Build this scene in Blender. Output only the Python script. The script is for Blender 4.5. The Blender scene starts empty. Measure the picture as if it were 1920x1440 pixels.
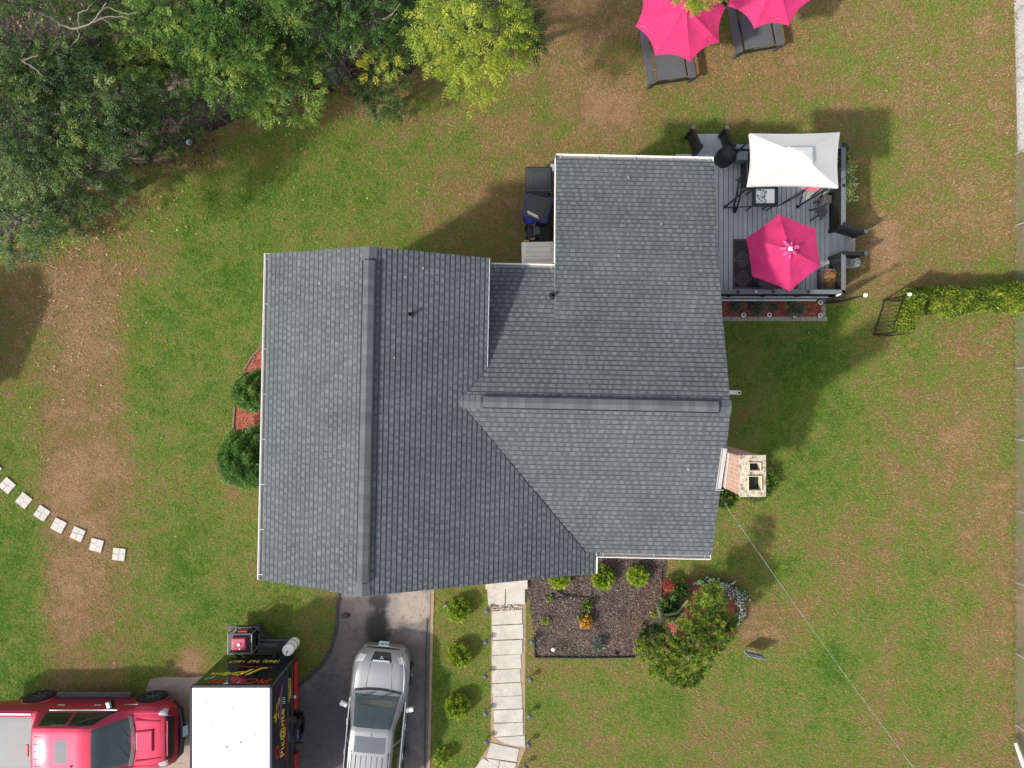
import bpy, bmesh, math, random
import numpy as np
from mathutils import Vector, Matrix
R = math.radians
rng = np.random.default_rng(7)
random.seed(11)
S = bpy.context.scene
COL = S.collection
# ------------------------------------------------------------ camera, light
HC = 23.0                      # height of the drone above the lawn
F = 1333.0                     # focal length in photo pixels (photo is 1920 wide)
cam = bpy.data.cameras.new('camera')
cam.sensor_width = 36.0; cam.lens = 36.0 * F / 1920.0
cam.clip_end = 3000.0
camo = bpy.data.objects.new('camera', cam); COL.objects.link(camo)
camo.location = (0, 0, HC); camo.rotation_euler = (0, 0, 0)
S.camera = camo
SUN_EL, SUN_DIR = 40.8, Vector((-0.99, -0.60, 1.0)).normalized()   # towards the sun
w = bpy.data.worlds.new('World'); S.world = w; w.use_nodes = True
nt = w.node_tree; nt.nodes.clear()
sky = nt.nodes.new('ShaderNodeTexSky'); sky.sky_type = 'NISHITA'; sky.sun_disc = False
sky.sun_elevation = R(SUN_EL); sky.sun_rotation = math.atan2(SUN_DIR.x, SUN_DIR.y)
sky.dust_density = 2.5; sky.air_density = 1.0; sky.ozone_density = 1.0
bg = nt.nodes.new('ShaderNodeBackground'); bg.inputs[1].default_value = 0.15
wo = nt.nodes.new('ShaderNodeOutputWorld')
hs = nt.nodes.new('ShaderNodeHueSaturation'); hs.inputs['Saturation'].default_value = 0.5   # thin high cloud whitens the sky
nt.links.new(sky.outputs[0], hs.inputs['Color']); nt.links.new(hs.outputs[0], bg.inputs[0]); nt.links.new(bg.outputs[0], wo.inputs[0])
sun = bpy.data.lights.new('sun', 'SUN'); sun.energy = 2.7; sun.angle = R(2.6); sun.color = (1.0, 0.94, 0.84)
suno = bpy.data.objects.new('sun', sun); COL.objects.link(suno)
suno.rotation_euler = SUN_DIR.to_track_quat('Z', 'Y').to_euler()
suno.location = SUN_DIR * 60
S.view_settings.view_transform = 'Standard'; S.view_settings.look = 'None'
S.view_settings.exposure = 0.70; S.view_settings.gamma = 1.0

# ------------------------------------------------------------ helpers
def P(px, py, z=0.0):
    """point at height z that the photo shows at pixel px,py (camera looks straight down)"""
    k = (HC - z) / F
    return Vector(((px - 960) * k, (720 - py) * k, z))
def P2(px, py, z=0.0):
    p = P(px, py, z); return (p.x, p.y)

def new_mat(name):
    m = bpy.data.materials.new(name); m.use_nodes = True
    t = m.node_tree; b = t.nodes['Principled BSDF']
    return m, t, b
def N(t, kind, **kw):
    n = t.nodes.new(kind)
    for k, v in kw.items(): setattr(n, k, v)
    return n
def rgb(c): return (c[0], c[1], c[2], 1.0)
def math_node(t, op, a, b=None, clamp=False):
    n = N(t, 'ShaderNodeMath', operation=op); n.use_clamp = clamp
    for i, v in enumerate((a, b)):
        if v is None: continue
        if isinstance(v, (int, float)): n.inputs[i].default_value = v
        else: t.links.new(v, n.inputs[i])
    return n.outputs[0]
def noise(t, vec, scale, detail=3.0, rough=0.6):
    n = N(t, 'ShaderNodeTexNoise'); n.inputs['Scale'].default_value = scale
    n.inputs['Detail'].default_value = detail; n.inputs['Roughness'].default_value = rough
    if vec is not None: t.links.new(vec, n.inputs['Vector'])
    return n.outputs['Fac']
def mixc(t, fac, a, b):
    n = N(t, 'ShaderNodeMix', data_type='RGBA')
    for i, v in ((0, fac), (6, a), (7, b)):
        if isinstance(v, (int, float)): n.inputs[i].default_value = v
        elif isinstance(v, tuple): n.inputs[i].default_value = rgb(v)
        else: t.links.new(v, n.inputs[i])
    return n.outputs[2]
def ramp(t, fac, stops):
    n = N(t, 'ShaderNodeValToRGB'); e = n.color_ramp.elements
    while len(e) < len(stops): e.new(0.5)
    for i, (p, c) in enumerate(stops):
        e[i].position = p; e[i].color = rgb(c)
    t.links.new(fac, n.inputs[0]); return n.outputs[0]
def pos(t): return N(t, 'ShaderNodeTexCoord').outputs['Object']
def wpos(t): return N(t, 'ShaderNodeNewGeometry').outputs['Position']
def attr(t, name): 
    a = N(t, 'ShaderNodeAttribute'); a.attribute_name = name; return a.outputs['Fac']
def bump(t, b, h, strength=0.4, dist=0.01):
    n = N(t, 'ShaderNodeBump'); n.inputs['Strength'].default_value = strength
    n.inputs['Distance'].default_value = dist
    t.links.new(h, n.inputs['Height']); t.links.new(n.outputs[0], b.inputs['Normal'])
def simple(name, c, rough=0.6, var=0.25, scale=8.0, metal=0.0, coat=0.0, bmp=0.15, spec=0.5, c2=None):
    m, t, b = new_mat(name)
    v = wpos(t)
    f = noise(t, v, scale, 4.0)
    f2 = noise(t, v, scale * 9, 2.0)
    f = math_node(t, 'ADD', math_node(t, 'MULTIPLY', f, 0.6), math_node(t, 'MULTIPLY', f2, 0.4))
    lo = tuple(x * (1 - var) for x in c); hi = c2 if c2 else tuple(min(1, x * (1 + var)) for x in c)
    t.links.new(ramp(t, f, [(0.3, lo), (0.7, hi)]), b.inputs['Base Color'])
    b.inputs['Roughness'].default_value = rough; b.inputs['Metallic'].default_value = metal
    b.inputs['Coat Weight'].default_value = coat; b.inputs['Coat Roughness'].default_value = 0.06
    b.inputs['Specular IOR Level'].default_value = spec
    if bmp: bump(t, b, f2, bmp, 0.004)
    return m
def leafmat(name, stops, rough=0.5, trans=0.35, nscale=1.3):
    """foliage: hue runs over the stops with the per-leaf attribute 'tint'"""
    m, t, b = new_mat(name)
    f = math_node(t, 'ADD', attr(t, 'tint'), math_node(t, 'MULTIPLY', math_node(t, 'SUBTRACT', noise(t, wpos(t), nscale, 2.0), 0.5), 0.7))
    c = ramp(t, f, stops)
    t.links.new(c, b.inputs['Base Color']); b.inputs['Roughness'].default_value = rough
    b.inputs['Specular IOR Level'].default_value = 0.35
    tr = N(t, 'ShaderNodeBsdfTranslucent'); t.links.new(c, tr.inputs[0])
    mx = N(t, 'ShaderNodeMixShader'); mx.inputs[0].default_value = trans
    t.links.new(b.outputs[0], mx.inputs[1]); t.links.new(tr.outputs[0], mx.inputs[2])
    t.links.new(mx.outputs[0], t.nodes['Material Output'].inputs[0])
    return m

def tag(o, label=None, cat=None, group=None, kind=None):
    if label: o['label'] = label
    if cat: o['category'] = cat
    if group: o['group'] = group
    if kind: o['kind'] = kind
    return o
def thing(name, loc, label, cat, rz=0.0, group=None):
    o = bpy.data.objects.new(name, None); COL.objects.link(o)
    o.empty_display_size = 0.2
    o.location = loc; o.rotation_euler = (0, 0, rz)
    return tag(o, label, cat, group)
def np_mesh(name, V, Fa, mat, parent=None, attrs=None, smooth=False):
    """V (n,3), Fa (m,3|4) arrays -> one mesh object; attrs are per-face floats"""
    V = np.asarray(V, dtype=np.float32); Fa = np.asarray(Fa, dtype=np.int32)
    me = bpy.data.meshes.new(name)
    k = Fa.shape[1]; m = Fa.shape[0]
    me.vertices.add(len(V)); me.vertices.foreach_set('co', V.ravel())
    me.loops.add(m * k); me.loops.foreach_set('vertex_index', Fa.ravel())
    me.polygons.add(m); me.polygons.foreach_set('loop_start', np.arange(0, m * k, k, dtype=np.int32))
    me.polygons.foreach_set('loop_total', np.full(m, k, dtype=np.int32))
    if smooth: me.polygons.foreach_set('use_smooth', np.ones(m, dtype=bool))
    me.update(calc_edges=True)
    for an, av in (attrs or {}).items():
        a = me.attributes.new(an, 'FLOAT', 'FACE'); a.data.foreach_set('value', np.asarray(av, dtype=np.float32))
    me.materials.append(mat)
    o = bpy.data.objects.new(name, me); COL.objects.link(o)
    if parent: o.parent = parent
    return o

class MB:
    """collects shapes, builds ONE mesh object"""
    def __init__(s): s.v = []; s.f = []; s.mi = []; s.m = 0; s.fa = []; s.cur = 0.0
    def add(s, vs, fs):
        o = len(s.v); s.v += [tuple(p) for p in vs]
        for f in fs: s.f.append(tuple(o + i for i in f)); s.mi.append(s.m); s.fa.append(s.cur)
        return s
    def box(s, c, d, rz=0.0, M=None, taper=1.0):
        x, y, z = d[0] / 2, d[1] / 2, d[2] / 2
        cs, sn = math.cos(rz), math.sin(rz); vs = []
        for k in (-1, 1):
            q = taper if k > 0 else 1.0
            for i, j in ((-1, -1), (1, -1), (1, 1), (-1, 1)):
                p = Vector((i * x * q, j * y * q, k * z))
                if M is not None: p = M @ p
                vs.append((c[0] + p.x * cs - p.y * sn, c[1] + p.x * sn + p.y * cs, c[2] + p.z))
        return s.add(vs, [(3, 2, 1, 0), (4, 5, 6, 7), (0, 1, 5, 4), (1, 2, 6, 5), (2, 3, 7, 6), (3, 0, 4, 7)])
    def bar(s, a, b, wd, ht=None, up=Vector((0, 0, 1))):
        a = Vector(a); b = Vector(b); d = b - a
        if d.length < 1e-6: return s
        ht = ht or wd; d.normalize()
        sd = d.cross(up)
        if sd.length < 1e-4: sd = d.cross(Vector((0, 1, 0)))
        sd.normalize(); u = sd.cross(d).normalized()
        vs = []
        for p in (a, b):
            for i, j in ((-1, -1), (1, -1), (1, 1), (-1, 1)): vs.append(p + sd * (i * wd / 2) + u * (j * ht / 2))
        return s.add(vs, [(3, 2, 1, 0), (4, 5, 6, 7), (0, 1, 5, 4), (1, 2, 6, 5), (2, 3, 7, 6), (3, 0, 4, 7)])
    def tube(s, pts, r, n=8, cap=True):
        pts = [Vector(p) for p in pts]; rs = r if isinstance(r, (list, tuple)) else [r] * len(pts)
        vs = []; fs = []; prev = None
        for i, p in enumerate(pts):
            d = (pts[min(i + 1, len(pts) - 1)] - pts[max(i - 1, 0)])
            d = d.normalized() if d.length > 1e-9 else Vector((0, 0, 1))
            a = prev if prev is not None and abs(prev.dot(d)) < 0.95 else (Vector((0, 0, 1)) if abs(d.z) < 0.9 else Vector((1, 0, 0)))
            e1 = (a - d * a.dot(d)).normalized(); e2 = d.cross(e1); prev = e1
            for k in range(n):
                t = 2 * math.pi * k / n
                vs.append(p + (e1 * math.cos(t) + e2 * math.sin(t)) * rs[i])
        for i in range(len(pts) - 1):
            for k in range(n):
                k2 = (k + 1) % n
                fs.append((i * n + k, i * n + k2, (i + 1) * n + k2, (i + 1) * n + k))
        if cap:
            fs.append(tuple(range(n - 1, -1, -1))); fs.append(tuple((len(pts) - 1) * n + k for k in range(n)))
        return s.add(vs, fs)
    def lathe(s, c, prof, n=20, axis='Z', M=None, cap=True):
        vs = []; fs = []
        for (r, z) in prof:
            for k in range(n):
                t = 2 * math.pi * k / n
                p = Vector((r * math.cos(t), r * math.sin(t), z))
                if axis == 'Y': p = Vector((p.x, -p.z, p.y))
                elif axis == 'X': p = Vector((p.z, p.x, p.y))
                if M is not None: p = M @ p
                vs.append((c[0] + p.x, c[1] + p.y, c[2] + p.z))
        for i in range(len(prof) - 1):
            for k in range(n):
                k2 = (k + 1) % n; fs.append((i * n + k, i * n + k2, (i + 1) * n + k2, (i + 1) * n + k))
        if cap:
            if prof[0][0] > 1e-5: fs.append(tuple(range(n - 1, -1, -1)))
            if prof[-1][0] > 1e-5: fs.append(tuple((len(prof) - 1) * n + k for k in range(n)))
        return s.add(vs, fs)
    def prism(s, poly, z0, z1):
        n = len(poly); a = sum(poly[i][0] * poly[(i + 1) % n][1] - poly[(i + 1) % n][0] * poly[i][1] for i in range(n))
        if a < 0: poly = poly[::-1]
        vs = [(p[0], p[1], z0) for p in poly] + [(p[0], p[1], z1) for p in poly]
        fs = [tuple(range(n - 1, -1, -1)), tuple(range(n, 2 * n))]
        fs += [(i, (i + 1) % n, n + (i + 1) % n, n + i) for i in range(n)]
        return s.add(vs, fs)
    def build(s, name, mat, parent=None, smooth=False, bevel=0.0, angle=35, attrn=None):
        me = bpy.data.meshes.new(name); me.from_pydata([tuple(v) for v in s.v], [], s.f)
        mats = mat if isinstance(mat, (list, tuple)) else [mat]
        for m in mats: me.materials.append(m)
        if len(mats) > 1: me.polygons.foreach_set('material_index', s.mi)
        if attrn:
            a = me.attributes.new(attrn, 'FLOAT', 'FACE'); a.data.foreach_set('value', s.fa)
        me.update()
        if smooth:
            me.polygons.foreach_set('use_smooth', [True] * len(me.polygons))
            me.set_sharp_from_angle(angle=R(angle))
        o = bpy.data.objects.new(name, me); COL.objects.link(o)
        if bevel:
            b = o.modifiers.new('bevel', 'BEVEL'); b.width = bevel; b.segments = 2; b.limit_method = 'ANGLE'; b.angle_limit = R(40)
        if parent: o.parent = parent
        return o
def copy_tree(o, parent=None):
    c = o.copy(); COL.objects.link(c)
    if parent: c.parent = parent
    for ch in list(o.children): copy_tree(ch, c)
    return c
def inpoly(x, y, poly):
    """vectorised point in polygon"""
    r = np.zeros(x.shape, dtype=bool); n = len(poly)
    for i in range(n):
        x1, y1 = poly[i]; x2, y2 = poly[(i + 1) % n]
        c = ((y1 > y) != (y2 > y)) & (x < (x2 - x1) * (y - y1) / ((y2 - y1) + 1e-12) + x1)
        r ^= c
    return r
def clip_poly(poly, conv):
    """clip 2-D polygon by a counter-clockwise convex polygon"""
    out = poly
    n = len(conv)
    for i in range(n):
        ax, ay = conv[i]; bx, by = conv[(i + 1) % n]
        if not out: return out
        res = []
        def side(p): return (bx - ax) * (p[1] - ay) - (by - ay) * (p[0] - ax)
        for j in range(len(out)):
            p, q = out[j], out[(j + 1) % len(out)]
            sp, sq = side(p), side(q)
            if sp >= -1e-9: res.append(p)
            if (sp > 1e-9 and sq < -1e-9) or (sp < -1e-9 and sq > 1e-9):
                t = sp / (sp - sq); res.append((p[0] + (q[0] - p[0]) * t, p[1] + (q[1] - p[1]) * t))
        out = res
    return out
def ccw(p):
    a = sum(p[i][0] * p[(i + 1) % len(p)][1] - p[(i + 1) % len(p)][0] * p[i][1] for i in range(len(p)))
    return p if a > 0 else p[::-1]

# ------------------------------------------------------------ materials
M = {}
def gstops(): return [(0.0, (0.070, 0.155, 0.016)), (0.28, (0.145, 0.228, 0.030)), (0.50, (0.215, 0.228, 0.052)), (0.72, (0.258, 0.172, 0.074)), (1.0, (0.38, 0.24, 0.128))]
def clump(t, c):
    """clover-bright tufts and rusty thatch as patches of their own"""
    v = wpos(t)
    a_ = ramp(t, noise(t, v, 2.3, 5.0, 0.7), [(0.56, (0, 0, 0)), (0.66, (0.75, 0.75, 0.75))])
    c = mixc(t, math_node(t, 'MULTIPLY', a_, math_node(t, 'SUBTRACT', 1.0, attr(t, 'dry'), clamp=True)), c, (0.100, 0.205, 0.030))
    b_ = ramp(t, noise(t, math_vec(t, v), 1.1, 6.0, 0.7), [(0.52, (0, 0, 0)), (0.68, (0.55, 0.55, 0.55))])
    return mixc(t, math_node(t, 'MULTIPLY', b_, attr(t, 'dry')), c, (0.285, 0.150, 0.075))
def math_vec(t, v):
    n = N(t, 'ShaderNodeVectorMath', operation='ADD'); n.inputs[1].default_value = (31.0, 17.0, 5.0); t.links.new(v, n.inputs[0]); return n.outputs[0]
def grass_ground():
    m, t, b = new_mat('lawn_soil')
    v = wpos(t)
    f = attr(t, 'dry')
    for sc, am in ((0.45, 0.8), (1.6, 1.0), (5.0, 0.9), (18.0, 0.8), (90.0, 0.5)):
        f = math_node(t, 'ADD', f, math_node(t, 'MULTIPLY', math_node(t, 'SUBTRACT', noise(t, v, sc, 3.0), 0.5), am))
    c = clump(t, ramp(t, f, gstops()))
    dk = ramp(t, noise(t, v, 45.0, 2.0), [(0.35, (0.35, 0.35, 0.35)), (0.65, (0.95, 0.95, 0.95))])
    mm = N(t, 'ShaderNodeMix', data_type='RGBA', blend_type='MULTIPLY'); mm.inputs[0].default_value = 1.0
    t.links.new(c, mm.inputs[6]); t.links.new(dk, mm.inputs[7])
    t.links.new(mm.outputs[2], b.inputs['Base Color']); b.inputs['Roughness'].default_value = 0.95
    b.inputs['Specular IOR Level'].default_value = 0.1
    bump(t, b, noise(t, v, 40.0, 4.0), 0.8, 0.03)
    return m
M['ground'] = grass_ground()
def blade_mat():
    m, t, b = new_mat('grass_blades')
    f = math_node(t, 'ADD', attr(t, 'dry'), math_node(t, 'MULTIPLY', math_node(t, 'SUBTRACT', noise(t, wpos(t), 0.45, 3.0), 0.5), 0.8))
    for sc, am in ((1.6, 1.0), (5.0, 0.9), (18.0, 0.8)): f = math_node(t, 'ADD', f, math_node(t, 'MULTIPLY', math_node(t, 'SUBTRACT', noise(t, wpos(t), sc, 3.0), 0.5), am))
    t.links.new(clump(t, ramp(t, f, gstops())), b.inputs['Base Color'])
    b.inputs['Roughness'].default_value = 0.7; b.inputs['Specular IOR Level'].default_value = 0.2
    return m
M['blade'] = blade_mat()
M['white'] = simple('white_metal', (0.78, 0.78, 0.76), 0.45, 0.06)
M['siding'] = simple('pale_siding', (0.62, 0.61, 0.57), 0.6, 0.08, 3)
M['black'] = simple('black_metal', (0.012, 0.013, 0.015), 0.45, 0.4, 10)
M['blackp'] = simple('black_plastic', (0.022, 0.023, 0.024), 0.5, 0.35, 10)
M['dgrey'] = simple('dark_grey_paint', (0.075, 0.08, 0.085), 0.55, 0.25, 10)
M['rail'] = simple('black_lattice', (0.010, 0.011, 0.012), 0.6, 0.4, 10)
M['railcap'] = simple('grey_rail_cap', (0.13, 0.14, 0.15), 0.6, 0.2, 6)
M['pinkdull'] = simple('faded_pink_fabric', (0.68, 0.13, 0.17), 0.85, 0.12, 6)
def cloth(name, c, tr, var=0.06):
    m = simple(name, c, 0.85, var, 2.5, bmp=0.25); t = m.node_tree; b = t.nodes['Principled BSDF']
    n = N(t, 'ShaderNodeBsdfTranslucent'); n.inputs[0].default_value = rgb(c); x = N(t, 'ShaderNodeMixShader'); x.inputs[0].default_value = tr
    t.links.new(b.outputs[0], x.inputs[1]); t.links.new(n.outputs[0], x.inputs[2]); t.links.new(x.outputs[0], t.nodes['Material Output'].inputs[0])
    return m
M['canvas'] = cloth('white_canvas', (0.88, 0.88, 0.87), 0.5, 0.02)
M['pink'] = cloth('pink_canvas', (0.66, 0.034, 0.160), 0.25, 0.30)
M['chrome'] = simple('chrome', (0.7, 0.7, 0.7), 0.15, 0.05, 4, metal=1.0)
M['wood'] = simple('weathered_wood', (0.17, 0.13, 0.10), 0.85, 0.35, 12)
M['bark'] = simple('grey_bark', (0.17, 0.145, 0.12), 0.9, 0.35, 14, bmp=0.5)
M['brownp'] = simple('brown_plastic', (0.065, 0.058, 0.055), 0.6, 0.2, 6)
M['rubber'] = simple('tyre_rubber', (0.014, 0.014, 0.014), 0.85, 0.3, 20, bmp=0.4)
M['glass'] = simple('dark_glass', (0.012, 0.016, 0.016), 0.04, 0.3, 3, bmp=0, spec=0.8)
M['lampwhite'] = simple('white_globe', (0.82, 0.82, 0.8), 0.35, 0.03, 4)
M['cream'] = simple('cream_plastic', (0.86, 0.81, 0.70), 0.5, 0.12, 5)
M['blue'] = simple('blue_plastic', (0.012, 0.03, 0.33), 0.4, 0.2, 6)
M['slab'] = simple('pale_stone_slab', (0.45, 0.41, 0.36), 0.85, 0.30, 2.5, bmp=0.3, c2=(0.53, 0.50, 0.45))
M['paver'] = simple('pale_paver', (0.47, 0.435, 0.40), 0.85, 0.22, 4, bmp=0.3)
M['edging'] = simple('tan_edging_block', (0.30, 0.26, 0.21), 0.9, 0.2, 6)
M['yellow'] = simple('yellow_paint', (0.55, 0.36, 0.03), 0.5, 0.15, 6)
M['red'] = simple('red_paint', (0.42, 0.012, 0.02), 0.35, 0.15, 3, coat=0.6)
M['soil'] = simple('bare_dirt', (0.30, 0.21, 0.145), 0.95, 0.25, 5, bmp=0.8)
def roofmat(name, lo, hi):
    m, t, b = new_mat(name)
    v = wpos(t)
    f = math_node(t, 'ADD', attr(t, 'shade'), math_node(t, 'MULTIPLY', math_node(t, 'SUBTRACT', noise(t, v, 130.0, 2.0), 0.5), 0.5))
    f = math_node(t, 'ADD', f, math_node(t, 'MULTIPLY', math_node(t, 'SUBTRACT', noise(t, v, 0.8, 6.0, 0.7), 0.5), 0.45))
    t.links.new(ramp(t, f, [(0.0, lo), (1.0, hi)]), b.inputs['Base Color'])
    b.inputs['Roughness'].default_value = 0.9; b.inputs['Specular IOR Level'].default_value = 0.25
    bump(t, b, noise(t, v, 160.0, 2.0), 0.5, 0.004)
    return m
M['shingle'] = roofmat('asphalt_shingle', (0.019, 0.022, 0.024), (0.178, 0.194, 0.203))
def brickmat():
    m, t, b = new_mat('red_brick')
    br = N(t, 'ShaderNodeTexBrick'); br.inputs['Scale'].default_value = 1.0
    br.inputs['Color1'].default_value = rgb((0.23, 0.085, 0.050)); br.inputs['Color2'].default_value = rgb((0.40, 0.19, 0.12))
    br.inputs['Mortar'].default_value = rgb((0.56, 0.47, 0.40)); br.inputs['Mortar Size'].default_value = 0.011
    br.inputs['Brick Width'].default_value = 0.21; br.inputs['Row Height'].default_value = 0.075
    g = N(t, 'ShaderNodeNewGeometry'); sp = N(t, 'ShaderNodeSeparateXYZ'); t.links.new(g.outputs['Position'], sp.inputs[0])
    cb = N(t, 'ShaderNodeCombineXYZ')
    t.links.new(math_node(t, 'ADD', sp.outputs[0], sp.outputs[1]), cb.inputs[0]); t.links.new(sp.outputs[2], cb.inputs[1])
    t.links.new(cb.outputs[0], br.inputs['Vector'])
    c = mixc(t, math_node(t, 'MULTIPLY', noise(t, g.outputs['Position'], 9.0, 4.0, 0.75), 0.55), br.outputs[0], (0.44, 0.29, 0.21))
    t.links.new(c, b.inputs['Base Color']); b.inputs['Roughness'].default_value = 0.9
    bump(t, b, br.outputs['Fac'], -0.6, 0.01)
    return m
M['brick'] = brickmat()
def concretemat():
    m, t, b = new_mat('weathered_chimney_cap')
    v = wpos(t); f = noise(t, v, 9.0, 5.0, 0.7)
    t.links.new(ramp(t, f, [(0.36, (0.10, 0.085, 0.07)), (0.5, (0.42, 0.36, 0.28)), (0.7, (0.60, 0.53, 0.43))]), b.inputs['Base Color'])
    b.inputs['Roughness'].default_value = 0.95; bump(t, b, f, 0.6, 0.01)
    return m
M['cap'] = concretemat()
M['flue'] = simple('clay_flue', (0.58, 0.48, 0.34), 0.85, 0.15, 6)
def mulch(name, stops, sc=38.0):
    m, t, b = new_mat(name)
    v = wpos(t)
    vo = N(t, 'ShaderNodeTexVoronoi'); vo.inputs['Scale'].default_value = sc; t.links.new(v, vo.inputs['Vector'])
    sp = N(t, 'ShaderNodeSeparateColor'); t.links.new(vo.outputs['Color'], sp.inputs[0])
    f = math_node(t, 'ADD', math_node(t, 'MULTIPLY', sp.outputs[0], 0.6), math_node(t, 'MULTIPLY', noise(t, v, 1.6, 4.0), 0.55))
    t.links.new(ramp(t, f, stops), b.inputs['Base Color']); b.inputs['Roughness'].default_value = 0.95
    bump(t, b, vo.outputs['Distance'], 0.9, 0.02)
    return m
DKM = [(0.25, (0.030, 0.022, 0.020)), (0.55, (0.085, 0.062, 0.052)), (0.8, (0.17, 0.125, 0.105)), (0.95, (0.30, 0.21, 0.16))]
RDM = [(0.2, (0.14, 0.035, 0.020)), (0.55, (0.34, 0.085, 0.05)), (0.95, (0.50, 0.20, 0.12))]
M['mulch'] = mulch('dark_mulch', DKM); M['redmulch'] = mulch('red_mulch', RDM)
M['chip'] = leafmat('mulch_chips', [(0.1, (0.025, 0.019, 0.018)), (0.6, (0.11, 0.08, 0.065)), (1.0, (0.34, 0.25, 0.19))], trans=0.0)
M['redchip'] = leafmat('red_mulch_chips', [(0.1, (0.16, 0.03, 0.02)), (0.6, (0.40, 0.10, 0.06)), (1.0, (0.55, 0.27, 0.18))], trans=0.0)
M['fallen'] = leafmat('fallen_leaf', [(0.0, (0.12, 0.06, 0.03)), (0.4, (0.27, 0.16, 0.08)), (0.75, (0.42, 0.31, 0.13)), (1.0, (0.60, 0.52, 0.34))], trans=0.1)
def carpaint(name, c, flake=0.4):
    m, t, b = new_mat(name)
    f = noise(t, wpos(t), 2.0, 2.0)
    t.links.new(mixc(t, f, tuple(x * 0.94 for x in c), tuple(min(1, x * 1.05) for x in c)), b.inputs['Base Color'])
    b.inputs['Metallic'].default_value = flake; b.inputs['Roughness'].default_value = 0.55
    b.inputs['Coat Weight'].default_value = 0.6; b.inputs['Coat Roughness'].default_value = 0.12
    return m
M['truckred'] = carpaint('metallic_red_paint', (0.44, 0.024, 0.065), 0.65)
M['silver'] = carpaint('silver_paint', (0.235, 0.24, 0.25), 0.5)
M['tonneau'] = simple('grey_tonneau_vinyl', (0.19, 0.195, 0.20), 0.6, 0.06, 3)
M['cowl'] = simple('grey_cowl', (0.22, 0.23, 0.24), 0.5, 0.3, 20)
M['amberglass'] = simple('headlight_lens', (0.45, 0.46, 0.46), 0.08, 0.3, 12, spec=0.8)
M['plate'] = simple('pale_blue_plate', (0.35, 0.55, 0.62), 0.4, 0.2, 30)
M['gloss'] = simple('gloss_black_vinyl', (0.008, 0.009, 0.010), 0.18, 0.3, 6, coat=0.7, bmp=0.05)
M['txyellow'] = simple('yellow_lettering', (0.78, 0.62, 0.06), 0.5, 0.1)
M['txred'] = simple('red_lettering', (0.50, 0.02, 0.02), 0.5, 0.1)
M['txwhite'] = simple('pale_lettering', (0.75, 0.78, 0.8), 0.5, 0.05)
M['txblue'] = simple('pale_blue_mark', (0.35, 0.62, 0.72), 0.5, 0.1)
M['purple'] = simple('purple_mark', (0.16, 0.03, 0.09), 0.5, 0.2)
M['galv'] = simple('galvanised_wire', (0.50, 0.52, 0.53), 0.4, 0.15, 10, metal=0.5)
M['wire'] = simple('grey_cable', (0.26, 0.26, 0.26), 0.5, 0.3, 14)
M['gravel'] = mulch('pale_gravel', [(0.2, (0.36, 0.33, 0.29)), (0.6, (0.50, 0.47, 0.43)), (0.95, (0.62, 0.60, 0.57))], 30.0)
M['rug'] = None
# ============================================================ the setting
DRY = """77777777777777765566555667
77777777777777666675556667
77777755555556865556666666
77775333334566544455566666
77753233346777766654566666
44552233445667777777766666
67762222333445566677666566
67732222333333333343454566
57722333333333333322445566
47733333333333333323456555
36842444444444444423457545
38753544444444444433465766
17842344444444444455546666
18732344444444544436545666
17732334444444455665335766
17533444443454554463435666
26634444442434435543534566
66666666662365436534455666""".split('\n')
DR = np.array([[int(c) / 9.0 * 1.0 for c in (r + '6' * 30)[:24]] for r in DRY])
def dryness(x, y):
    """how parched the lawn is at ground position x,y"""
    gx = np.clip((x * F / HC + 960) / 80.0 - 0.5, 0, 22.999); gy = np.clip((720 - y * F / HC) / 80.0 - 0.5, 0, 16.999)
    i = gx.astype(int); j = gy.astype(int); fx = gx - i; fy = gy - j
    fx = fx * fx * (3 - 2 * fx); fy = fy * fy * (3 - 2 * fy)
    d = DR[j, i] * (1 - fx) * (1 - fy) + DR[j, i + 1] * fx * (1 - fy) + DR[j + 1, i] * (1 - fx) * fy + DR[j + 1, i + 1] * fx * fy
    for (px, py, rx, ry, am) in BARE:
        c = P(px, py); q = ((x - c.x) / (rx * HC / F)) ** 2 + ((y - c.y) / (ry * HC / F)) ** 2
        d = d + am * np.exp(-q)
    return d
BARE = [(358, 1236, 30, 26, .75), (352, 1262, 40, 14, .5), (1125, 205, 45, 32, .5), (1660, 465, 28, 60, .35), (1590, 545, 35, 14, .2), (955, 255, 30, 22, .2), (690, 190, 40, 25, .35),
        (120, 900, 60, 110, .25), (160, 560, 60, 110, .15), (130, 1140, 50, 80, .2), (1800, 650, 18, 22, .35), (1410, 1190, 45, 16, .35),
        (1215, 735, 30, 12, .2), (1600, 720, 18, 14, .3), (1520, 900, 60, 30, -.12), (1460, 1230, 50, 50, -.2), (1560, 1230, 60, 50, -.2),
        (560, 960, 40, 70, -.1), (280, 560, 60, 60, -.2), (230, 1020, 30, 40, -.15), (600, 360, 150, 40, -.1), (1500, 640, 80, 60, -.2)]
core = np.linspace(-21, 21, 141)
xs = np.concatenate([[-400, -150, -60, -32], core, [32, 60, 150, 400]])
GX, GY = np.meshgrid(xs, xs); nn = len(xs)
V = np.stack([GX.ravel(), GY.ravel(), np.zeros(nn * nn)], 1)
idx = np.arange(nn * nn).reshape(nn, nn)
Fq = np.stack([idx[:-1, :-1].ravel(), idx[:-1, 1:].ravel(), idx[1:, 1:].ravel(), idx[1:, :-1].ravel()], 1)
g = np_mesh('ground', V, Fq, M['ground'])
a = g.data.attributes.new('dry', 'FLOAT', 'POINT'); a.data.foreach_set('value', dryness(V[:, 0], V[:, 1]).astype(np.float32))
tag(g, 'patchy lawn, green and parched brown, around the house', 'lawn', kind='structure')

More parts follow.
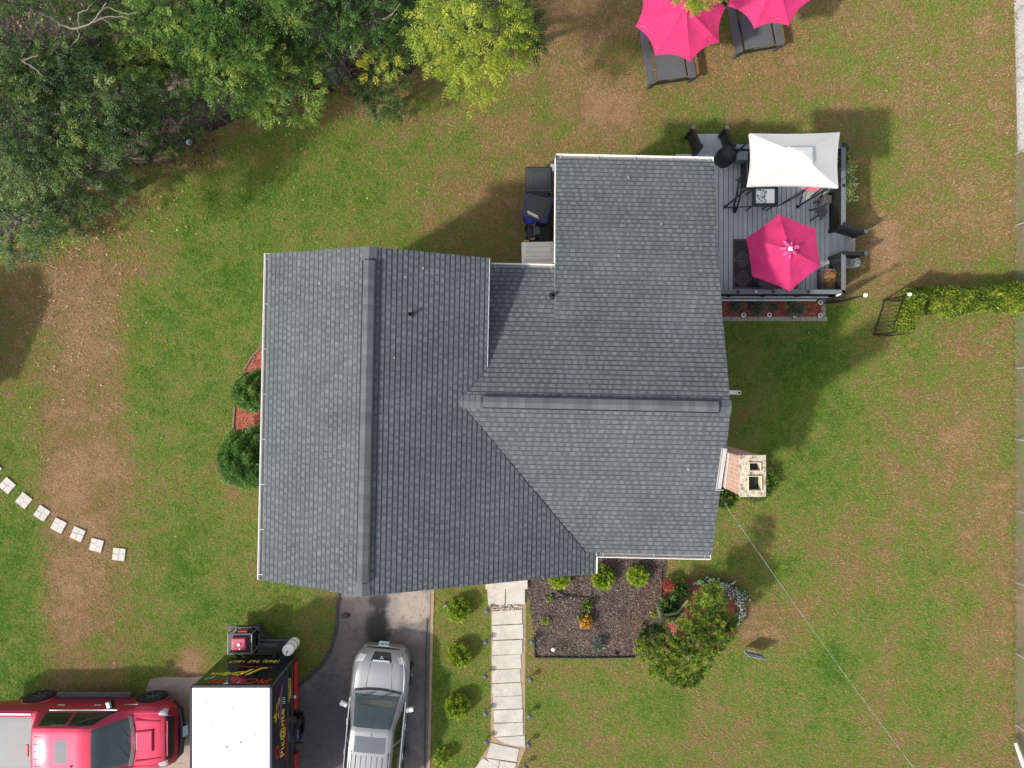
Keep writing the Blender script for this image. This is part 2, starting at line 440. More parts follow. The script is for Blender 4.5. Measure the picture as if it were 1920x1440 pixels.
DRIVE = [P2(*p) for p in ((633, 1060), (632, 1125), (628, 1180), (618, 1215), (600, 1245), (575, 1268), (548, 1290), (525, 1330), (505, 1400), (500, 1620), (800, 1620), (801, 1400), (804, 1250), (808, 1100), (808, 1060))]
PAD = [P2(*p) for p in ((282, 1276), (318, 1268), (350, 1272), (400, 1262), (470, 1275), (530, 1292), (510, 1340), (490, 1400), (485, 1620), (200, 1620), (230, 1400))]
BARE_PATCH = [P2(*p) for p in ((331, 1212), (372, 1210), (392, 1232), (402, 1262), (352, 1274), (322, 1268), (334, 1240))]
BED = [P2(*p) for p in ((985, 1040), (1250, 1040), (1246, 1110), (1240, 1170), (1230, 1231), (1003, 1231), (1002, 1196), (990, 1120))]
ISLE = [P2(*p) for p in ((1238, 1092), (1290, 1086), (1345, 1090), (1382, 1110), (1394, 1135), (1386, 1172), (1360, 1205), (1320, 1215), (1250, 1231), (1220, 1231), (1236, 1170))]
FBED = [P2(*p) for p in ((1340, 558), (1538, 558), (1538, 596), (1340, 596))]
LBED = [P2(*p) for p in ((560, 640), (495, 648), (470, 672), (452, 700), (440, 765), (437, 812), (560, 930))]
DECKP = [(5.0, 2.7), (10.05, 2.7), (10.05, 7.25), (5.0, 7.25)]
HR = R(-1.2)
def H(u, v, z=0.0):
    c, s = math.cos(HR), math.sin(HR); return Vector((u * c - v * s, u * s + v * c, z))
HOUSE = [tuple(H(u, v)[:2]) for u, v in ((-5.9, -4.7), (2.0, -4.7), (2.0, -4.2), (5.1, -4.2), (5.1, 5.9), (1.3, 5.9), (1.3, 2.85), (-5.9, 2.85))]
PATHP = [P2(*p) for p in ((912, 1085), (988, 1085), (986, 1140), (984, 1380), (986, 1402), (974, 1432), (955, 1470), (900, 1520), (860, 1500), (905, 1415), (920, 1395), (921, 1140))]

def rough(poly, amp, step=.22, seed=3):
    rj_ = random.Random(seed); out = []
    for i in range(len(poly)):
        a_, b_ = poly[i], poly[(i + 1) % len(poly)]; L = math.hypot(b_[0] - a_[0], b_[1] - a_[1]); k_ = max(1, int(L / step))
        for j in range(k_): out.append((a_[0] + (b_[0] - a_[0]) * j / k_ + rj_.gauss(0, amp), a_[1] + (b_[1] - a_[1]) * j / k_ + rj_.gauss(0, amp)))
    return out
PAD = rough(PAD, .035)
def sheet(name, poly, mat, z, label, cat='bed', cuts=2, kind='structure'):
    m = MB(); m.prism(poly, -0.05, z); o = m.build(name, mat)
    return tag(o, label, cat, kind=kind)
# asphalt drive with stains, pale worn apron
def blob(t, v, cx, cy, rx, ry, n):
    mp = N(t, 'ShaderNodeMapping'); mp.vector_type = 'TEXTURE'
    mp.inputs['Location'].default_value = (cx, cy, 0); mp.inputs['Scale'].default_value = (rx, ry, 1000)
    t.links.new(v, mp.inputs[0])
    l = N(t, 'ShaderNodeVectorMath', operation='LENGTH'); t.links.new(mp.outputs[0], l.inputs[0])
    d = math_node(t, 'ADD', l.outputs['Value'], math_node(t, 'MULTIPLY', math_node(t, 'SUBTRACT', n, 0.5), 1.1))
    mr = N(t, 'ShaderNodeMapRange'); mr.interpolation_type = 'SMOOTHSTEP'
    mr.inputs[1].default_value = 1.25; mr.inputs[2].default_value = 0.6; mr.inputs[3].default_value = 0; mr.inputs[4].default_value = 1
    t.links.new(d, mr.inputs[0]); return mr.outputs[0]
m, t, b = new_mat('asphalt')
v = wpos(t); n1 = noise(t, v, 3.0, 4.0); n2 = noise(t, v, 0.9, 4.0); n3 = noise(t, v, 70.0, 2.0)
c = ramp(t, n2, [(0.3, (0.105, 0.092, 0.086)), (0.7, (0.20, 0.173, 0.157))])
c = mixc(t, blob(t, v, *P2(735, 1120), 1.6, 0.9, n1), c, (0.235, 0.20, 0.18))
c = mixc(t, blob(t, v, *P2(775, 1135), 0.55, 0.62, n1), c, (0.32, 0.268, 0.228))
c = mixc(t, blob(t, v, *P2(708, 1178), 0.42, 0.75, n1), c, (0.030, 0.028, 0.028))
c = mixc(t, blob(t, v, *P2(712, 1125), 0.35, 0.30, n1), c, (0.075, 0.065, 0.062))
c = mixc(t, blob(t, v, *P2(610, 1400), 0.9, 2.6, n1), c, (0.105, 0.096, 0.092))
vo = N(t, 'ShaderNodeTexVoronoi', feature='DISTANCE_TO_EDGE'); vo.inputs['Scale'].default_value = 0.55
wv = N(t, 'ShaderNodeVectorMath', operation='ADD'); nz = N(t, 'ShaderNodeTexNoise'); nz.inputs['Scale'].default_value = 2.0; nz.inputs['Detail'].default_value = 5.0
t.links.new(v, nz.inputs['Vector']); t.links.new(v, wv.inputs[0]); t.links.new(nz.outputs['Color'], wv.inputs[1]); t.links.new(wv.outputs[0], vo.inputs['Vector'])
c = mixc(t, ramp(t, vo.outputs['Distance'], [(0.003, (0.45, 0.45, 0.45)), (0.011, (0, 0, 0))]), c, (0.035, 0.032, 0.030))
c = mixc(t, ramp(t, noise(t, v, 5.0, 6.0, 0.75), [(0.50, (0, 0, 0)), (0.72, (0.6, 0.6, 0.6))]), c, (0.045, 0.040, 0.038))
mm = N(t, 'ShaderNodeMix', data_type='RGBA', blend_type='MULTIPLY'); mm.inputs[0].default_value = 1.0
t.links.new(c, mm.inputs[6]); t.links.new(ramp(t, n3, [(0.35, (0.75, 0.75, 0.75)), (0.65, (1.15, 1.15, 1.15))]), mm.inputs[7])
t.links.new(mm.outputs[2], b.inputs['Base Color']); b.inputs['Roughness'].default_value = 0.9; bump(t, b, n3, 0.5, 0.006)
M['asphalt'] = m
sheet('driveway', DRIVE, M['asphalt'], 0.022, 'stained asphalt driveway running from the garage', 'driveway')
def curb(pts, wdt, h, name, mat, label):
    m = MB()
    for i in range(len(pts) - 1): m.bar((*pts[i], h / 2), (*pts[i + 1], h / 2), wdt, h)
    return tag(m.build(name, mat, bevel=0.01), label, 'kerb', kind='structure')
curb([P2(*p) for p in ((636, 1100), (635, 1125), (631, 1181), (621, 1217), (603, 1248), (577, 1272), (549, 1293))], 0.09, 0.07, 'asphalt_kerb', simple('dark_kerb', (0.05, 0.046, 0.045), 0.9, 0.3), 'dark raised kerb curving along the left side of the driveway')
curb([P2(*p) for p in ((812, 1095), (808, 1250), (804, 1440), (803, 1600))], 0.10, 0.03, 'dirt_strip', M['soil'], 'bare dirt strip along the right side of the driveway')
curb([P2(*p) for p in ((801, 1160), (799, 1250), (796, 1440), (795, 1600))], 0.05, 0.05, 'driveway_joint', simple('dark_kerb2', (0.06, 0.055, 0.052), 0.9, 0.3), 'dark kerb line along the right side of the driveway')
sheet('parking_pad', PAD, simple('worn_concrete', (0.30, 0.235, 0.185), 0.9, 0.3, 1.6, bmp=0.4), 0.014, 'worn concrete pad between pickup and trailer', 'pad')
sheet('mulch_bed', BED, M['mulch'], 0.018, 'dark mulch bed in front of the house', 'mulch bed')
sheet('mulch_island', ISLE, M['redmulch'], 0.016, 'reddish mulch under the spreading pine', 'mulch bed')
sheet('mulch_strip', FBED, M['redmulch'], 0.05, 'red mulch bed against the deck', 'mulch bed')
sheet('mulch_corner', LBED, M['redmulch'], 0.018, 'red mulch bed along the left wall of the house', 'mulch bed')
sheet('neighbour_yard', [(16.36, 7.5), (40, 7.5), (40, 30), (16.2, 30), (16.25, 12)], M['gravel'], 0.02, 'pale gravel yard beyond the chain link fence', 'gravel')
FOREST = [P2(*p) for p in ((-300, -200), (1010, -200), (985, 20), (930, 60), (860, 95), (800, 110), (740, 150), (660, 150), (600, 172), (540, 205), (470, 215), (400, 245), (345, 262), (280, 300), (220, 330), (160, 350), (120, 385), (60, 420), (20, 450), (-300, 470))]
rj = random.Random(5); FF = []
for i in range(len(FOREST)):
    a_, b_ = FOREST[i], FOREST[(i + 1) % len(FOREST)]; L = math.hypot(b_[0] - a_[0], b_[1] - a_[1]); k_ = max(1, int(L / .25)) if L < 6 else 1
    for j in range(k_): FF.append((a_[0] + (b_[0] - a_[0]) * j / k_ + (rj.gauss(0, .09) if k_ > 1 else 0), a_[1] + (b_[1] - a_[1]) * j / k_ + (rj.gauss(0, .09) if k_ > 1 else 0)))
FOREST = FF
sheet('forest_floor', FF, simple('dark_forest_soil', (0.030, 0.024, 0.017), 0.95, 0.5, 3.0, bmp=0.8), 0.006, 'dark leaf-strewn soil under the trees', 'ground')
sheet('path_bed', PATHP, M['soil'], 0.012, 'worn sandy soil under the walkway slabs', 'path')

# ---- grass, litter, chips
def exclude(x, y, polys):
    k = np.ones(x.shape, dtype=bool)
    for p in polys: k &= ~inpoly(x, y, p)
    return k
HARD = [DRIVE, PAD, BED, ISLE, FBED, LBED, HOUSE, PATHP, DECKP]
def grass(n):
    x = rng.uniform(-17.6, 16.35, n); y = rng.uniform(-13.4, 13.4, n)
    d = dryness(x, y)
    k = exclude(x, y, HARD) & (~inpoly(x, y, BARE_PATCH) | (rng.random(n) < .45)) & (~inpoly(x, y, PAD) | (rng.random(n) < .02))
    k &= rng.random(n) > np.clip(d - 0.75, 0, 0.6)          # thin where parched
    forest = (x < P(700, 0).x) & (y > 9.0) | (x < P(330, 0).x) & (y > 6.5)
    k &= ~inpoly(x, y, FOREST) | (rng.random(n) < 0.12)
    x, y, d = x[k], y[k], d[k]; n = len(x)
    cl = np.sin(x * 3.1 + np.sin(y * 2.3) * 2) * np.sin(y * 3.7 + np.sin(x * 1.9) * 2)
    ph = rng.uniform(0, 2 * np.pi, n); ln = rng.uniform(0.03, 0.075, n) * (1.15 - 0.3 * np.clip(d, 0, 1)) * (1 + 0.15 * cl); hh = rng.uniform(0.015, 0.055, n)
    wd = rng.uniform(0.005, 0.011, n)
    dx, dy = np.cos(ph), np.sin(ph)
    V = np.empty((n, 3, 3)); z0 = np.zeros(n)
    V[:, 0] = np.stack([x - dy * wd, y + dx * wd, z0], 1); V[:, 1] = np.stack([x + dy * wd, y - dx * wd, z0], 1)
    V[:, 2] = np.stack([x + dx * ln, y + dy * ln, hh], 1)
    tint = d + rng.normal(0, 0.24, n)
    o = np_mesh('grass', V.reshape(-1, 3), np.arange(3 * n).reshape(n, 3), M['blade'], attrs={'dry': tint})
    tag(o, 'short lawn grass, green and straw coloured', 'grass', kind='stuff')
grass(900000)
def flat_bits(name, x, y, z, l0, l1, wr, mat, tint, label, cat, tilt=0.5):
    n = len(x)
    ph = rng.uniform(0, 2 * np.pi, n); L = rng.uniform(l0, l1, n); W = L * rng.uniform(wr * 0.6, wr * 1.3, n)
    dx, dy = np.cos(ph), np.sin(ph); t1 = rng.normal(0, tilt, n) * L; t2 = rng.normal(0, tilt, n) * W
    V = np.empty((n, 4, 3)); zc = z + rng.uniform(0.0, 0.02, n) + np.abs(t1) * .5 + np.abs(t2) * .5
    V[:, 0] = np.stack([x - dx * L / 2, y - dy * L / 2, zc - t1 / 2], 1)
    V[:, 1] = np.stack([x + dy * W / 2, y - dx * W / 2, zc - t2 / 2], 1)
    V[:, 2] = np.stack([x + dx * L / 2, y + dy * L / 2, zc + t1 / 2], 1)
    V[:, 3] = np.stack([x - dy * W / 2, y + dx * W / 2, zc + t2 / 2], 1)
    o = np_mesh(name, V.reshape(-1, 3), np.arange(4 * n).reshape(n, 4), mat, attrs={'tint': tint})
    return tag(o, label, cat, kind='stuff')
def scatter_blobs(bl):
    X = []; Y = []
    for (px, py, rx, ry, n) in bl:
        c = P(px, py); X.append(rng.normal(c.x, rx * HC / F, n)); Y.append(rng.normal(c.y, ry * HC / F, n))
    return np.concatenate(X), np.concatenate(Y)
x, y = scatter_blobs([(150, 520, 80, 80, 650), (110, 400, 60, 60, 350), (200, 380, 50, 40, 350), (120, 680, 80, 110, 420), (330, 370, 60, 50, 120),
                      (600, 330, 160, 60, 160), (800, 240, 90, 50, 170), (1700, 130, 150, 120, 500), (1450, 120, 120, 60, 120), (1895, 100, 10, 110, 260), (1885, 380, 14, 120, 160),
                      (620, 190, 60, 30, 140), (960, 200, 80, 60, 120), (1650, 330, 120, 80, 60), (300, 1150, 200, 150, 60), (1500, 700, 250, 200, 60), (480, 250, 60, 40, 120)])
k = exclude(x, y, HARD) & (np.abs(x) < 17) & (np.abs(y) < 13)
x, y = x[k], y[k]
flat_bits('fallen_leaves', x, y, 0.035, 0.025, 0.085, 0.5, M['fallen'], np.clip(rng.normal(0.38, 0.30, len(x)), 0, 1), 'scattered tan and yellow fallen leaves on the lawn', 'leaves', 0.25)
def chips(poly, n, z, mat, label, l0=0.03, l1=0.08):
    a = np.array(poly); x = rng.uniform(a[:, 0].min(), a[:, 0].max(), n); y = rng.uniform(a[:, 1].min(), a[:, 1].max(), n)
    k = inpoly(x, y, poly) & ~inpoly(x, y, HOUSE); x, y = x[k], y[k]
    flat_bits('mulch_chips', x, y, z, l0, l1, 0.35, mat, np.clip(rng.normal(0.42, 0.26, len(x)), 0, 1), label, 'mulch', 0.35)
chips(BED, 14000, 0.02, M['chip'], 'loose dark bark chips on the front bed')
chips(ISLE, 5000, 0.018, M['redchip'], 'loose red bark chips under the pine')
chips(FBED, 5500, 0.055, M['redchip'], 'loose red bark chips on the bed beside the deck', 0.025, 0.06)
chips(LBED, 4500, 0.02, M['redchip'], 'loose red bark chips on the bed left of the house')
x, y = scatter_blobs([(1210, 1120, 26, 40, 260), (1195, 1180, 20, 30, 200)]); flat_bits('pine_litter', x, y, 0.03, 0.03, 0.07, 0.3, M['redchip'], rng.uniform(0, 1, len(x)), 'reddish needle litter on the dark mulch near the pine', 'litter')
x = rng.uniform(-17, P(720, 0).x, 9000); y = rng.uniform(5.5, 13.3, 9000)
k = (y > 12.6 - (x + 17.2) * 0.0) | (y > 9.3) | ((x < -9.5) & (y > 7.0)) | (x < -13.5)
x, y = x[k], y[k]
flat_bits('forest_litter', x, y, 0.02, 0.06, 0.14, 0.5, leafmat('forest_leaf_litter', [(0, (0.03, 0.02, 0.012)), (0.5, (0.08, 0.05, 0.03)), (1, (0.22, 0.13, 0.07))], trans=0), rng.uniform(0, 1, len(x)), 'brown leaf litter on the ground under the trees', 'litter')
# ============================================================ the house
house = thing('house', (0, 0, 0), 'house with grey shingle roofs, main gable at left and wing at right', 'house', HR)
RU = -3.35; RZ = 6.6; PM = 0.43; WV = -0.45; WZ = 5.70; PS = 0.36; PN = 0.36; PX = 0.24
zmW = lambda u, v: RZ - PM * (RU - u)
zmE = lambda u, v: RZ - PM * (u - RU)
zS = lambda u, v: WZ - PS * (WV - v)
zN = lambda u, v: WZ - PN * (v - WV)
zN2 = lambda u, v: WZ - PN * (1.65 - WV) - PX * (v - 1.65)
def shingles(pieces, zf, axis, s0, sdir, pitch, t0, t1, length, parent, name, seed):
    """real laminated shingles: every course is a raised strip with thicker random tabs on it.
    axis 'u': courses run along v and step in u. s = distance from ridge measured in plan."""
    rg = random.Random(seed)
    ex = 0.119                                             # exposure seen in plan
    nrow = int(length / ex) + 2
    Vv = []; Ff = []; Sh = []
    nz = Vector((0, 0, 1))
    pieces = [ccw(p) for p in pieces]
    def emit(poly2, zoff, sh, s_low, lift):
        """poly2 in (u,v); zoff function of s gives wedge"""
        for pc in pieces:
            q = clip_poly(ccw(poly2), pc)
            if len(q) < 3: continue
            b = len(Vv)
            for (u, v) in q:
                s = (u - s0) * sdir if axis == 'u' else (v - s0) * sdir
                Vv.append((u, v, zf(u, v) + zoff(s)))
            Ff.append(tuple(range(b, b + len(q)))); Sh.append(sh)
            # front lip along the low edge
            for i in range(len(q)):
                p1, p2 = q[i], q[(i + 1) % len(q)]
                sa = (p1[0] - s0) * sdir if axis == 'u' else (p1[1] - s0) * sdir
                sb = (p2[0] - s0) * sdir if axis == 'u' else (p2[1] - s0) * sdir
                edge = abs(sa - s_low) < 1e-4 and abs(sb - s_low) < 1e-4
                sideway = lift and abs(sa - sb) > 1e-3
                if edge or sideway:
                    b = len(Vv); dz = 0.018 if edge and not lift else 0.007
                    for p, s in ((p1, sa), (p2, sb)): Vv.append((p[0], p[1], zf(*p) + zoff(s)))
                    for p, s in ((p2, sb), (p1, sa)): Vv.append((p[0], p[1], zf(*p) + zoff(s) - dz))
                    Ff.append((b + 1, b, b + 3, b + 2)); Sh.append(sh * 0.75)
    def rect(sa, sb, ta, tb):
        if axis == 'u':
            ua, ub = s0 + sdir * sa, s0 + sdir * sb; return [(ua, ta), (ub, ta), (ub, tb), (ua, tb)]
        va, vb = s0 + sdir * sa, s0 + sdir * sb; return [(ta, va), (tb, va), (tb, vb), (ta, vb)]
    for r in range(nrow):
        sa, sb = r * ex, (r + 1) * ex
        # wedge: 2mm at the top, 12 mm at the butt
        zo = lambda s, sa=sa: 0.003 + 0.010 * max(0, min(1, (s - sa) / ex))
        zt = lambda s, sa=sa: 0.008 + 0.010 * max(0, min(1, (s - sa) / ex))
        t = t0 - rg.random() * 0.3
        while t < t1:                                       # base strip in shingle lengths
            w = rg.uniform(0.18, 0.50)
            base = 0.42 + rg.uniform(-0.04, 0.04)
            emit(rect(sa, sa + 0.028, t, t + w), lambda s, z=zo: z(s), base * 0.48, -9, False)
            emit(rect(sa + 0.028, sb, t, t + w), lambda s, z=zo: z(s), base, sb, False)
            t += w
        t = t0 - rg.random() * 0.25
        while t < t1:                                       # thick tabs
            w = rg.uniform(0.07, 0.14)
            emit(rect(sa + 0.026 + rg.random() * .012, sb, t, t + w), lambda s, z=zt: z(s), 0.59 + rg.choice((-0.07, 0, 0, 0.03, 0.09)) + rg.uniform(-0.03, 0.03), sb, True)
            t += w + rg.uniform(0.05, 0.13)
    me = bpy.data.meshes.new(name); me.from_pydata(Vv, [], Ff); me.update()
    at = me.attributes.new('shade', 'FLOAT', 'FACE'); at.data.foreach_set('value', Sh)
    me.materials.append(M['shingle'])
    o = bpy.data.objects.new(name, me); COL.objects.link(o); o.parent = parent
    return o
def slab_piece(m, pc, zf, th=0.16):
    pc = ccw(pc); n = len(pc)
    vs = [(u, v, zf(u, v) - th) for u, v in pc] + [(u, v, zf(u, v) - 0.001) for u, v in pc]
    m.add(vs, [tuple(range(n - 1, -1, -1)), tuple(range(n, 2 * n))] + [(i, (i + 1) % n, n + (i + 1) % n, n + i) for i in range(n)])
EAV = -4.39
pW = [[(-6.06, -4.97), (RU, -4.97), (RU, 3.1), (-6.06, 3.1)]]
pE = [[(RU, .38), (-.63, .38), (-.63, 3.1), (RU, 3.1)], [(RU, WV), (-1.28, WV), (-.63, .38), (RU, .38)],
      [(RU, EAV), (2.04, EAV), (-1.28, WV), (RU, WV)], [(RU, -4.97), (2.33, -4.97), (2.33, EAV), (RU, EAV)]]
pS = [[(2.04, EAV), (5.35, EAV), (5.35, WV), (-1.28, WV)]]
pN = [[(-1.28, WV), (5.33, WV), (5.33, .1), (-.85, .1)], [(-.85, .1), (5.33, .1), (5.33, 1.65), (-.85, 1.65)], [(-.85, 1.65), (1.05, 1.65), (1.05, 3.02), (-.85, 3.02)]]
pX = [[(1.05, 1.65), (5.31, 1.65), (5.31, 6.09), (1.05, 6.09)]]
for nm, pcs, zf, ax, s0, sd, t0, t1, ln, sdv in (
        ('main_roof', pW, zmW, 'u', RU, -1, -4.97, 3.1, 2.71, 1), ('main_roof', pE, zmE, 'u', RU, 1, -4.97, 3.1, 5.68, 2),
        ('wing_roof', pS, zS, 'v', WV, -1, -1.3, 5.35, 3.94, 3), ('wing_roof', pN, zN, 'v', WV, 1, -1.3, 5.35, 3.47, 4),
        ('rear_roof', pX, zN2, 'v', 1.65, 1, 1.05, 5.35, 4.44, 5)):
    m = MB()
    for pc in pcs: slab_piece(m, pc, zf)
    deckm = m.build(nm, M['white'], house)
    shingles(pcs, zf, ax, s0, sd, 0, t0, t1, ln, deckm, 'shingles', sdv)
# cheek between the wing roof and the shallower rear roof
m = MB(); m.add([(1.05, 1.65, zN(1.05, 1.65) - .02), (1.05, 3.12, zN(1.05, 3.12) - .1), (1.05, 3.12, zN2(1.05, 3.12) - .002), (1.06, 1.65, zN(1.05, 1.65) - .02), (1.06, 3.12, zN(1.05, 3.12) - .1), (1.06, 3.12, zN2(1.05, 3.12) - .002)],
              [(0, 1, 2), (5, 4, 3), (0, 2, 5, 3), (0, 3, 4, 1)]); m.build('roof_cheek', M['dgrey'], house)
# walls
def wall_block(m, poly, zt):
    poly = ccw(poly); n = len(poly); vs = [(u, v, -0.05) for u, v in poly] + [(u, v, zt(u, v)) for u, v in poly]
    m.add(vs, [tuple(range(n, 2 * n))] + [(i, (i + 1) % n, n + (i + 1) % n, n + i) for i in range(n)])
t_ = 0.165
m = MB()
wall_block(m, [(-5.9, -4.70), (RU, -4.70), (RU, 2.85), (-5.9, 2.85)], lambda u, v: zmW(u, v) - t_)
wall_block(m, [(RU, -4.70), (-.9, -4.70), (-.9, 2.85), (RU, 2.85)], lambda u, v: zmE(u, v) - t_)
wall_block(m, [(-.9, -4.70), (2.05, -4.70), (2.05, -4.40), (-.9, -1.2)], lambda u, v: zmE(u, v) - t_)
wall_block(m, [(-.9, -4.2), (5.1, -4.2), (5.1, WV), (-.9, WV)], lambda u, v: min(zS(u, v), zmE(u, v) if u < 2.3 else 99) - t_)
wall_block(m, [(-.9, WV), (5.1, WV), (5.1, 2.85), (-.9, 2.85)], lambda u, v: zN(u, v) - t_)
wall_block(m, [(1.3, 2.85), (5.1, 2.85), (5.1, 5.9), (1.3, 5.9)], lambda u, v: zN2(u, v) - t_)
walls = m.build('wall', M['siding'], house)
# siding laps as thin courses on the walls that can be seen from the side
m = MB()
for (a, b_, nrm, zt) in (((-5.9, -4.7), (-5.9, 2.85), (-1, 0), 5.2), ((5.1, -4.2), (5.1, 5.95), (1, 0), 3.6), ((-5.9, 2.85), (-.9, 2.85), (0, 1), 5.1), ((1.3, 5.95), (5.1, 5.95), (0, 1), 3.6), ((1.3, 2.85), (1.3, 5.95), (-1, 0), 3.6)):
    z = 0.3
    while z < zt:
        m.bar((a[0] + nrm[0] * .006, a[1] + nrm[1] * .006, z), (b_[0] + nrm[0] * .006, b_[1] + nrm[1] * .006, z), 0.012, 0.018); z += 0.13
m.build('siding_laps', M['white'], house)
def window(u, v, z, wd, ht, face):
    ax = Vector((0, 1, 0)) if face[0] else Vector((1, 0, 0)); nrm = Vector((face[0], face[1], 0))
    c = Vector((u, v, z)); m = MB()
    for s in (-1, 1): m.bar(c + ax * (s * wd / 2) - Vector((0, 0, ht / 2)) + nrm * .03, c + ax * (s * wd / 2) + Vector((0, 0, ht / 2)) + nrm * .03, 0.07, 0.05)
    for s in (-1, 0, 1): m.bar(c + ax * (-wd / 2) + Vector((0, 0, s * ht / 2)) + nrm * .03, c + ax * (wd / 2) + Vector((0, 0, s * ht / 2)) + nrm * .03, 0.055, 0.065)
    f = m.build('window', M['white'], house)
    m = MB(); m.bar(c - ax * (wd / 2) + nrm * .012, c + ax * (wd / 2) + nrm * .012, 0.012, ht); m.build('pane', M['glass'], f)
for a in ((-5.9, -3.2, 3.9, .9, 1.2, (-1, 0)), (-5.9, 0.9, 3.9, .9, 1.2, (-1, 0)), (-5.9, -1.2, 1.4, 1.2, .9, (-1, 0)), (-4.2, 2.85, 3.9, .9, 1.2, (0, 1)), (-2.2, 2.85, 3.9, .9, 1.2, (0, 1)),
          (5.1, -3.4, 2.0, .8, 1.2, (1, 0)), (5.1, 0.9, 2.0, .9, 1.2, (1, 0)), (3.2, 5.95, 2.1, 1.4, 1.2, (0, 1)), (3.6, -4.2, 2.0, 1.6, 1.3, (0, -1)), (-3.4, -4.70, 4.0, 1.4, 1.1, (0, -1))):
    window(*a)
m = MB(); m.box((5.13, 4.3, 1.68), (0.06, 1.7, 2.05)); d = m.build('patio_door', M['glass'], house)
m = MB(); m.box((-3.6, -4.73, 1.1), (2.6, 0.06, 2.15)); 
for k in range(4): m.box((-3.6, -4.762, 0.3 + k * .53), (2.5, 0.012, 0.49))
m.build('garage_door', M['white'], house)
m = MB(); m.box((-0.1, -4.73, 1.15), (0.95, 0.06, 2.05)); d = m.build('front_door', M['red'], house)
m = MB(); m.lathe((0.25, -4.79, 1.1), [(0.0, -.03), (.03, -.02), (.03, .02), (0, .03)], 10); m.build('handle', M['chrome'], d)
# ridge caps and vents
def ridge(a, b_, zr, p1, p2, ax, ends, name):
    m = MB(); L = (Vector(b_) - Vector(a)).length; n = int(L / 0.14); rg = random.Random(5)
    d = (Vector(b_) - Vector(a)).normalized(); s = Vector((-d.y, d.x)); wd = 0.17
    for i in range(n):
        m.cur = 0.48 + rg.uniform(-0.10, 0.10)
        c0 = Vector(a) + d * (L * i / n); c1 = Vector(a) + d * (L * (i + 1) / n)
        q = []
        for c, dz in ((c0, 0.030), (c1, 0.042)):
            for k, pp in ((-1, p1), (0, 0), (1, p2)): q.append((c.x + s.x * wd * k, c.y + s.y * wd * k, zr + dz - abs(k) * wd * pp))
        m.add(q, [(0, 1, 4, 3), (1, 2, 5, 4)]); b0 = [(p[0], p[1], p[2] - .02) for p in q]
        m.add(q[3:] + b0[3:], [(0, 1, 4, 3), (1, 2, 5, 4)])
    cap = m.build(name, M['shingle'], house, attrn='shade')
    # raised vent
    m = MB(); rg = random.Random(9)
    e0 = Vector(a) + d * ends[0]; e1 = Vector(b_) - d * ends[1]; L = (e1 - e0).length; n = int(L / 0.145); wd = 0.128; h = 0.085
    for i in range(n):
        m.cur = 0.50 + rg.uniform(-0.10, 0.10)
        c0 = e0 + d * (L * i / n); c1 = e0 + d * (L * (i + 1) / n); q = []
        for c, dz in ((c0, h), (c1, h + .004)):
            for k, pp in ((-1, p1), (0, 0), (1, p2)): q.append((c.x + s.x * wd * k, c.y + s.y * wd * k, zr + dz - abs(k) * wd * pp))
        m.add(q, [(0, 1, 4, 3), (1, 2, 5, 4)])
    m.build('ridge_vent', M['shingle'], cap, attrn='shade')
    m = MB()
    for k, pp in ((-1, p1), (1, p2)):
        q = []
        for c in (e0, e1):
            for dz in (0.0, h - .002): q.append((c.x + s.x * (wd + .030) * k, c.y + s.y * (wd + .030) * k, zr + dz - wd * pp))
        m.add(q, [(0, 1, 3, 2)])
        q = [(c.x + s.x * (wd + o) * k, c.y + s.y * (wd + o) * k, zr + h - .004 - wd * pp) for c in (e0, e1) for o in (-.004, .030)]
        m.add(q, [(0, 1, 3, 2)])
    for c in (e0 - d * .02, e1 + d * .02):
        m.add([(c.x + s.x * wd * k, c.y + s.y * wd * k, zr + dz - abs(k) * wd * pp) for k, pp in ((-1, p1), (0, 0), (1, p2)) for dz in (0, h - .001)], [(0, 1, 3, 2), (2, 3, 5, 4)])
    for (c, c2) in ((e0 - d * .02, e0 + d * .002), (e1 - d * .002, e1 + d * .02)): m.add([(c_.x + s.x * wd * k, c_.y + s.y * wd * k, zr + h - .003 - abs(k) * wd * p1) for k in (-1, 0, 1) for c_ in (c, c2)], [(0, 1, 3, 2), (2, 3, 5, 4)])
    m.build('vent_edge', M['black'], cap)
ridge((RU, 3.1), (RU, -4.97), RZ, PM, PM, 'v', (0.32, 0.33), 'ridge_cap')
ridge((-1.32, WV), (5.35, WV), WZ, PN, PS, 'u', (0.62, 0.32), 'ridge_cap')
# valley line
m = MB(); m.bar((-1.28, WV, 5.715), (2.04, EAV, 4.30), 0.022, 0.012); m.build('valley_line', M['black'], house)
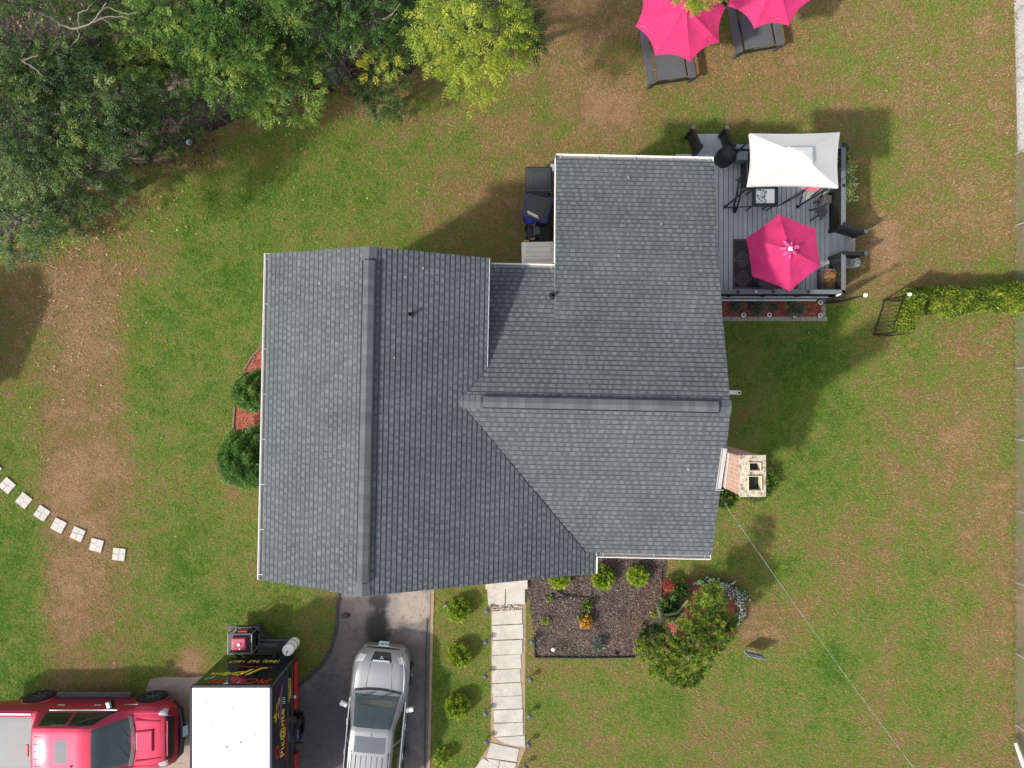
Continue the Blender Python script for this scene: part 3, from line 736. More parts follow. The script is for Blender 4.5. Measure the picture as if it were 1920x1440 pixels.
# gutters: white trough with dark inside, brackets
def gutter(a, b_, z, out, name='gutter'):
    a = Vector((*a, z)); b_ = Vector((*b_, z)); o = Vector((out[0], out[1], 0)); m = MB(); Z = Vector((0, 0, 1))
    m.bar(a + o * .055 - Z * .085, b_ + o * .055 - Z * .085, 0.11, 0.006, ) if False else None
    d = (b_ - a).normalized()
    def strip(p, q):
        m.add([a + p, b_ + p, b_ + q, a + q], [(0, 1, 2, 3)])
    prof = [(.004, 0), (.004, -.10), (.09, -.10), (.115, -.04), (.115, .004), (.129, .004), (.129, -.045), (.10, -.115), (-.0, -.115)]
    for i in range(len(prof) - 1): strip(o * prof[i][0] + Z * prof[i][1], o * prof[i + 1][0] + Z * prof[i + 1][1])
    for e in (a, b_): m.add([e + o * .0 - Z * .115, e + o * .10 - Z * .115, e + o * .135 - Z * .045, e + o * .135 + Z * .004, e + Z * .004], [(0, 1, 2, 3, 4)])
    g_ = m.build(name, M['white'], house)
    n = max(2, int((b_ - a).length / 1.05))
    for i in range(n + 1):
        m = MB(); c = a + (b_ - a) * ((i + .12) / (n + .24)); m.bar(c - o * .01 + Z * .0, c + o * .12 + Z * .0, 0.013, 0.008); m.build('bracket', M['galv'], g_)
    m = MB(); m.add([a + o * .006 - Z * .07, b_ + o * .006 - Z * .07, b_ + o * .105 - Z * .07, a + o * .105 - Z * .07], [(0, 1, 2, 3)]); m.build('gutter_grime', simple('gutter_grime', (0.20, 0.19, 0.18), 0.9, 0.4, 20), g_)
gutter((-6.06, 3.1), (-6.06, -4.97), zmW(-6.06, 0) + .005, (-1, 0))
gutter((2.33, EAV - .0), (5.33, EAV), zS(0, EAV) + .005, (0, -1))
gutter((-.6, 3.02), (1.04, 3.02), zN(0, 3.02) + .005, (0, 1))
gutter((1.05, 6.09), (5.29, 6.09), zN2(0, 6.09) + .005, (0, 1))
m = MB(); m.bar((2.345, EAV - .14, zmE(2.33, 0) - .02), (2.345, -4.97, zmE(2.33, 0) - .02), 0.035, 0.09); m.build('drip_edge', M['white'], house); m = MB()
m.bar((-.62, .4, zmE(-.63, 0) - .06), (-.62, 3.1, zmE(-.63, 0) - .06), 0.02, 0.12); m.build('drip_edge', M['white'], house)
m = MB()   # white rake boards
for (a, b_) in (((1.04, 3.2, zN2(0, 3.2)), (1.04, 6.09, zN2(0, 6.09))), ):
    m.bar(Vector(a) + Vector((0, 0, -.08)), Vector(b_) + Vector((0, 0, -.08)), 0.03, 0.15)
m.build('rake_board', M['white'], house)
# vent pipes
def vpipe(px, py, z, r, h, rc):
    c = P(px, py, z); cl = Matrix.Rotation(-HR, 4, 'Z') @ c
    m = MB(); m.lathe((cl.x, cl.y, z - .02), [(rc, 0), (rc * .7, .05), (r, .09), (r, h), (r * .8, h), (r * .8, h - .12)], 18, cap=False)
    p = m.build('vent_pipe', M['black'], house, smooth=True)
    m = MB(); m.lathe((cl.x, cl.y, z + .02), [(0, h - .14), (r * .8, h - .14)], 18); m.build('pipe_throat', M['rubber'], p)
vpipe(771, 590, zmE(-2.3, 0), .045, .22, .12)
vpipe(1036, 555, zN(1.0, 2.2), .04, .20, .10)
m = MB(); a = H(0, 0); 
m.tube([(5.1, -.08, 4.75), (5.70, -.10, 4.75), (5.78, -.10, 4.79), (5.79, -.10, 4.90)], .055, 12); pf = m.build('exhaust_pipe', M['lampwhite'], house, smooth=True)
m = MB(); m.lathe((5.79, -.10, 4.903), [(0, 0), (.036, .001)], 14); m.build('pipe_throat', M['rubber'], pf)
# chimney
CX0, CX1, CY0, CY1 = 5.36, 5.93, -2.62, -1.70
chim = MB(); chim.box(((CX0 + CX1) / 2 + .0, (CY0 + CY1) / 2, 2.75), (CX1 - CX0, CY1 - CY0, 5.5))
for (x0_, x1_, y0_, y1_) in ((CX0, CX0 + .05, CY0, CY1), (CX1 - .05, CX1, CY0, CY1), (CX0 + .05, CX1 - .05, CY0, CY0 + .05), (CX0 + .05, CX1 - .05, CY1 - .05, CY1)): chim.box(((x0_ + x1_) / 2, (y0_ + y1_) / 2, 5.85), (x1_ - x0_, y1_ - y0_, .7))

chim.box(((CX0 + CX1) / 2, (CY0 + CY1) / 2, 1.2), (CX1 - CX0 + .24, CY1 - CY0 + .35, 2.4))
inv = Matrix.Rotation(-HR, 4, 'Z')
ch = chim.build('chimney', M['brick'], house); ch.matrix_parent_inverse = inv
c0 = ((CX0 + CX1) / 2, (CY0 + CY1) / 2)
def ring(m, cx, cy, wx, wy, hx, hy, z0, z1):
    for (x0, x1, y0, y1) in ((cx - wx, cx - hx, cy - wy, cy + wy), (cx + hx, cx + wx, cy - wy, cy + wy), (cx - hx, cx + hx, cy - wy, cy - hy), (cx - hx, cx + hx, cy + hy, cy + wy)):
        m.box(((x0 + x1) / 2, (y0 + y1) / 2, (z0 + z1) / 2), (x1 - x0, y1 - y0, z1 - z0))
fl = [(5.69, -1.94, .145, .105), (5.69, -2.33, .165, .18)]
m = MB(); zt0, zt1 = 6.201, 6.32
xs_ = [CX0 + .0, 5.69 - .15, 5.69 + .15, CX1 + .03]
ys_ = [CY0 - .03, -2.505, -2.155, -2.04, -1.84, CY1 + .03]
for i in range(3):
    for j in range(5):
        if i == 1 and j in (1, 3): continue
        m.box(((xs_[i] + xs_[i + 1]) / 2, (ys_[j] + ys_[j + 1]) / 2, (zt0 + zt1) / 2), (xs_[i + 1] - xs_[i], ys_[j + 1] - ys_[j], zt1 - zt0))
crown = m.build('crown', M['cap'], ch)
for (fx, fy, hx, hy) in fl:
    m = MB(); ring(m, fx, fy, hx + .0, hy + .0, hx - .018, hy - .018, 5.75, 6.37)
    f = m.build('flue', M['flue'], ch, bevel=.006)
    m = MB(); m.box((fx, fy, 6.14), ((hx - .022) * 2, (hy - .022) * 2, .02)); m.build('flue_shadow', M['black'], ch)  # black plate stands in for the shade down inside the sooty flue
m = MB(); m.bar((5.29, -1.60, 5.345), (5.25, -2.68, 4.955), .11, .012); m.bar((5.21, -1.58, 5.37), (5.17, -2.70, 4.97), .018, .03)
m.bar((5.17, -2.69, 4.97), (5.36, -2.69, 4.97), .02, .05); m.bar((5.345, -1.70, 5.5), (5.345, -2.62, 5.15), .012, .10)
fo = m.build('flashing', simple('metal_flashing', (0.5, 0.5, 0.5), 0.35, .1, 5, metal=.4), ch)
# front step
m = MB(); m.box((*P2(950, 1093), 0.09), (1.35, 0.30, 0.18)); tag(m.build('front_step', M['slab'], bevel=.01), 'pale stone step at the front door under the roof edge', 'step')
# attic wire to the street
wp = [P(1355, 940, 4.45)]
e = P(2150, 2010, 6.6)
for i in range(1, 25):
    t = i / 24; p = wp[0].lerp(e, t); p.z -= 1.1 * math.sin(math.pi * t) * (1.0); wp.append(p)
m = MB(); m.tube(wp, .0045, 6)
q = [p + Vector((0, 0, .018)) for p in wp]; m2 = []
for i in range(24 * 5):
    t = i / (24 * 5) * 24; k = int(t); p = q[k].lerp(q[min(k + 1, 24)], t - k); m2.append(p + Vector((.008 * math.cos(i * .9), .008 * math.sin(i * .9), 0)))
m.tube(m2, .002, 5)
tag(m.build('power_cable', M['wire']), 'pale overhead cable running from the roof edge across the right lawn', 'cable')
# ============================================================ vegetation
GREEN = [(0.0, (0.008, 0.022, 0.003)), (0.35, (0.027, 0.076, 0.008)), (0.65, (0.082, 0.170, 0.020)), (1.0, (0.25, 0.33, 0.045))]
M['leafg'] = leafmat('green_leaf', GREEN, trans=0.22)
M['leafb'] = leafmat('blue_green_leaf', [(0.0, (0.008, 0.022, 0.004)), (0.35, (0.027, 0.068, 0.012)), (0.7, (0.085, 0.152, 0.028)), (1.0, (0.24, 0.30, 0.055))], trans=0.22)
M['leafy'] = leafmat('yellow_green_leaf', [(0.0, (0.07, 0.13, 0.02)), (0.35, (0.20, 0.29, 0.03)), (0.7, (0.42, 0.46, 0.05)), (1.0, (0.62, 0.48, 0.05))], trans=0.45)
M['leafbr'] = leafmat('bright_shrub_leaf', [(0.0, (0.04, 0.11, 0.006)), (0.35, (0.16, 0.28, 0.018)), (0.7, (0.37, 0.46, 0.04)), (1.0, (0.50, 0.54, 0.08))], trans=0.3)
M['leafd'] = leafmat('dark_shrub_leaf', [(0.0, (0.02, 0.055, 0.012)), (0.4, (0.07, 0.165, 0.035)), (0.8, (0.15, 0.28, 0.06)), (1.0, (0.22, 0.33, 0.09))])
M['leafp'] = leafmat('pine_needle', [(0.0, (0.03, 0.055, 0.014)), (0.35, (0.13, 0.21, 0.030)), (0.7, (0.27, 0.37, 0.045)), (1.0, (0.42, 0.47, 0.07))], trans=0.25)
M['leafv'] = leafmat('vine_leaf', [(0.0, (0.04, 0.085, 0.010)), (0.35, (0.15, 0.23, 0.022)), (0.7, (0.31, 0.36, 0.04)), (1.0, (0.46, 0.44, 0.08))], trans=0.3)
M['leafs'] = leafmat('silver_leaf', [(0.0, (0.05, 0.08, 0.06)), (0.5, (0.12, 0.17, 0.13)), (1.0, (0.22, 0.27, 0.2))])
M['petal'] = leafmat('white_petal', [(0.0, (0.35, 0.38, 0.33)), (0.5, (0.66, 0.67, 0.63)), (1.0, (0.82, 0.82, 0.80))], trans=0.1)
M['orange'] = leafmat('orange_leaf', [(0.0, (0.25, 0.06, 0.01)), (0.5, (0.55, 0.24, 0.02)), (1.0, (0.68, 0.45, 0.08))])
M['coral'] = leafmat('coral_bloom', [(0.0, (0.20, 0.03, 0.02)), (0.5, (0.45, 0.10, 0.05)), (1.0, (0.60, 0.22, 0.12))])
M['dried'] = leafmat('dried_frond', [(0.0, (0.16, 0.07, 0.02)), (0.5, (0.40, 0.22, 0.08)), (1.0, (0.62, 0.45, 0.22))])

def unit(a): return a / (np.linalg.norm(a, axis=1, keepdims=True) + 1e-9)
def frond_geo(c, d, L, pairs, ll, lw, tint, droop=0.25):
    """compound leaves: c start (n,3), d direction (n,3), L length (n,)"""
    n = len(c); up = np.array([0, 0, 1.0]); side = unit(np.cross(d, up) + rng.normal(0, 0.15, (n, 3)))
    nrm = unit(np.cross(side, d))
    Vs = []; T = []
    for j in range(2 * pairs + 1):
        t = 1.0 if j == 2 * pairs else 0.18 + 0.80 * ((j // 2) + 0.5) / pairs
        sg = 0.0 if j == 2 * pairs else (1.0 if j % 2 else -1.0)
        taper = (1.0 - 0.45 * abs(t - 0.5) * 1.6)
        base = c + d * (L * t)[:, None] - up * (droop * L * t * t)[:, None]
        ld = unit(d * (1.0 if sg == 0 else 0.55) + side * sg * 0.95 - nrm * 0.22 + rng.normal(0, 0.16, (n, 3)))
        l = (ll * taper * rng.uniform(0.8, 1.2, n))[:, None]
        ls = unit(np.cross(ld, nrm) + rng.normal(0, 0.25, (n, 3))); w_ = l * lw / ll * 0.5
        q = np.stack([base, base + ld * l * 0.45 + ls * w_, base + ld * l, base + ld * l * 0.45 - ls * w_], 1)
        Vs.append(q); T.append(tint + rng.normal(0, 0.07, n))
    V = np.concatenate(Vs).reshape(-1, 3); T = np.concatenate(T)
    return V, np.arange(len(V)).reshape(-1, 4), T
def clumps_in(c, rx, ry, rz, n, shell=0.55, bottom=-0.35):
    p = unit(rng.normal(0, 1, (n * 3, 3))); p = p[p[:, 2] > bottom][:n]
    r = rng.uniform(shell, 1.0, (len(p), 1)) ** 0.7
    return np.asarray(c) + p * r * np.array([rx, ry, rz]), p
def crown(name, parent, c, rx, ry, rz, nclump, per, mat, cl_r=0.55, L=(0.28, 0.46), pairs=5, ll=0.12, lw=0.05, base=0.45, spread=0.16, drop_bias=0.0, extra=None):
    cc, dd = clumps_in(c, rx, ry, rz, nclump)
    if extra is not None: cc = np.concatenate([cc, extra]); dd = np.concatenate([dd, unit(extra - np.asarray(c))])
    ct = rng.normal(base, spread, len(cc))
    cen = np.repeat(cc, per, 0); out = np.repeat(dd, per, 0); tt = np.repeat(ct, per)
    ph = rng.uniform(0, 2 * np.pi, len(cen)); el = rng.normal(0.05, 0.35, len(cen))
    d = np.stack([np.cos(ph) * np.cos(el), np.sin(ph) * np.cos(el), np.sin(el)], 1)
    d = unit(d + out * np.array([0.55, 0.55, 0.15]))
    st = cen + d * rng.uniform(0, cl_r, (len(cen), 1)) * np.array([1, 1, 0.5]) + rng.normal(0, 0.12 * cl_r, (len(cen), 3)) * np.array([1, 1, 0.7])
    Lv = rng.uniform(L[0], L[1], len(cen))
    Vx, Fx, T = frond_geo(st, d, Lv, pairs, ll, lw, tt + rng.normal(0, 0.08, len(cen)))
    o = np_mesh(name, Vx, Fx, mat, parent, {'tint': T}); return o, cc
def limb(m, a, b, r0, r1, wob=0.12, n=7, seed=0):
    rg = random.Random(seed); a = Vector(a); b = Vector(b); L = (b - a).length; pts = []; rs = []
    for i in range(n):
        t = i / (n - 1); p = a.lerp(b, t) + Vector((rg.uniform(-1, 1), rg.uniform(-1, 1), rg.uniform(-.5, .5))) * wob * L * 0.25 * math.sin(math.pi * t)
        p.z += 0.10 * L * math.sin(math.pi * t); pts.append(p); rs.append(r0 + (r1 - r0) * t)
    m.tube(pts, rs, 7); return pts
def tree(px, py, z, rpx, label, mat='leafg', nclump=34, per=16, base=0.45, rz=None, trunk=None, lean=(0, 0), group='trees of the wood at the upper left', cat='tree', name='tree', **kw):
    """px,py = where the crown's middle shows, z = its height"""
    c = P(px, py, z); r = rpx * (HC - z) / F; rz = rz or r * 0.55
    far = P(px, py, 0); q = .62 if z > 2.5 else 0.0         # the wood leans out over the lawn
    bx, by = (c.x + (far.x - c.x) * q, c.y + (far.y - c.y) * q) if trunk is None else trunk
    root = thing(name, (bx, by, 0), label, cat, group=group)
    lc = (c.x - bx, c.y - by, c.z)
    cr, cc = crown('crown', root, lc, r, r, rz, nclump, per, M[mat], base=base, **kw)
    m = MB(); z1 = max(0.5, z - rz * 1.1); rt = 0.05 + 0.016 * z
    m.tube([(0, 0, -.1), (lc[0] * .15, lc[1] * .15, z1 * .35), (lc[0] * .5, lc[1] * .5, z1 * .75), (lc[0] * .8, lc[1] * .8, z1)], [rt * 1.25, rt, rt * .8, rt * .65], 10)
    t0 = Vector((lc[0] * .8, lc[1] * .8, z1)); fork = []
    for k in range(5):
        a = random.uniform(0, 6.28); p = Vector((lc[0] + math.cos(a) * r * .45, lc[1] + math.sin(a) * r * .45, z - rz * .2)); fork.append(p)
        limb(m, t0, p, rt * .5, rt * .22, .3, 7, random.random())
    for i in range(0, len(cc), 1):
        p = Vector(cc[i]); f = min(fork, key=lambda q: (q - p).length); limb(m, f, p, rt * .18, .008, .5, 6, random.random())
    m.build('trunk', M['bark'], root, smooth=True)
    return root
def scatter_leaves(name, parent, pts, nrm, size, asp, mat, tint, jit=0.6):
    n = len(pts); d = unit(nrm + rng.normal(0, jit, (n, 3))); s = unit(np.cross(d, rng.normal(0, 1, (n, 3))))
    l = size * rng.uniform(0.6, 1.3, (n, 1)); w_ = l * asp * .5
    q = np.stack([pts, pts + d * l * .5 + s * w_, pts + d * l, pts + d * l * .5 - s * w_], 1).reshape(-1, 3)
    return np_mesh(name, q, np.arange(4 * n).reshape(n, 4), mat, parent, {'tint': tint})
def blobshrub(name, c, r, rz, n, size, mat, label, cat, group=None, base=0.45, lump=0.12, asp=0.45, trunkh=None, jit=0.6, yaw=0.0):
    root = thing(name, (c[0], c[1], 0), label, cat, group=group)
    p = unit(rng.normal(0, 1, (n, 3))); p[:, 2] = np.where(p[:, 2] < -0.5, -p[:, 2], p[:, 2])
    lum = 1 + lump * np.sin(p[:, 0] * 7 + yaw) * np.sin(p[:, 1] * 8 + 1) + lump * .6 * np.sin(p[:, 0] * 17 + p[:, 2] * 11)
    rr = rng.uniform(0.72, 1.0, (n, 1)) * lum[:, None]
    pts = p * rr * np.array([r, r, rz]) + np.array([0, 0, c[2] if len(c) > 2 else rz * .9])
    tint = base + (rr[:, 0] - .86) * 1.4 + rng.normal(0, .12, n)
    scatter_leaves('foliage', root, pts, p, size, asp, M[mat], tint, jit)
    m = MB(); zc = c[2] if len(c) > 2 else rz * .9
    m.tube([(0, 0, -.05), (0.01, 0, zc)], [.035, .02], 7)
    for k in range(7):
        a = k * .9; m.tube([(0, 0, .08), (math.cos(a) * r * .4, math.sin(a) * r * .4, zc), (math.cos(a) * r * .7, math.sin(a) * r * .7, zc + rz * .3)], [.014, .01, .005], 5)
    m.build('stem', M['bark'], root)
    return root
# --- the wood
W = 'trees of the wood at the upper left'
TR = [
 (35, 60, 7.6, 120, 'tall blue-green tree crown filling the top left corner of the wood', 'leafb', 46, 17, .50),
 (180, 190, 6.6, 92, 'blue-green crown behind the dark gap with the plank heap', 'leafb', 44, 17, .46),
 (60, 230, 7.0, 105, 'blue-green crown below the corner tree at the left edge', 'leafb', 44, 17, .42),
 (30, 370, 5.8, 95, 'lower blue-green crown at the left edge above the leaf litter', 'leafb', 36, 16, .40),
 (140, 320, 5.0, 80, 'thin grey-green crown over the dry branches at the edge of the wood', 'leafb', 26, 13, .50),
 (245, 85, 6.0, 72, 'crown right of the dark gap with bare branches at the top left', 'leafg', 30, 15, .45),
 (340, 32, 6.4, 70, 'dark green crown at the top edge, right of the bare branches', 'leafg', 36, 16, .50),
 (436, 105, 5.6, 80, 'fresh green crown above the wire fence, left of the bright one', 'leafg', 40, 17, .55),
 (470, 25, 6.2, 85, 'green crown touching the top edge between two fresh green ones', 'leafg', 36, 16, .50),
 (530, 150, 4.4, 70, 'bright green low crown leaning out over the lawn edge', 'leafg', 30, 15, .62),
 (610, 45, 5.2, 70, 'shadowy green crown with bare twigs at the top edge', 'leafg', 20, 12, .22),
 (690, 20, 5.4, 60, 'dark green crown at the top edge next to the yellow-green tree', 'leafg', 20, 12, .24),
 (975, 60, 4.2, 30, 'dark green sapling peeping out right of the yellow-green tree', 'leafb', 16, 12, .42),
 (790, 40, 4.6, 45, 'dark green crown hidden behind the left side of the yellow-green tree', 'leafg', 14, 13, .38),
]
for (px, py, z, rp, lb, mt, nc, pr, bs) in TR:
    z *= .74; tree(px, py, z, rp, lb, mt, int(nc * 1.0), int(pr * 1.7), bs + .04, rz=rp * (HC - z) / F * .85, cl_r=.42, ll=.105, lw=.038, spread=.24, L=(.24, .40))
# low growth at the wood's edge
for (px, py, z, rp, lb, mt, nc, pr, bs) in (
 (600, 105, 1.9, 42, 'small green sapling in the shade under the bare twigs', 'leafg', 12, 12, .45),
 (715, 165, 1.6, 40, 'low grey-green sapling at the lawn edge under the yellow sprigs', 'leafb', 14, 13, .45),
 (262, 128, 1.6, 30, 'green undergrowth sapling in the dark gap behind the planks', 'leafg', 14, 12, .35),
 (330, 228, 0.7, 55, 'dark creeping shrub on the ground behind the wire fence', 'leafg', 18, 12, .35),
 (250, 250, 0.9, 45, 'dark low shrub left of the creeping shrub behind the wire fence', 'leafg', 14, 12, .30),
 (40, 420, 1.6, 60, 'low green shrub at the left edge above the brown litter', 'leafg', 18, 14, .55),
 (140, 428, 0.6, 30, 'small pale green sapling standing in the brown litter', 'leafb', 8, 10, .62),
 (230, 345, 0.8, 34, 'small grey-green sapling in front of the dry branches', 'leafb', 8, 10, .55),
 (110, 375, 1.8, 45, 'grey-green shrub in front of the lowest crown at the left', 'leafb', 14, 12, .45),
 (530, 205, 1.0, 22, 'little bright sapling on the lawn edge below the bright crown', 'leafg', 6, 10, .6),
 (725, 198, 0.6, 18, 'little grey-green sapling below the yellow sprigs', 'leafb', 5, 9, .6)):
    tree(px, py, z, rp, lb, mt, nc, pr, bs, rz=max(.18, rp * .013 * .6), cl_r=.28, L=(.18, .34), ll=.09, lw=.04, cat='shrub', name='sapling', group='low growth at the edge of the wood')
tree(715, 122, 2.6, 24, 'yellow sprigs of a thin sapling above the grey-green one', 'leafy', 7, 9, .48, rz=.3, cl_r=.25, L=(.22, .36), cat='shrub', name='sapling')
# yellow-green tree, with fingers hanging over the lawn
cY = P(890, 50, 5.2)
ex = np.array([list(P(a, b_, z)) for a, b_, z in ((800, 75, 4.9), (812, 105, 4.7), (850, 130, 4.5), (872, 150, 4.4), (895, 165, 4.3), (905, 140, 4.5), (960, 90, 4.7), (975, 60, 4.9), (840, 20, 5.4), (790, 40, 5.1), (910, 100, 4.9), (930, 120, 4.6), (880, 120, 4.8), (870, 90, 5.1), (840, 70, 5.2))])
root = thing('tree', (cY.x, cY.y + 2.0, 0), 'yellow-green tree with long drooping leaves leaning over the lawn at the top', 'tree')
off = np.array([cY.x, cY.y + 2.0, 0])
cr, cc = crown('crown', root, np.array(cY) - off, 1.22, 1.1, .75, 30, 15, M['leafy'], cl_r=.32, L=(.30, .48), pairs=5, ll=.135, lw=.045, base=.42, spread=.12, extra=ex - off)
m = MB(); m.tube([(0, 0, 0), (.1, -.5, 2.2), (.05, -1.6, 4.3)], [.16, .13, .08], 10)
for p in cc: limb(m, (.05, -1.6, 4.2), p, .03, .008, .4, 7, random.random())
m.build('trunk', M['bark'], root, smooth=True)
# branch tip of a yellow-green tree over the parasol
cT = P(1308, -12, 4.0)
root = thing('tree', (cT.x + .3, cT.y + 1.6, 0), 'yellow-green branch tip hanging over the left parasol at the top edge', 'tree')
crown('crown', root, (-.3, -1.6 + .0, 4.0), .42, .30, .35, 16, 12, M['leafy'], cl_r=.2, L=(.2, .34), pairs=5, ll=.10, lw=.035, base=.5)
m = MB(); m.tube([(0, 0, 0), (0, .1, 2.5), (-.2, -.9, 3.9), (-.3, -1.6, 4.0)], [.10, .08, .04, .015], 8); m.build('trunk', M['bark'], root, smooth=True)
# bare branches in the gaps
def smooth_line(pp, k_=4):
    out = []; rj_ = random.Random(len(pp))
    for i in range(len(pp) - 1):
        p0 = pp[max(i - 1, 0)]; p1, p2 = pp[i], pp[i + 1]; p3 = pp[min(i + 2, len(pp) - 1)]
        for k in range(k_):
            t = k / k_; out.append(.5 * ((2 * p1) + (-p0 + p2) * t + (2 * p0 - 5 * p1 + 4 * p2 - p3) * t * t + (-p0 + 3 * p1 - 3 * p2 + p3) * t ** 3) + Vector((rj_.uniform(-.02, .02), rj_.uniform(-.02, .02), 0)) * (k > 0))
    return out + [pp[-1]]
def snag(pts, label, r=.03, sub=()):
    m = MB(); pp = [P(*q) for q in pts]; pp = smooth_line(pp); n = len(pp)
    m.tube(pp, [r * (1 - .7 * i / max(1, n - 1)) for i in range(n)], 7)
    for s in sub: q = smooth_line([P(*w_) for w_ in s]); m.tube(q, [r * .5 * (1 - .6 * i / len(q)) for i in range(len(q))], 6)
    return tag(m.build('bare_branch', M['bark'], smooth=True), label, 'branch', 'bare branches in the wood')
snag([(55, 15, 6.4), (95, 32, 6.2), (120, 48, 6.0), (145, 53, 6.2), (172, 42, 6.4), (188, 22, 6.6), (200, 5, 6.8)], 'forked grey branch in the dark gap at the top left', .035,
     [[(145, 53, 6.2), (148, 68, 6.0), (135, 85, 5.8), (122, 95, 5.6)], [(172, 42, 6.4), (205, 31, 6.5), (235, 33, 6.5), (250, 40, 6.4)], [(150, 50, 6.2), (147, 25, 6.3), (160, 20, 6.4), (172, 8, 6.5)], [(188, 32, 6.5), (200, 40, 6.4), (210, 52, 6.3)], [(191, 20, 6.6), (205, 14, 6.6), (232, 25, 6.6), (262, 24, 6.6)]])
snag([(40, 112, 6.8), (60, 125, 6.7), (80, 142, 6.6)], 'short pale branch poking out of the left crowns', .03, [[(45, 112, 6.8), (72, 103, 6.9)]])
snag([(510, 75, 3.5), (525, 50, 4.2), (535, 38, 4.5)], 'thin forked branch left of the shadowy crown', .03, [[(525, 50, 4.2), (545, 60, 4.1), (565, 85, 3.8)], [(540, 62, 4.1), (575, 64, 4.0)]])
snag([(660, 110, 3.0), (690, 60, 3.6), (705, 40, 4.0), (735, 28, 4.2), (750, 5, 4.5)], 'long bare branch in the gap left of the yellow-green tree', .035, [[(690, 60, 3.6), (715, 40, 4.0), (740, 20, 4.3)], [(675, 85, 3.3), (640, 60, 3.6)], [(730, 90, 2.6), (733, 45, 3.9), (745, 25, 4.2)]])
snag([(675, 110, 1.2), (650, 68, 1.6), (615, 55, 1.8)], 'leaning dead trunk in the gap at the lawn edge', .06, [[(650, 68, 1.6), (700, 55, 1.9), (735, 30, 2.4)], [(655, 75, 1.5), (680, 90, 1.3), (720, 110, 1.0)]])
snag([(190, 283, .5), (235, 293, .45), (270, 297, .35), (310, 285, .3)], 'long dry branch lying along the wire fence', .03, [[(240, 292, .5), (270, 280, .5), (295, 272, .5)], [(135, 232, .9), (170, 270, .7), (198, 300, .4)]])
snag([(132, 304, .5), (160, 322, .3), (183, 332, .15)], 'pale dead branch on the ground at the litter edge', .035)
snag([(305, 268, .3), (302, 245, .5), (318, 225, .6)], 'thin curved stem rising from the wire fence', .025)
# heap of planks and brush
rg = random.Random(3)
for i, (a, b_, wd) in enumerate((((322, 132, .25), (330, 158, .3), .17), ((335, 152, .35), (362, 172, .3), .20), ((338, 149, .4), (368, 150, .4), .07), ((352, 172, .42), (348, 206, .2), .12), ((352, 186, .3), (369, 187, .3), .16),
                                 ((303, 190, .3), (330, 178, .35), .12), ((308, 170, .3), (332, 163, .3), .10), ((330, 178, .45), (352, 183, .4), .16), ((352, 152, .5), (356, 170, .4), .12), ((425, 156, .3), (445, 158, .3), .10))):
    m = MB(); m.bar(P(*a), P(*b_), wd, .03)
    tag(m.build('wooden_plank', M['wood'], bevel=.004), ['first plank of the heap, leaning at its upper left', 'widest plank crossing the middle of the heap', 'thin pale batten on top of the heap', 'plank pointing down out of the heap', 'short grey plank at the right of the heap', 'narrow plank at the lower left of the heap', 'thin plank at the left of the heap', 'grey plank under the crossing one in the heap', 'short plank standing on end in the heap', 'lone plank to the right of the heap'][i], 'plank', 'planks of the heap at the edge of the wood')
m = MB()
for i in range(170):
    px = rg.gauss(375, 38); py = rg.gauss(180, 20) - (px - 375) * .25; L = rg.uniform(.4, 1.3); a = rg.gauss(.25, .9)
    c = P(px, py, rg.uniform(.03, .35)); d = Vector((math.cos(a), math.sin(a), rg.uniform(-.15, .15))) * L / 2
    m.tube([c - d, c + Vector((rg.uniform(-.06, .06), rg.uniform(-.06, .06), .03)), c + d], rg.uniform(.005, .014), 4)
for i in range(150):
    px = rg.gauss(610, 75); py = rg.gauss(95, 30); L = rg.uniform(.3, 1.1); a = rg.uniform(0, 3.14)
    c = P(px, py, rg.uniform(.03, .5)); d = Vector((math.cos(a), math.sin(a), rg.uniform(-.2, .2))) * L / 2
    m.tube([c - d, c + Vector((rg.uniform(-.06, .06), rg.uniform(-.06, .06), .03)), c + d], rg.uniform(.004, .010), 4)
for i in range(120):
    t = rg.random(); px = 170 + 130 * t + rg.gauss(0, 14); py = 315 - 30 * t + rg.gauss(0, 8); a = rg.gauss(.15, .5); L = rg.uniform(.2, .9)
    c = P(px, py, rg.uniform(.02, .2)); d = Vector((math.cos(a), math.sin(a), 0)) * L / 2; m.tube([c - d, c + d], rg.uniform(.003, .008), 4)
tag(m.build('brushwood', simple('dry_twigs', (0.20, 0.15, 0.115), .9, .4, 20)), 'tangle of dry twigs and brush along the edge of the wood', 'brushwood', kind='stuff')
m = MB(); m.bar(P(340, 215, .5), P(371, 197, .5), .035, .03); m.tube([P(360, 204, .52), P(375, 210, .45), P(395, 222, .3)], .01, 5)
tag(m.build('wooden_stake', simple('pale_cut_wood', (0.48, 0.42, 0.33), .8, .15)), 'pale freshly cut stick lying below the plank heap', 'stick')
# low wire fence curving along the wood's edge
wfp = [P(*q, 0) for q in ((235, 300), (290, 288), (320, 270), (350, 250), (400, 225), (460, 200), (520, 180), (590, 160), (660, 145))]
wf = thing('wire_fence', wfp[3], 'low sagging wire mesh fence curving along the edge of the wood', 'fence'); iv = Vector(wfp[3])
m = MB()
for i in range(len(wfp) - 1):
    a, b_ = wfp[i] - iv, wfp[i + 1] - iv; L = (b_ - a).length; n = max(2, int(L / .11)); out = Vector((-.20, .28, 0))
    for k in range(n * 2):
        t = k / (2 * n); p = a.lerp(b_, t)
        for sg in (-1, 1):
            t2 = min(1, max(0, t + sg * .6 / L)); m.bar(p, a.lerp(b_, t2) + Vector((0, 0, .62)) + out, .006, .006)
    for z in (.02, .62): m.bar(a + Vector((0, 0, z)) + out * (z / .62), b_ + Vector((0, 0, z)) + out * (z / .62), .008)
m.build('wire_mesh', simple('rusty_wire', (0.22, 0.17, 0.15), .7, .3), wf)
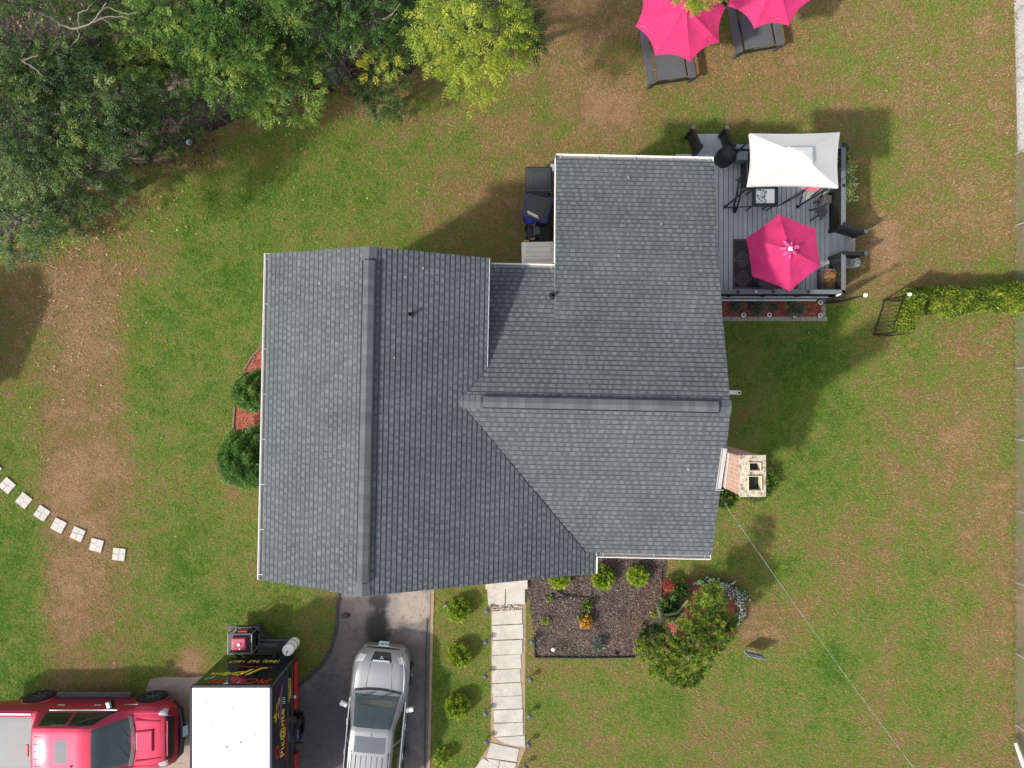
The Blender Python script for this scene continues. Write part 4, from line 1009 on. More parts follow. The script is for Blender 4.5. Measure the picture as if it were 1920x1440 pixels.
for i in range(len(wfp)):
    m = MB(); p = wfp[i] - iv; m.tube([p, p + Vector((-.2, .28, .75))], .018, 6); m.build('post', M['bark'], wf)
# --- pine in the island bed
pc = [(1222, 1190, 2.0, 26), (1248, 1215, 2.1, 30), (1215, 1222, 1.8, 24), (1280, 1235, 2.1, 32), (1305, 1205, 2.3, 34), (1262, 1262, 1.5, 26), (1300, 1262, 1.5, 26), (1235, 1250, 1.6, 22),
      (1330, 1180, 2.2, 30), (1360, 1190, 1.9, 20), (1368, 1165, 1.8, 18), (1318, 1150, 2.2, 22), (1330, 1112, 2.4, 26), (1345, 1128, 2.2, 18), (1288, 1168, 2.1, 20), (1300, 1132, 1.8, 14),
      (1345, 1210, 1.7, 18), (1205, 1205, 1.6, 14), (1238, 1178, 1.9, 12), (1320, 1240, 1.6, 20), (1280, 1275, 1.2, 16), (1270, 1200, 2.2, 16), (1352, 1150, 1.9, 18)]
bp = P(1237, 1138, 0); root = thing('pine_tree', (bp.x, bp.y, 0), 'spreading dwarf pine with tufted yellow-green pads and a bare leaning trunk', 'tree')
pts = []; nr = []; tt = []; trunkm = MB()
tp = Vector((0, 0, 0)); t1 = P(1243, 1165, .9) - bp; t2 = P(1262, 1200, 1.5) - bp; t3 = P(1285, 1215, 1.6) - bp
trunkm.tube([tp, t1, t2, t3], [.11, .085, .06, .05], 10); trunkm.tube([t1, P(1222, 1195, 1.5) - bp], [.06, .03], 8)
trunkm.tube([t1 * .6, P(1270, 1150, 1.2) - bp, P(1290, 1125, 1.4) - bp, P(1300, 1140, 1.6) - bp, P(1330, 1118, 2.1) - bp], [.045, .035, .03, .025, .02], 8)
for (px, py, z, rp) in pc:
    c = P(px, py, z) - bp; r = rp * (HC - z) / F; k = int(48 * (rp / 20) ** 2)
    f = min((t1, t2, t3), key=lambda q: (q - c).length); limb(trunkm, f, c - Vector((0, 0, .2)), .03, .012, .3, 6, px)
    base = rng.normal(.42, .12)
    for i in range(k):
        d = unit(rng.normal(0, 1, (1, 3)))[0]; d[2] = abs(d[2]) * .8 - .15; rr = rng.uniform(.55, 1.0)
        pc_ = np.array(c) + d * rr * np.array([r, r, r * .6]); nd = 44
        dd = unit(rng.normal(0, 1, (nd, 3)) + d * .3 + np.array([0, 0, .55])); pts.append(np.repeat(pc_[None], nd, 0)); nr.append(dd)
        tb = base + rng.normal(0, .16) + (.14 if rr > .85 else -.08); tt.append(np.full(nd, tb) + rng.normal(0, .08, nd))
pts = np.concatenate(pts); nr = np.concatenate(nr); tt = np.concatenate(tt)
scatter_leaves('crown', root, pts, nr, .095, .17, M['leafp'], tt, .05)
trunkm.build('trunk', M['bark'], root, smooth=True)
# --- globe shrubs
G1 = 'three globe shrubs on the strip right of the driveway'; G2 = 'globe shrubs in the dark mulch bed'
globes = [(860, 1145, .40, 'globe shrub right of the driveway nearest the house', G1), (861, 1230, .40, 'middle globe shrub of the row right of the driveway', G1), (857, 1327, .42, 'globe shrub right of the driveway farthest from the house', G1),
          (1131, 1084, .40, 'bright globe shrub at the corner of the low eave', G2), (1197, 1082, .36, 'bright globe shrub standing alone near the end of the mulch bed', G2), (1049, 1084, .38, 'globe shrub half hidden under the edge of the main roof', G2)]
gp = None
for i, (px, py, r, lb, gr) in enumerate(globes):
    c = P(px, py, .35)
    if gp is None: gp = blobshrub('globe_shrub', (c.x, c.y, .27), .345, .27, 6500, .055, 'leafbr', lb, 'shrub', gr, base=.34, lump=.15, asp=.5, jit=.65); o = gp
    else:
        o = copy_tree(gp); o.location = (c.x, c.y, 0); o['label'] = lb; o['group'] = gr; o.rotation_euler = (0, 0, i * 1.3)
    o.scale = (r / .40,) * 3
# --- big rounded shrubs at the left wall
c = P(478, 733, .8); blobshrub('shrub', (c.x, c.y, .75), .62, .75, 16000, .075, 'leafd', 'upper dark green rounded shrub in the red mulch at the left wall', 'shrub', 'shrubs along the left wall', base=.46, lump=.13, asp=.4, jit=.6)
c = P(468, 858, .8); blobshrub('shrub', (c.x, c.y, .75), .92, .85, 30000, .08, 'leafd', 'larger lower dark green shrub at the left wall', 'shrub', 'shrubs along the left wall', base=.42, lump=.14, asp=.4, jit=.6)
# ivy round the chimney foot
c = P(1418, 905, .3); blobshrub('shrub', (c.x, c.y, .25), .62, .34, 3500, .07, 'leafg', 'dark low shrub around the foot of the chimney', 'shrub', base=.42, lump=.25)
c = P(1362, 935, .25); blobshrub('shrub', (c.x, c.y, .15), .33, .22, 1500, .07, 'leafg', 'small dark shrub left of the chimney foot, under the roof edge', 'shrub', base=.42, lump=.25)
# island bed plants
c = P(1257, 1142, .3); blobshrub('shrub', (c.x, c.y, .25), .33, .3, 2600, .09, 'leafd', 'dark green broad-leaved shrub beside the pine trunk', 'shrub', base=.42, lump=.25, asp=.55)
c = P(1277, 1108, .3); blobshrub('shrub', (c.x, c.y, .2), .25, .22, 1500, .08, 'leafd', 'small green shrub behind the coral bloom near the pine', 'shrub', base=.45, lump=.25, asp=.55)
for (px, py, r, lb) in ((1256, 1100, .17, 'coral red tuft at the upper left corner of the pine bed'), (1345, 1158, .2, 'coral red tuft showing through the right side of the pine'), (1279, 1188, .13, 'coral red tuft right of the pine trunk'), (1252, 1252, .14, 'coral red tuft low in the pine near the lawn')):
    c = P(px, py, .5 if py < 1240 else 1.6)
    blobshrub('heather', (c.x, c.y, .3 if py < 1240 else 1.5), r, .2, 1300, .06, 'coral', lb, 'flowering plant', 'coral red tufts in the pine bed', base=.5, asp=.3)
X = []
for i in range(900):
    t = rng.random(); a = -1.9 + 2.6 * t; 
    px = 1330 + 60 * math.cos(a) + rng.normal(0, 4 + 5 * (t < .65)); py = 1140 + 48 * math.sin(a) + rng.normal(0, 4)
    if a > .75: continue
    X.append(P(px, py, .12 + .1 * rng.random()))
X = np.array(X); n = len(X)
o = thing('flower_border', P(1375, 1120, 0), 'arc of small white flowers edging the right side of the pine bed', 'flowers')
scatter_leaves('blossom', o, X - np.array(o.location), np.tile([0, 0, 1.0], (n, 1)), .05, .9, M['petal'], rng.uniform(.2, 1, n), 1.2)
Y_ = np.repeat(X, 4, 0) + rng.normal(0, .05, (n * 4, 3)) * np.array([1, 1, .4]); Y_[:, 2] = np.abs(Y_[:, 2] - .06)
scatter_leaves('foliage', o, Y_ - np.array(o.location), np.tile([0, 0, 1.0], (4 * n, 1)), .05, .5, M['leafd'], rng.uniform(.1, .7, 4 * n), 1.0)
# small plants in the dark bed
def plant(px, py, z, r, rz, n, size, mat, label, cat='plant', group=None, base=.5, asp=.4, name='plant'):
    c = P(px, py, z); return blobshrub(name, (c.x, c.y, rz * .7), r, rz, n, size, mat, label, cat, group, base, .3, asp)
plant(1099, 1168, .3, .16, .22, 700, .08, 'orange', 'small plant with orange and yellow leaves in the dark bed', base=.6, asp=.5)
plant(1101, 1137, .2, .11, .2, 300, .09, 'leafg', 'thin green plant above the orange one in the dark bed', base=.6)
plant(1090, 1160, .15, .08, .15, 200, .07, 'leafb', 'small blue-green plant left of the orange one', base=.6)
plant(1023, 1165, .12, .09, .10, 160, .07, 'leafbr', 'little bright green weed near the left edge of the dark bed', base=.4)
plant(1122, 1210, .25, .16, .22, 700, .05, 'leafs', 'grey-green rounded plant near the front edge of the dark bed', base=.5)
plant(1068, 1216, .05, .32, .05, 420, .035, 'leafd', 'patch of green weeds at the front edge of the dark bed', base=.3)
plant(1030, 1122, .1, .08, .10, 110, .06, 'leafbr', 'small green sprout beside the black hose', base=.3)
plant(1229, 1153, .2, .09, .14, 200, .07, 'leafbr', 'green sprout at the left of the pine trunk', base=.5)
plant(828, 1424, .3, .20, .28, 700, .08, 'leafbr', 'small leafy shrub at the lower end of the strip right of the driveway', base=.45)
plant(1171, 1300, .1, .01, .01, 3, .01, 'leafg', 'tiny seedling in the lawn below the dark bed') if False else None
for (px, py, r, mt, lb) in ((1380, 576, .16, 'leafs', 'faint grey-green plant at the left of the deck bed'), (1420, 576, .26, 'leafs', 'largest silvery plant of the deck bed'), (1453, 577, .13, 'leafs', 'small silvery plant between the second and third bed lamps'),
                            (1492, 580, .25, 'leafs', 'silvery plant below the bright green one'), (1487, 564, .22, 'leafbr', 'bright green plant against the deck skirt')):
    plant(px, py, .2, r, r * .9, int(9000 * r * r * 1.4), .07, mt, lb, group='plants in the red bed beside the deck', base=.5)
# ivy strip on deck skirt
n = 1500; X = np.stack([rng.uniform(P(1350, 0).x, P(1535, 0).x, n), rng.normal(P(0, 561, .1).y, .035, n), rng.uniform(.05, .25, n)], 1)
o = thing('climber', (X[:, 0].mean(), X[:, 1].mean(), 0), 'thin green climber along the foot of the deck skirt', 'plant')
scatter_leaves('foliage', o, X - np.array(o.location), np.tile([0, -.5, 1.0], (n, 1)), .06, .5, M['leafg'], rng.uniform(.3, .9, n), .8)
# white flowering climber on the east rail
n = 500; X = np.stack([rng.normal(P(1590, 0, .6).x, .07, n), rng.uniform(P(0, 378, .6).y, P(0, 318, .6).y, n), rng.uniform(.3, .9, n)], 1)
o = thing('climber', (X[:, 0].mean(), X[:, 1].mean(), 0), 'pale variegated plant outside the right rail of the deck', 'plant')
scatter_leaves('foliage', o, X[:260] - np.array(o.location), np.tile([.5, 0, 1.0], (260, 1)), .09, .35, M['petal'], rng.uniform(.1, .6, 260), .8)
scatter_leaves('foliage', o, X - np.array(o.location), np.tile([.5, 0, 1.0], (n, 1)), .09, .4, M['leafbr'], rng.uniform(.2, .9, n), .8)
# hedge of vines at the right
hx0, hx1 = P(1712, 0, 1.1).x, 17.4
n = 26000; t = rng.random(n); x = hx0 + (hx1 - hx0) * t; top = rng.random(n)
yc = P(0, 558, 1.1).y + .06 * np.sin(x * 1.7); hw = .39 * (1 - .45 * np.exp(-((x - hx0) / .4) ** 2)) * (1 + .12 * np.sin(x * 3.3))
a = rng.uniform(-.35, math.pi + .35, n); rr = rng.uniform(.75, 1.05, n) * (1 + .08 * np.sin(x * 9) * np.cos(a * 5))
X = np.stack([x, yc + np.cos(a) * hw * rr, .55 + np.sin(a) * .62 * rr], 1); X[:, 2] = np.abs(X[:, 2])
o = thing('hedge', (15.0, yc.mean(), 0), 'long yellow-green hedge of vines running to the right edge from the arbor', 'hedge')
scatter_leaves('foliage', o, X - np.array(o.location), np.stack([0 * a, np.cos(a), np.sin(a)], 1), .085, .4, M['leafv'], .36 + .16 * np.sin(x * 7.3) * np.sin(a * 3 + x * 2) + rng.normal(0, .2, n), .75)
m = MB()
for k in range(14):
    xx = hx0 + .2 + k * .42; m.tube([(xx - 15.0, 0, 0), (xx - 15.0 + .05, .05, .5), (xx - 15.0 - .03, -.1, .95)], [.02, .014, .006], 5)
m.build('stem', M['bark'], o)
# ============================================================ vehicles
def interp(tab, x):
    """smooth interpolation of a table [(x, v...)]"""
    xs_ = np.array([r[0] for r in tab]); vs = np.array([r[1:] for r in tab], dtype=float)
    out = np.empty((len(x), vs.shape[1]))
    for j in range(vs.shape[1]):
        # monotone-ish cubic hermite
        d = np.diff(vs[:, j]) / np.diff(xs_); mt = np.zeros(len(xs_)); mt[0] = d[0]; mt[-1] = d[-1]
        for i in range(1, len(xs_) - 1): mt[i] = 0 if d[i - 1] * d[i] <= 0 else 2 / (1 / d[i - 1] + 1 / d[i])
        i = np.clip(np.searchsorted(xs_, x) - 1, 0, len(xs_) - 2); h = xs_[i + 1] - xs_[i]; s = (x - xs_[i]) / h
        out[:, j] = (2 * s**3 - 3 * s**2 + 1) * vs[i, j] + (s**3 - 2 * s**2 + s) * h * mt[i] + (-2 * s**3 + 3 * s**2) * vs[i + 1, j] + (s**3 - s**2) * h * mt[i + 1]
    return out
def car_shell(root, tab, wheels, regions, mats, crownz=0.03, wr=0.42, nx=420):
    """tab rows: x, ztop, half top width, zbelt, half belt, half mid, half low, zlow.  Loft, then cut into parts by region(x, s)."""
    x0, x1 = tab[0][0], tab[-1][0]; X = np.unique(np.concatenate([np.linspace(x0, x1, nx), [r[0] for r in tab]])); T = interp(tab, X)
    npar = [0, .25, .5, .75, .84, .9, .95, 1.0, 1.06] + [round(1.13 + .0308 * k, 4) for k in range(25)] + [1.94, 2.0, 2.06, 2.12, 2.35, 2.6, 2.8, 3.0, 3.3, 3.6, 4.0]
    grid = []
    for i, x in enumerate(X):
        zt, wt, zb, wb, wm, wl, zl = T[i]
        for (wx, rad) in wheels:
            if abs(x - wx) < rad: zl = max(zl, wr - .02 + math.sqrt(max(0, rad * rad - (x - wx) ** 2)) * .95)
        zm = max(zl + .04, min(zb - .06, .78)); row = []
        key = [(0, zt + crownz), (wt, zt), (wb, zb), (wm, zm), (wl, zl)]
        key[3] = (wm, min(zm, zb - .04)); 
        for s in npar:
            k = min(3, int(s)); f = s - k
            y = key[k][0] + (key[k + 1][0] - key[k][0]) * f; z = key[k][1] + (key[k + 1][1] - key[k][1]) * f
            if k == 0: z = zt + crownz * (1 - f * f)
            if k == 1: y += .022 * math.sin(math.pi * f)
            if k == 2: y += .03 * math.sin(math.pi * f)
            # round the top edge
            if .85 < s < 1.15: z -= .022 * (1 - abs(s - 1) / .15)
            if 1.86 < s < 2.14: y -= .012 * (1 - abs(s - 2) / .14)
            row.append((y, z))
        grid.append(row)
    nS = len(npar); acc = {}
    for i in range(len(X) - 1):
        xm = (X[i] + X[i + 1]) / 2
        for sd in (-1, 1):
            for j in range(nS - 1):
                sm = (npar[j] + npar[j + 1]) / 2; r = regions(xm, sm)
                if r is None: continue
                key = r if r in ('windshield', 'body', 'sunroof', 'rear_window', 'tonneau_cover') or r.startswith('=') else (r, sd)
                acc.setdefault(key, []).append((i, j, sd))
    objs = {}
    for key, cells in acc.items():
        nm = key if isinstance(key, str) else key[0]; nm = nm.lstrip('=')
        vid = {}; V = []; Fc = []
        def vv(i, j, sd):
            k = (i, j, sd if j > 0 else 0)
            if k not in vid: vid[k] = len(V); V.append((X[i], grid[i][j][0] * sd, grid[i][j][1]))
            return vid[k]
        for (i, j, sd) in cells:
            q = [vv(i, j, sd), vv(i + 1, j, sd), vv(i + 1, j + 1, sd), vv(i, j + 1, sd)]
            if sd > 0: q = q[::-1]
            Fc.append(q)
        if nm == 'body':
            for (i, fl) in ((0, 1), (len(X) - 1, -1)):
                loop = [vv(i, j, 1) for j in range(nS)] + [vv(i, j, -1) for j in range(nS - 1, 0, -1)]
                Fc.append(loop[::fl])
        me = bpy.data.meshes.new(nm); me.from_pydata(V, [], Fc); me.update()
        me.polygons.foreach_set('use_smooth', [True] * len(me.polygons)); me.set_sharp_from_angle(angle=R(32))
        me.materials.append(mats[nm]); o = bpy.data.objects.new(nm, me); COL.objects.link(o); o.parent = root; objs[key] = o
    def surf(x, s, sd=1, lift=.006):
        i = int(np.clip(np.searchsorted(X, x), 1, len(X) - 1)); i = i - 1 if abs(X[i - 1] - x) < abs(X[i] - x) else i
        j = int(np.argmin([abs(s - q) for q in npar])); y, z = grid[i][j]; return Vector((x, y * sd, z + lift))
    # dark underside
    m = MB(); m.box(((x0 + x1) / 2, 0, .55), (x1 - x0 - .5, .9, .30)); m.build('chassis', M['black'], root)
    return objs, surf
def wheel(root, x, y, r, wd, sd, rimmat, name='wheel'):
    w0 = bpy.data.objects.new(name, None); COL.objects.link(w0); w0.parent = root; w0.location = (x, y, r); w0.empty_display_size = .1
    m = MB(); h = wd / 2; prof = [(r * .60, -h * .8), (r * .66, -h), (r * .88, -h), (r * .97, -h * .8), (r, -h * .4), (r, h * .4), (r * .97, h * .8), (r * .88, h), (r * .66, h), (r * .60, h * .8)]
    m.lathe((0, 0, 0), prof, 40, 'Y', cap=False)
    for k in range(36):
        a = k * math.pi / 18; 
        for q in (-1, 1): m.bar((math.cos(a) * r, q * h * .25, math.sin(a) * r), (math.cos(a + .06) * r * .995, q * h * .85, math.sin(a + .06) * r * .995), .03, .022, up=Vector((math.cos(a), 0, math.sin(a))))
    m.build('tyre', M['rubber'], w0, smooth=True)
    m = MB(); o = sd * h
    m.lathe((0, o * .35, 0), [(0, 0), (r * .60, .001)], 24, 'Y')
    for k in range(6):
        a = k * math.pi / 3; m.bar((math.cos(a) * .05, o * .80, math.sin(a) * .05), (math.cos(a) * r * .60, o * .9, math.sin(a) * r * .60), .07, .03, up=Vector((0, 1, 0)))
    m.lathe((0, o * .8, 0), [(.055, -.02), (.055, .02)], 14, 'Y'); 
    m.lathe((0, o * .9, 0), [(r * .57, -.02), (r * .61, -.02), (r * .61, .02), (r * .57, .02)], 32, 'Y', cap=False)
    m.build('rim', rimmat, w0)
    return w0
# ---------------- red pickup (front to the right)
TC = (-13.30, -10.93, 0)
truck = thing('pickup_truck', TC, 'red crew cab pickup with grey bed cover, parked nose towards the trailer', 'pickup truck')
#       x    ztop  wt   zbelt  wb   wmid  wlow zlow
tt = [(-2.95, 1.28, .84, 1.22, .92, .95, .90, .62), (-2.90, 1.33, .86, 1.27, .95, .99, .94, .58), (-1.28, 1.35, .86, 1.28, .96, 1.00, .96, .50), (-1.22, 1.38, .80, 1.29, .96, 1.00, .97, .48),
      (-1.10, 1.72, .64, 1.28, .95, 1.00, .98, .46), (-.95, 1.84, .66, 1.27, .95, 1.00, .98, .46), (-.4, 1.89, .69, 1.26, .95, 1.00, .98, .45), (.35, 1.89, .68, 1.25, .95, 1.00, .98, .45),
      (.75, 1.84, .66, 1.24, .95, 1.00, .98, .45), (1.20, 1.52, .72, 1.23, .94, 1.00, .98, .46), (1.60, 1.24, .77, 1.18, .93, 1.00, .98, .48), (1.70, 1.20, .79, 1.14, .92, 1.01, .98, .50), (2.2, 1.16, .79, 1.09, .91, 1.02, .97, .50),
      (2.58, 1.10, .74, 1.03, .86, .98, .94, .48), (2.72, 1.00, .66, .94, .79, .90, .88, .46), (2.80, .80, .60, .76, .72, .80, .80, .46), (2.84, .70, .56, .66, .66, .72, .72, .46)]
def treg(x, s):
    if x < -1.34 and s < .9: return 'tonneau_cover' if x < -1.34 else 'body'
    if .77 < x < 1.62 and s < .93: return 'windshield'
    if -1.20 < x < -1.05 and s < .80: return '=rear_window'
    if -.86 < x < 1.25 and 1.13 < s < 1.87:
        if -.04 < x < .04: return 'body'
        if x > .75 and s < 1.15 + (x - .75) * 1.35: return 'body'
        return 'side_window' if x < 0 else 'door_window'
    if -.28 < x < .10 and s < .52: return 'sunroof'
    if 2.62 < x < 2.79 and s < .93: return '=grille'
    if 2.40 + (s - .9) * .1 < x < 2.66 and .93 < s < 2.1: return 'headlight'
    return 'body'
mats = dict(body=M['truckred'], windshield=simple('clear_dark_glass', (0.040, 0.058, 0.057), 0.05, .3, 2, bmp=0, spec=.9), side_window=M['glass'], door_window=M['glass'], sunroof=simple('tinted_sunroof', (.13, .14, .15), .12, .1, 3, bmp=0), rear_window=M['glass'], tonneau_cover=M['tonneau'], grille=M['black'], headlight=M['amberglass'])
to, tsurf = car_shell(truck, tt, [(-1.72, .50), (1.90, .50)], treg, mats, .028, .42)
for (x, sd) in ((-1.72, 1), (-1.72, -1), (1.90, 1), (1.90, -1)): wheel(truck, x, sd * .90, .42, .29, sd, M['dgrey'])
for sd in (-1, 1):
    m = MB()   # dark fender flares
    for wx in (-1.72, 1.90):
        pts = [(wx + .53 * math.cos(a), sd * .99, .40 + .53 * math.sin(a)) for a in np.linspace(0.05, math.pi - .05, 14)]; m.tube(pts, .035, 6)
    m.build('wheel_arch', M['truckred'], truck, smooth=True)
    m = MB(); m.box((.05, sd * 1.08, .46), (2.35, .17, .06)); m.build('running_board', simple('grey_step', (.07, .075, .08), .6, .3), truck, bevel=.02)
    m = MB(); m.box((1.02, sd * 1.13, 1.24), (.16, .24, .17), rz=sd * .25); mi = m.build('side_mirror', M['black'], truck, bevel=.03)
    m = MB(); m.box((.985, sd * 1.13, 1.265), (.14, .21, .16), rz=sd * .25); m.build('mirror_cap', M['chrome'], mi, bevel=.03)
    for x in (-.62, .50): m = MB(); m.bar((x - .11, sd * .995, 1.02), (x + .11, sd * .995, 1.02), .05, .03); m.build('door_handle', M['chrome'], truck, bevel=.008)
    m = MB(); m.bar((1.30, sd * 1.005, .98), (1.72, sd * 1.015, .96), .012, .06); m.build('side_vent', M['chrome'], truck)
    m = MB(); m.bar((-.84, sd * .955, 1.272), (1.22, sd * .955, 1.25), .03, .014); m.build('window_trim', M['chrome'], truck)
    m = MB(); m.bar((-2.9, sd * .875, 1.335), (-1.34, sd * .875, 1.36), .045, .035); m.build('bed_rail', M['chrome'] if False else simple('grey_bed_trim', (.5, .5, .5), .35, .1), truck)
m = MB()
for k in range(2): m.bar((2.67 + k * .06, -.54, 1.075 - k * .14), (2.67 + k * .06, .54, 1.075 - k * .14), .02, .02)
m.build('grille_bar', M['truckred'], truck)
m = MB(); m.tube([(2.62, -.92, .62), (2.86, -.66, .60), (2.93, 0, .60), (2.86, .66, .60), (2.62, .92, .62)], .095, 10); m.build('front_bumper', M['black'], truck, smooth=True)
m = MB(); m.box((3.03, .02, .64), (.02, .32, .15), M=Matrix.Rotation(R(-40), 4, 'Y')); m.build('license_plate', M['plate'], truck)
m = MB(); 
m.add([(1.78, -.30, 1.235), (2.30, -.34, 1.20), (2.30, .34, 1.20), (1.78, .30, 1.235), (1.80, -.27, 1.262), (2.27, -.30, 1.235), (2.27, .30, 1.235), (1.80, .27, 1.262)], [(4, 5, 6, 7), (0, 1, 5, 4), (1, 2, 6, 5), (2, 3, 7, 6), (3, 0, 4, 7)]); m.build('hood_scoop', M['truckred'], truck, bevel=.02)
m = MB()
for sd in (-1, 1): m.add([(1.74, sd * .60, 1.228), (2.50, sd * .54, 1.15), (2.50, sd * .58, 1.148), (1.74, sd * .68, 1.222), (1.76, sd * .63, 1.243), (2.48, sd * .56, 1.165)], [(0, 1, 5, 4), (4, 5, 2, 3)] if sd < 0 else [(4, 5, 1, 0), (3, 2, 5, 4)])
m.build('hood_crease', M['truckred'], truck)
m = MB(); cw = [(1.56 + .13 * (1 - (y / .8) ** 2), y, 1.275 - .035 * (y / .8) ** 2) for y in np.linspace(-.76, .76, 17)]
for dz, dx in ((0, 0), (.004, .035), (.004, .07)): m.tube([(p[0] + dx, p[1], p[2] + dz - dx * .35) for p in cw], .012, 5)
m.build('cowl', M['cowl'], truck)
m = MB()
for y0 in (-.50, .14): m.bar((1.60, y0 + .0, 1.31), (1.36, y0 + .48, 1.475), .018, .012); 
m.build('wiper', M['black'], truck)
m = MB()
for k in range(5): m.bar((-.93, -.44 + k * .22, 1.893 - abs(k - 2) * .006), (-.45, -.44 + k * .22, 1.915 - abs(k - 2) * .008), .012, .008)
m.build('roof_groove', simple('shadow_line', (.10, .004, .01), .5), truck)
m = MB(); m.lathe((.22, -.42, 1.915), [(.03, 0), (.02, .04), (0, .045)], 10); m.build('roof_antenna', M['black'], truck)
m = MB(); m.box((-1.15, 0, 1.80), (.07, .36, .05)); m.build('brake_light', M['txred'], truck, bevel=.01)
m = MB(); m.tube([(-2.98, -.9, .62), (-3.04, 0, .62), (-2.98, .9, .62)], .08, 8); m.build('rear_bumper', M['chrome'], truck)
m = MB()
for sd in (-1, 1): m.bar((-.84, sd * .93, 1.26), (-.80, sd * .70, 1.80), .03)
m.build('door_pillar', M['black'], truck)
# ---------------- silver SUV (front up)
suv = thing('suv', (-4.22, -10.44, 0), 'silver sport utility car parked on the driveway facing the garage', 'car', R(90 - 5.2))
st = [(-2.30, 1.00, .60, .96, .72, .78, .74, .42), (-2.25, 1.30, .60, 1.00, .80, .86, .82, .38), (-2.05, 1.58, .60, 1.04, .84, .89, .86, .34), (-1.5, 1.665, .62, 1.03, .86, .90, .88, .32), (-.7, 1.69, .63, 1.02, .865, .905, .885, .30), (-.05, 1.665, .62, 1.00, .865, .905, .885, .30),
      (.06, 1.64, .61, 1.00, .865, .905, .885, .30), (.55, 1.34, .67, .99, .86, .905, .885, .30), (.88, 1.10, .73, .99, .85, .905, .885, .30), (1.00, 1.055, .76, .97, .85, .905, .885, .32), (1.5, 1.02, .74, .92, .83, .90, .87, .34),
      (1.80, .96, .68, .86, .77, .86, .83, .32), (1.97, .87, .58, .78, .68, .78, .76, .28), (2.09, .72, .50, .64, .58, .66, .66, .26), (2.16, .58, .44, .52, .50, .56, .56, .26)]
def sreg(x, s):
    if .10 < x < .88 and s < .93: return 'windshield'
    if -2.22 < x < -2.0 and s < .8: return '=rear_window'
    if -1.95 < x < .72 and 1.13 < s < 1.87:
        if abs(x + .42) < .035 or abs(x + 1.35) < .035: return 'body'
        if x > .1 and s < 1.15 + (x - .1) * 1.15: return 'body'
        return 'door_window' if x > -.42 else ('side_window' if x > -1.35 else 'quarter_window')
    if -.62 < x < -.14 and s < .76: return 'sunroof'
    if 1.84 < x < 2.07 and s < .42: return '=grille'
    if 1.70 + (2 - s) * .10 < x < 1.98 and .80 < s < 2.05: return 'headlight'
    if 2.13 < x < 2.19 and s < 1.4: return '=lower_grille'
    return 'body'
mats = dict(body=M['silver'], windshield=mats['windshield'], side_window=M['glass'], quarter_window=M['glass'], door_window=M['glass'], rear_window=M['glass'], sunroof=simple('grey_sunroof', (.11, .12, .13), .15, .1, 3, bmp=0), grille=M['black'], headlight=M['amberglass'], lower_grille=M['black'])
so, ssurf = car_shell(suv, st, [(-1.40, .42), (1.30, .42)], sreg, mats, .03, .36)
for (x, sd) in ((-1.40, 1), (-1.40, -1), (1.30, 1), (1.30, -1)): wheel(suv, x, sd * .80, .36, .24, sd, M['chrome'])
for sd in (-1, 1):
    m = MB(); m.box((.48, sd * 1.02, 1.06), (.13, .24, .13), rz=-sd * .3); m.build('side_mirror', M['white'], suv, bevel=.03)
    for x in (-1.05, -.12): m = MB(); m.bar((x - .10, sd * .905, .90), (x + .10, sd * .905, .90), .04, .03); m.build('door_handle', M['chrome'], suv, bevel=.008)
    m = MB(); m.tube([(-1.75, sd * .56, 1.70), (-1.6, sd * .57, 1.735), (-.75, sd * .58, 1.755), (-.60, sd * .575, 1.71)], .016, 7); m.build('roof_rail', M['black'], suv)
    m = MB(); m.bar((-1.95, sd * .862, 1.03), (.68, sd * .868, 1.0), .02, .012); m.build('window_trim', M['chrome'], suv)
    m = MB(); m.box((2.10, sd * .60, .50), (.06, .10, .07)); m.build('fog_light', M['amberglass'], suv, bevel=.01)
    m = MB(); m.bar((1.02, sd * .40, 1.092), (1.78, sd * .33, 1.012), .016, .012); m.build('hood_crease', M['silver'], suv)
gr = so['=grille']
m = MB(); m.bar((1.87, -.26, .985), (1.87, .26, .985), .05, .015)
for k in range(3):
    a = math.pi / 2 + k * 2.094; m.box((1.95 + .035 * math.sin(a), .035 * math.cos(a), .935), (.034, .034, .012), rz=.78)
m.build('grille_emblem', M['chrome'], gr)
m = MB(); m.tube([(1.90, -.70, .60), (2.12, -.46, .56), (2.18, 0, .56), (2.12, .46, .56), (1.90, .70, .60)], .05, 8); m.build('front_bumper', M['silver'], suv, smooth=True)
m = MB(); m.box((2.25, 0.02, .57), (.02, .31, .16), M=Matrix.Rotation(R(-38), 4, 'Y')); pl = m.build('license_plate', M['plate'], suv)
m = MB()
for k in range(6): m.box((2.256, -.11 + k * .045, .592), (.004, .024, .07), M=Matrix.Rotation(R(-38), 4, 'Y'))
m.build('plate_lettering', M['dgrey'], pl)
m = MB()
for y0 in (-.46, .06): m.bar((.96, y0, 1.115), (.84, y0 + .36, 1.19), .016, .012)
m.build('wiper', M['black'], suv)
m = MB(); cw = [(.93 + .09 * (1 - (y / .74) ** 2), y, 1.108 - .03 * (y / .74) ** 2) for y in np.linspace(-.72, .72, 15)]; m.tube(cw, .014, 5); m.tube([(p[0] + .04, p[1], p[2] - .01) for p in cw], .010, 5); m.build('cowl', M['black'], suv)
m = MB()
for k in range(6): m.bar((-1.95, -.40 + k * .16, 1.672), (-.72, -.40 + k * .16, 1.728), .012, .01)
m.build('roof_groove', M['dgrey'], suv)
m = MB(); m.tube([(-.04, 0, 1.70), (-.12, 0, 1.735), (-.14, 0, 1.70)], .012, 6); m.build('roof_antenna', M['chrome'], suv)
m = MB(); m.tube([(-2.28, -.6, .6), (-2.36, 0, .6), (-2.28, .6, .6)], .07, 8); m.build('rear_bumper', M['silver'], suv)
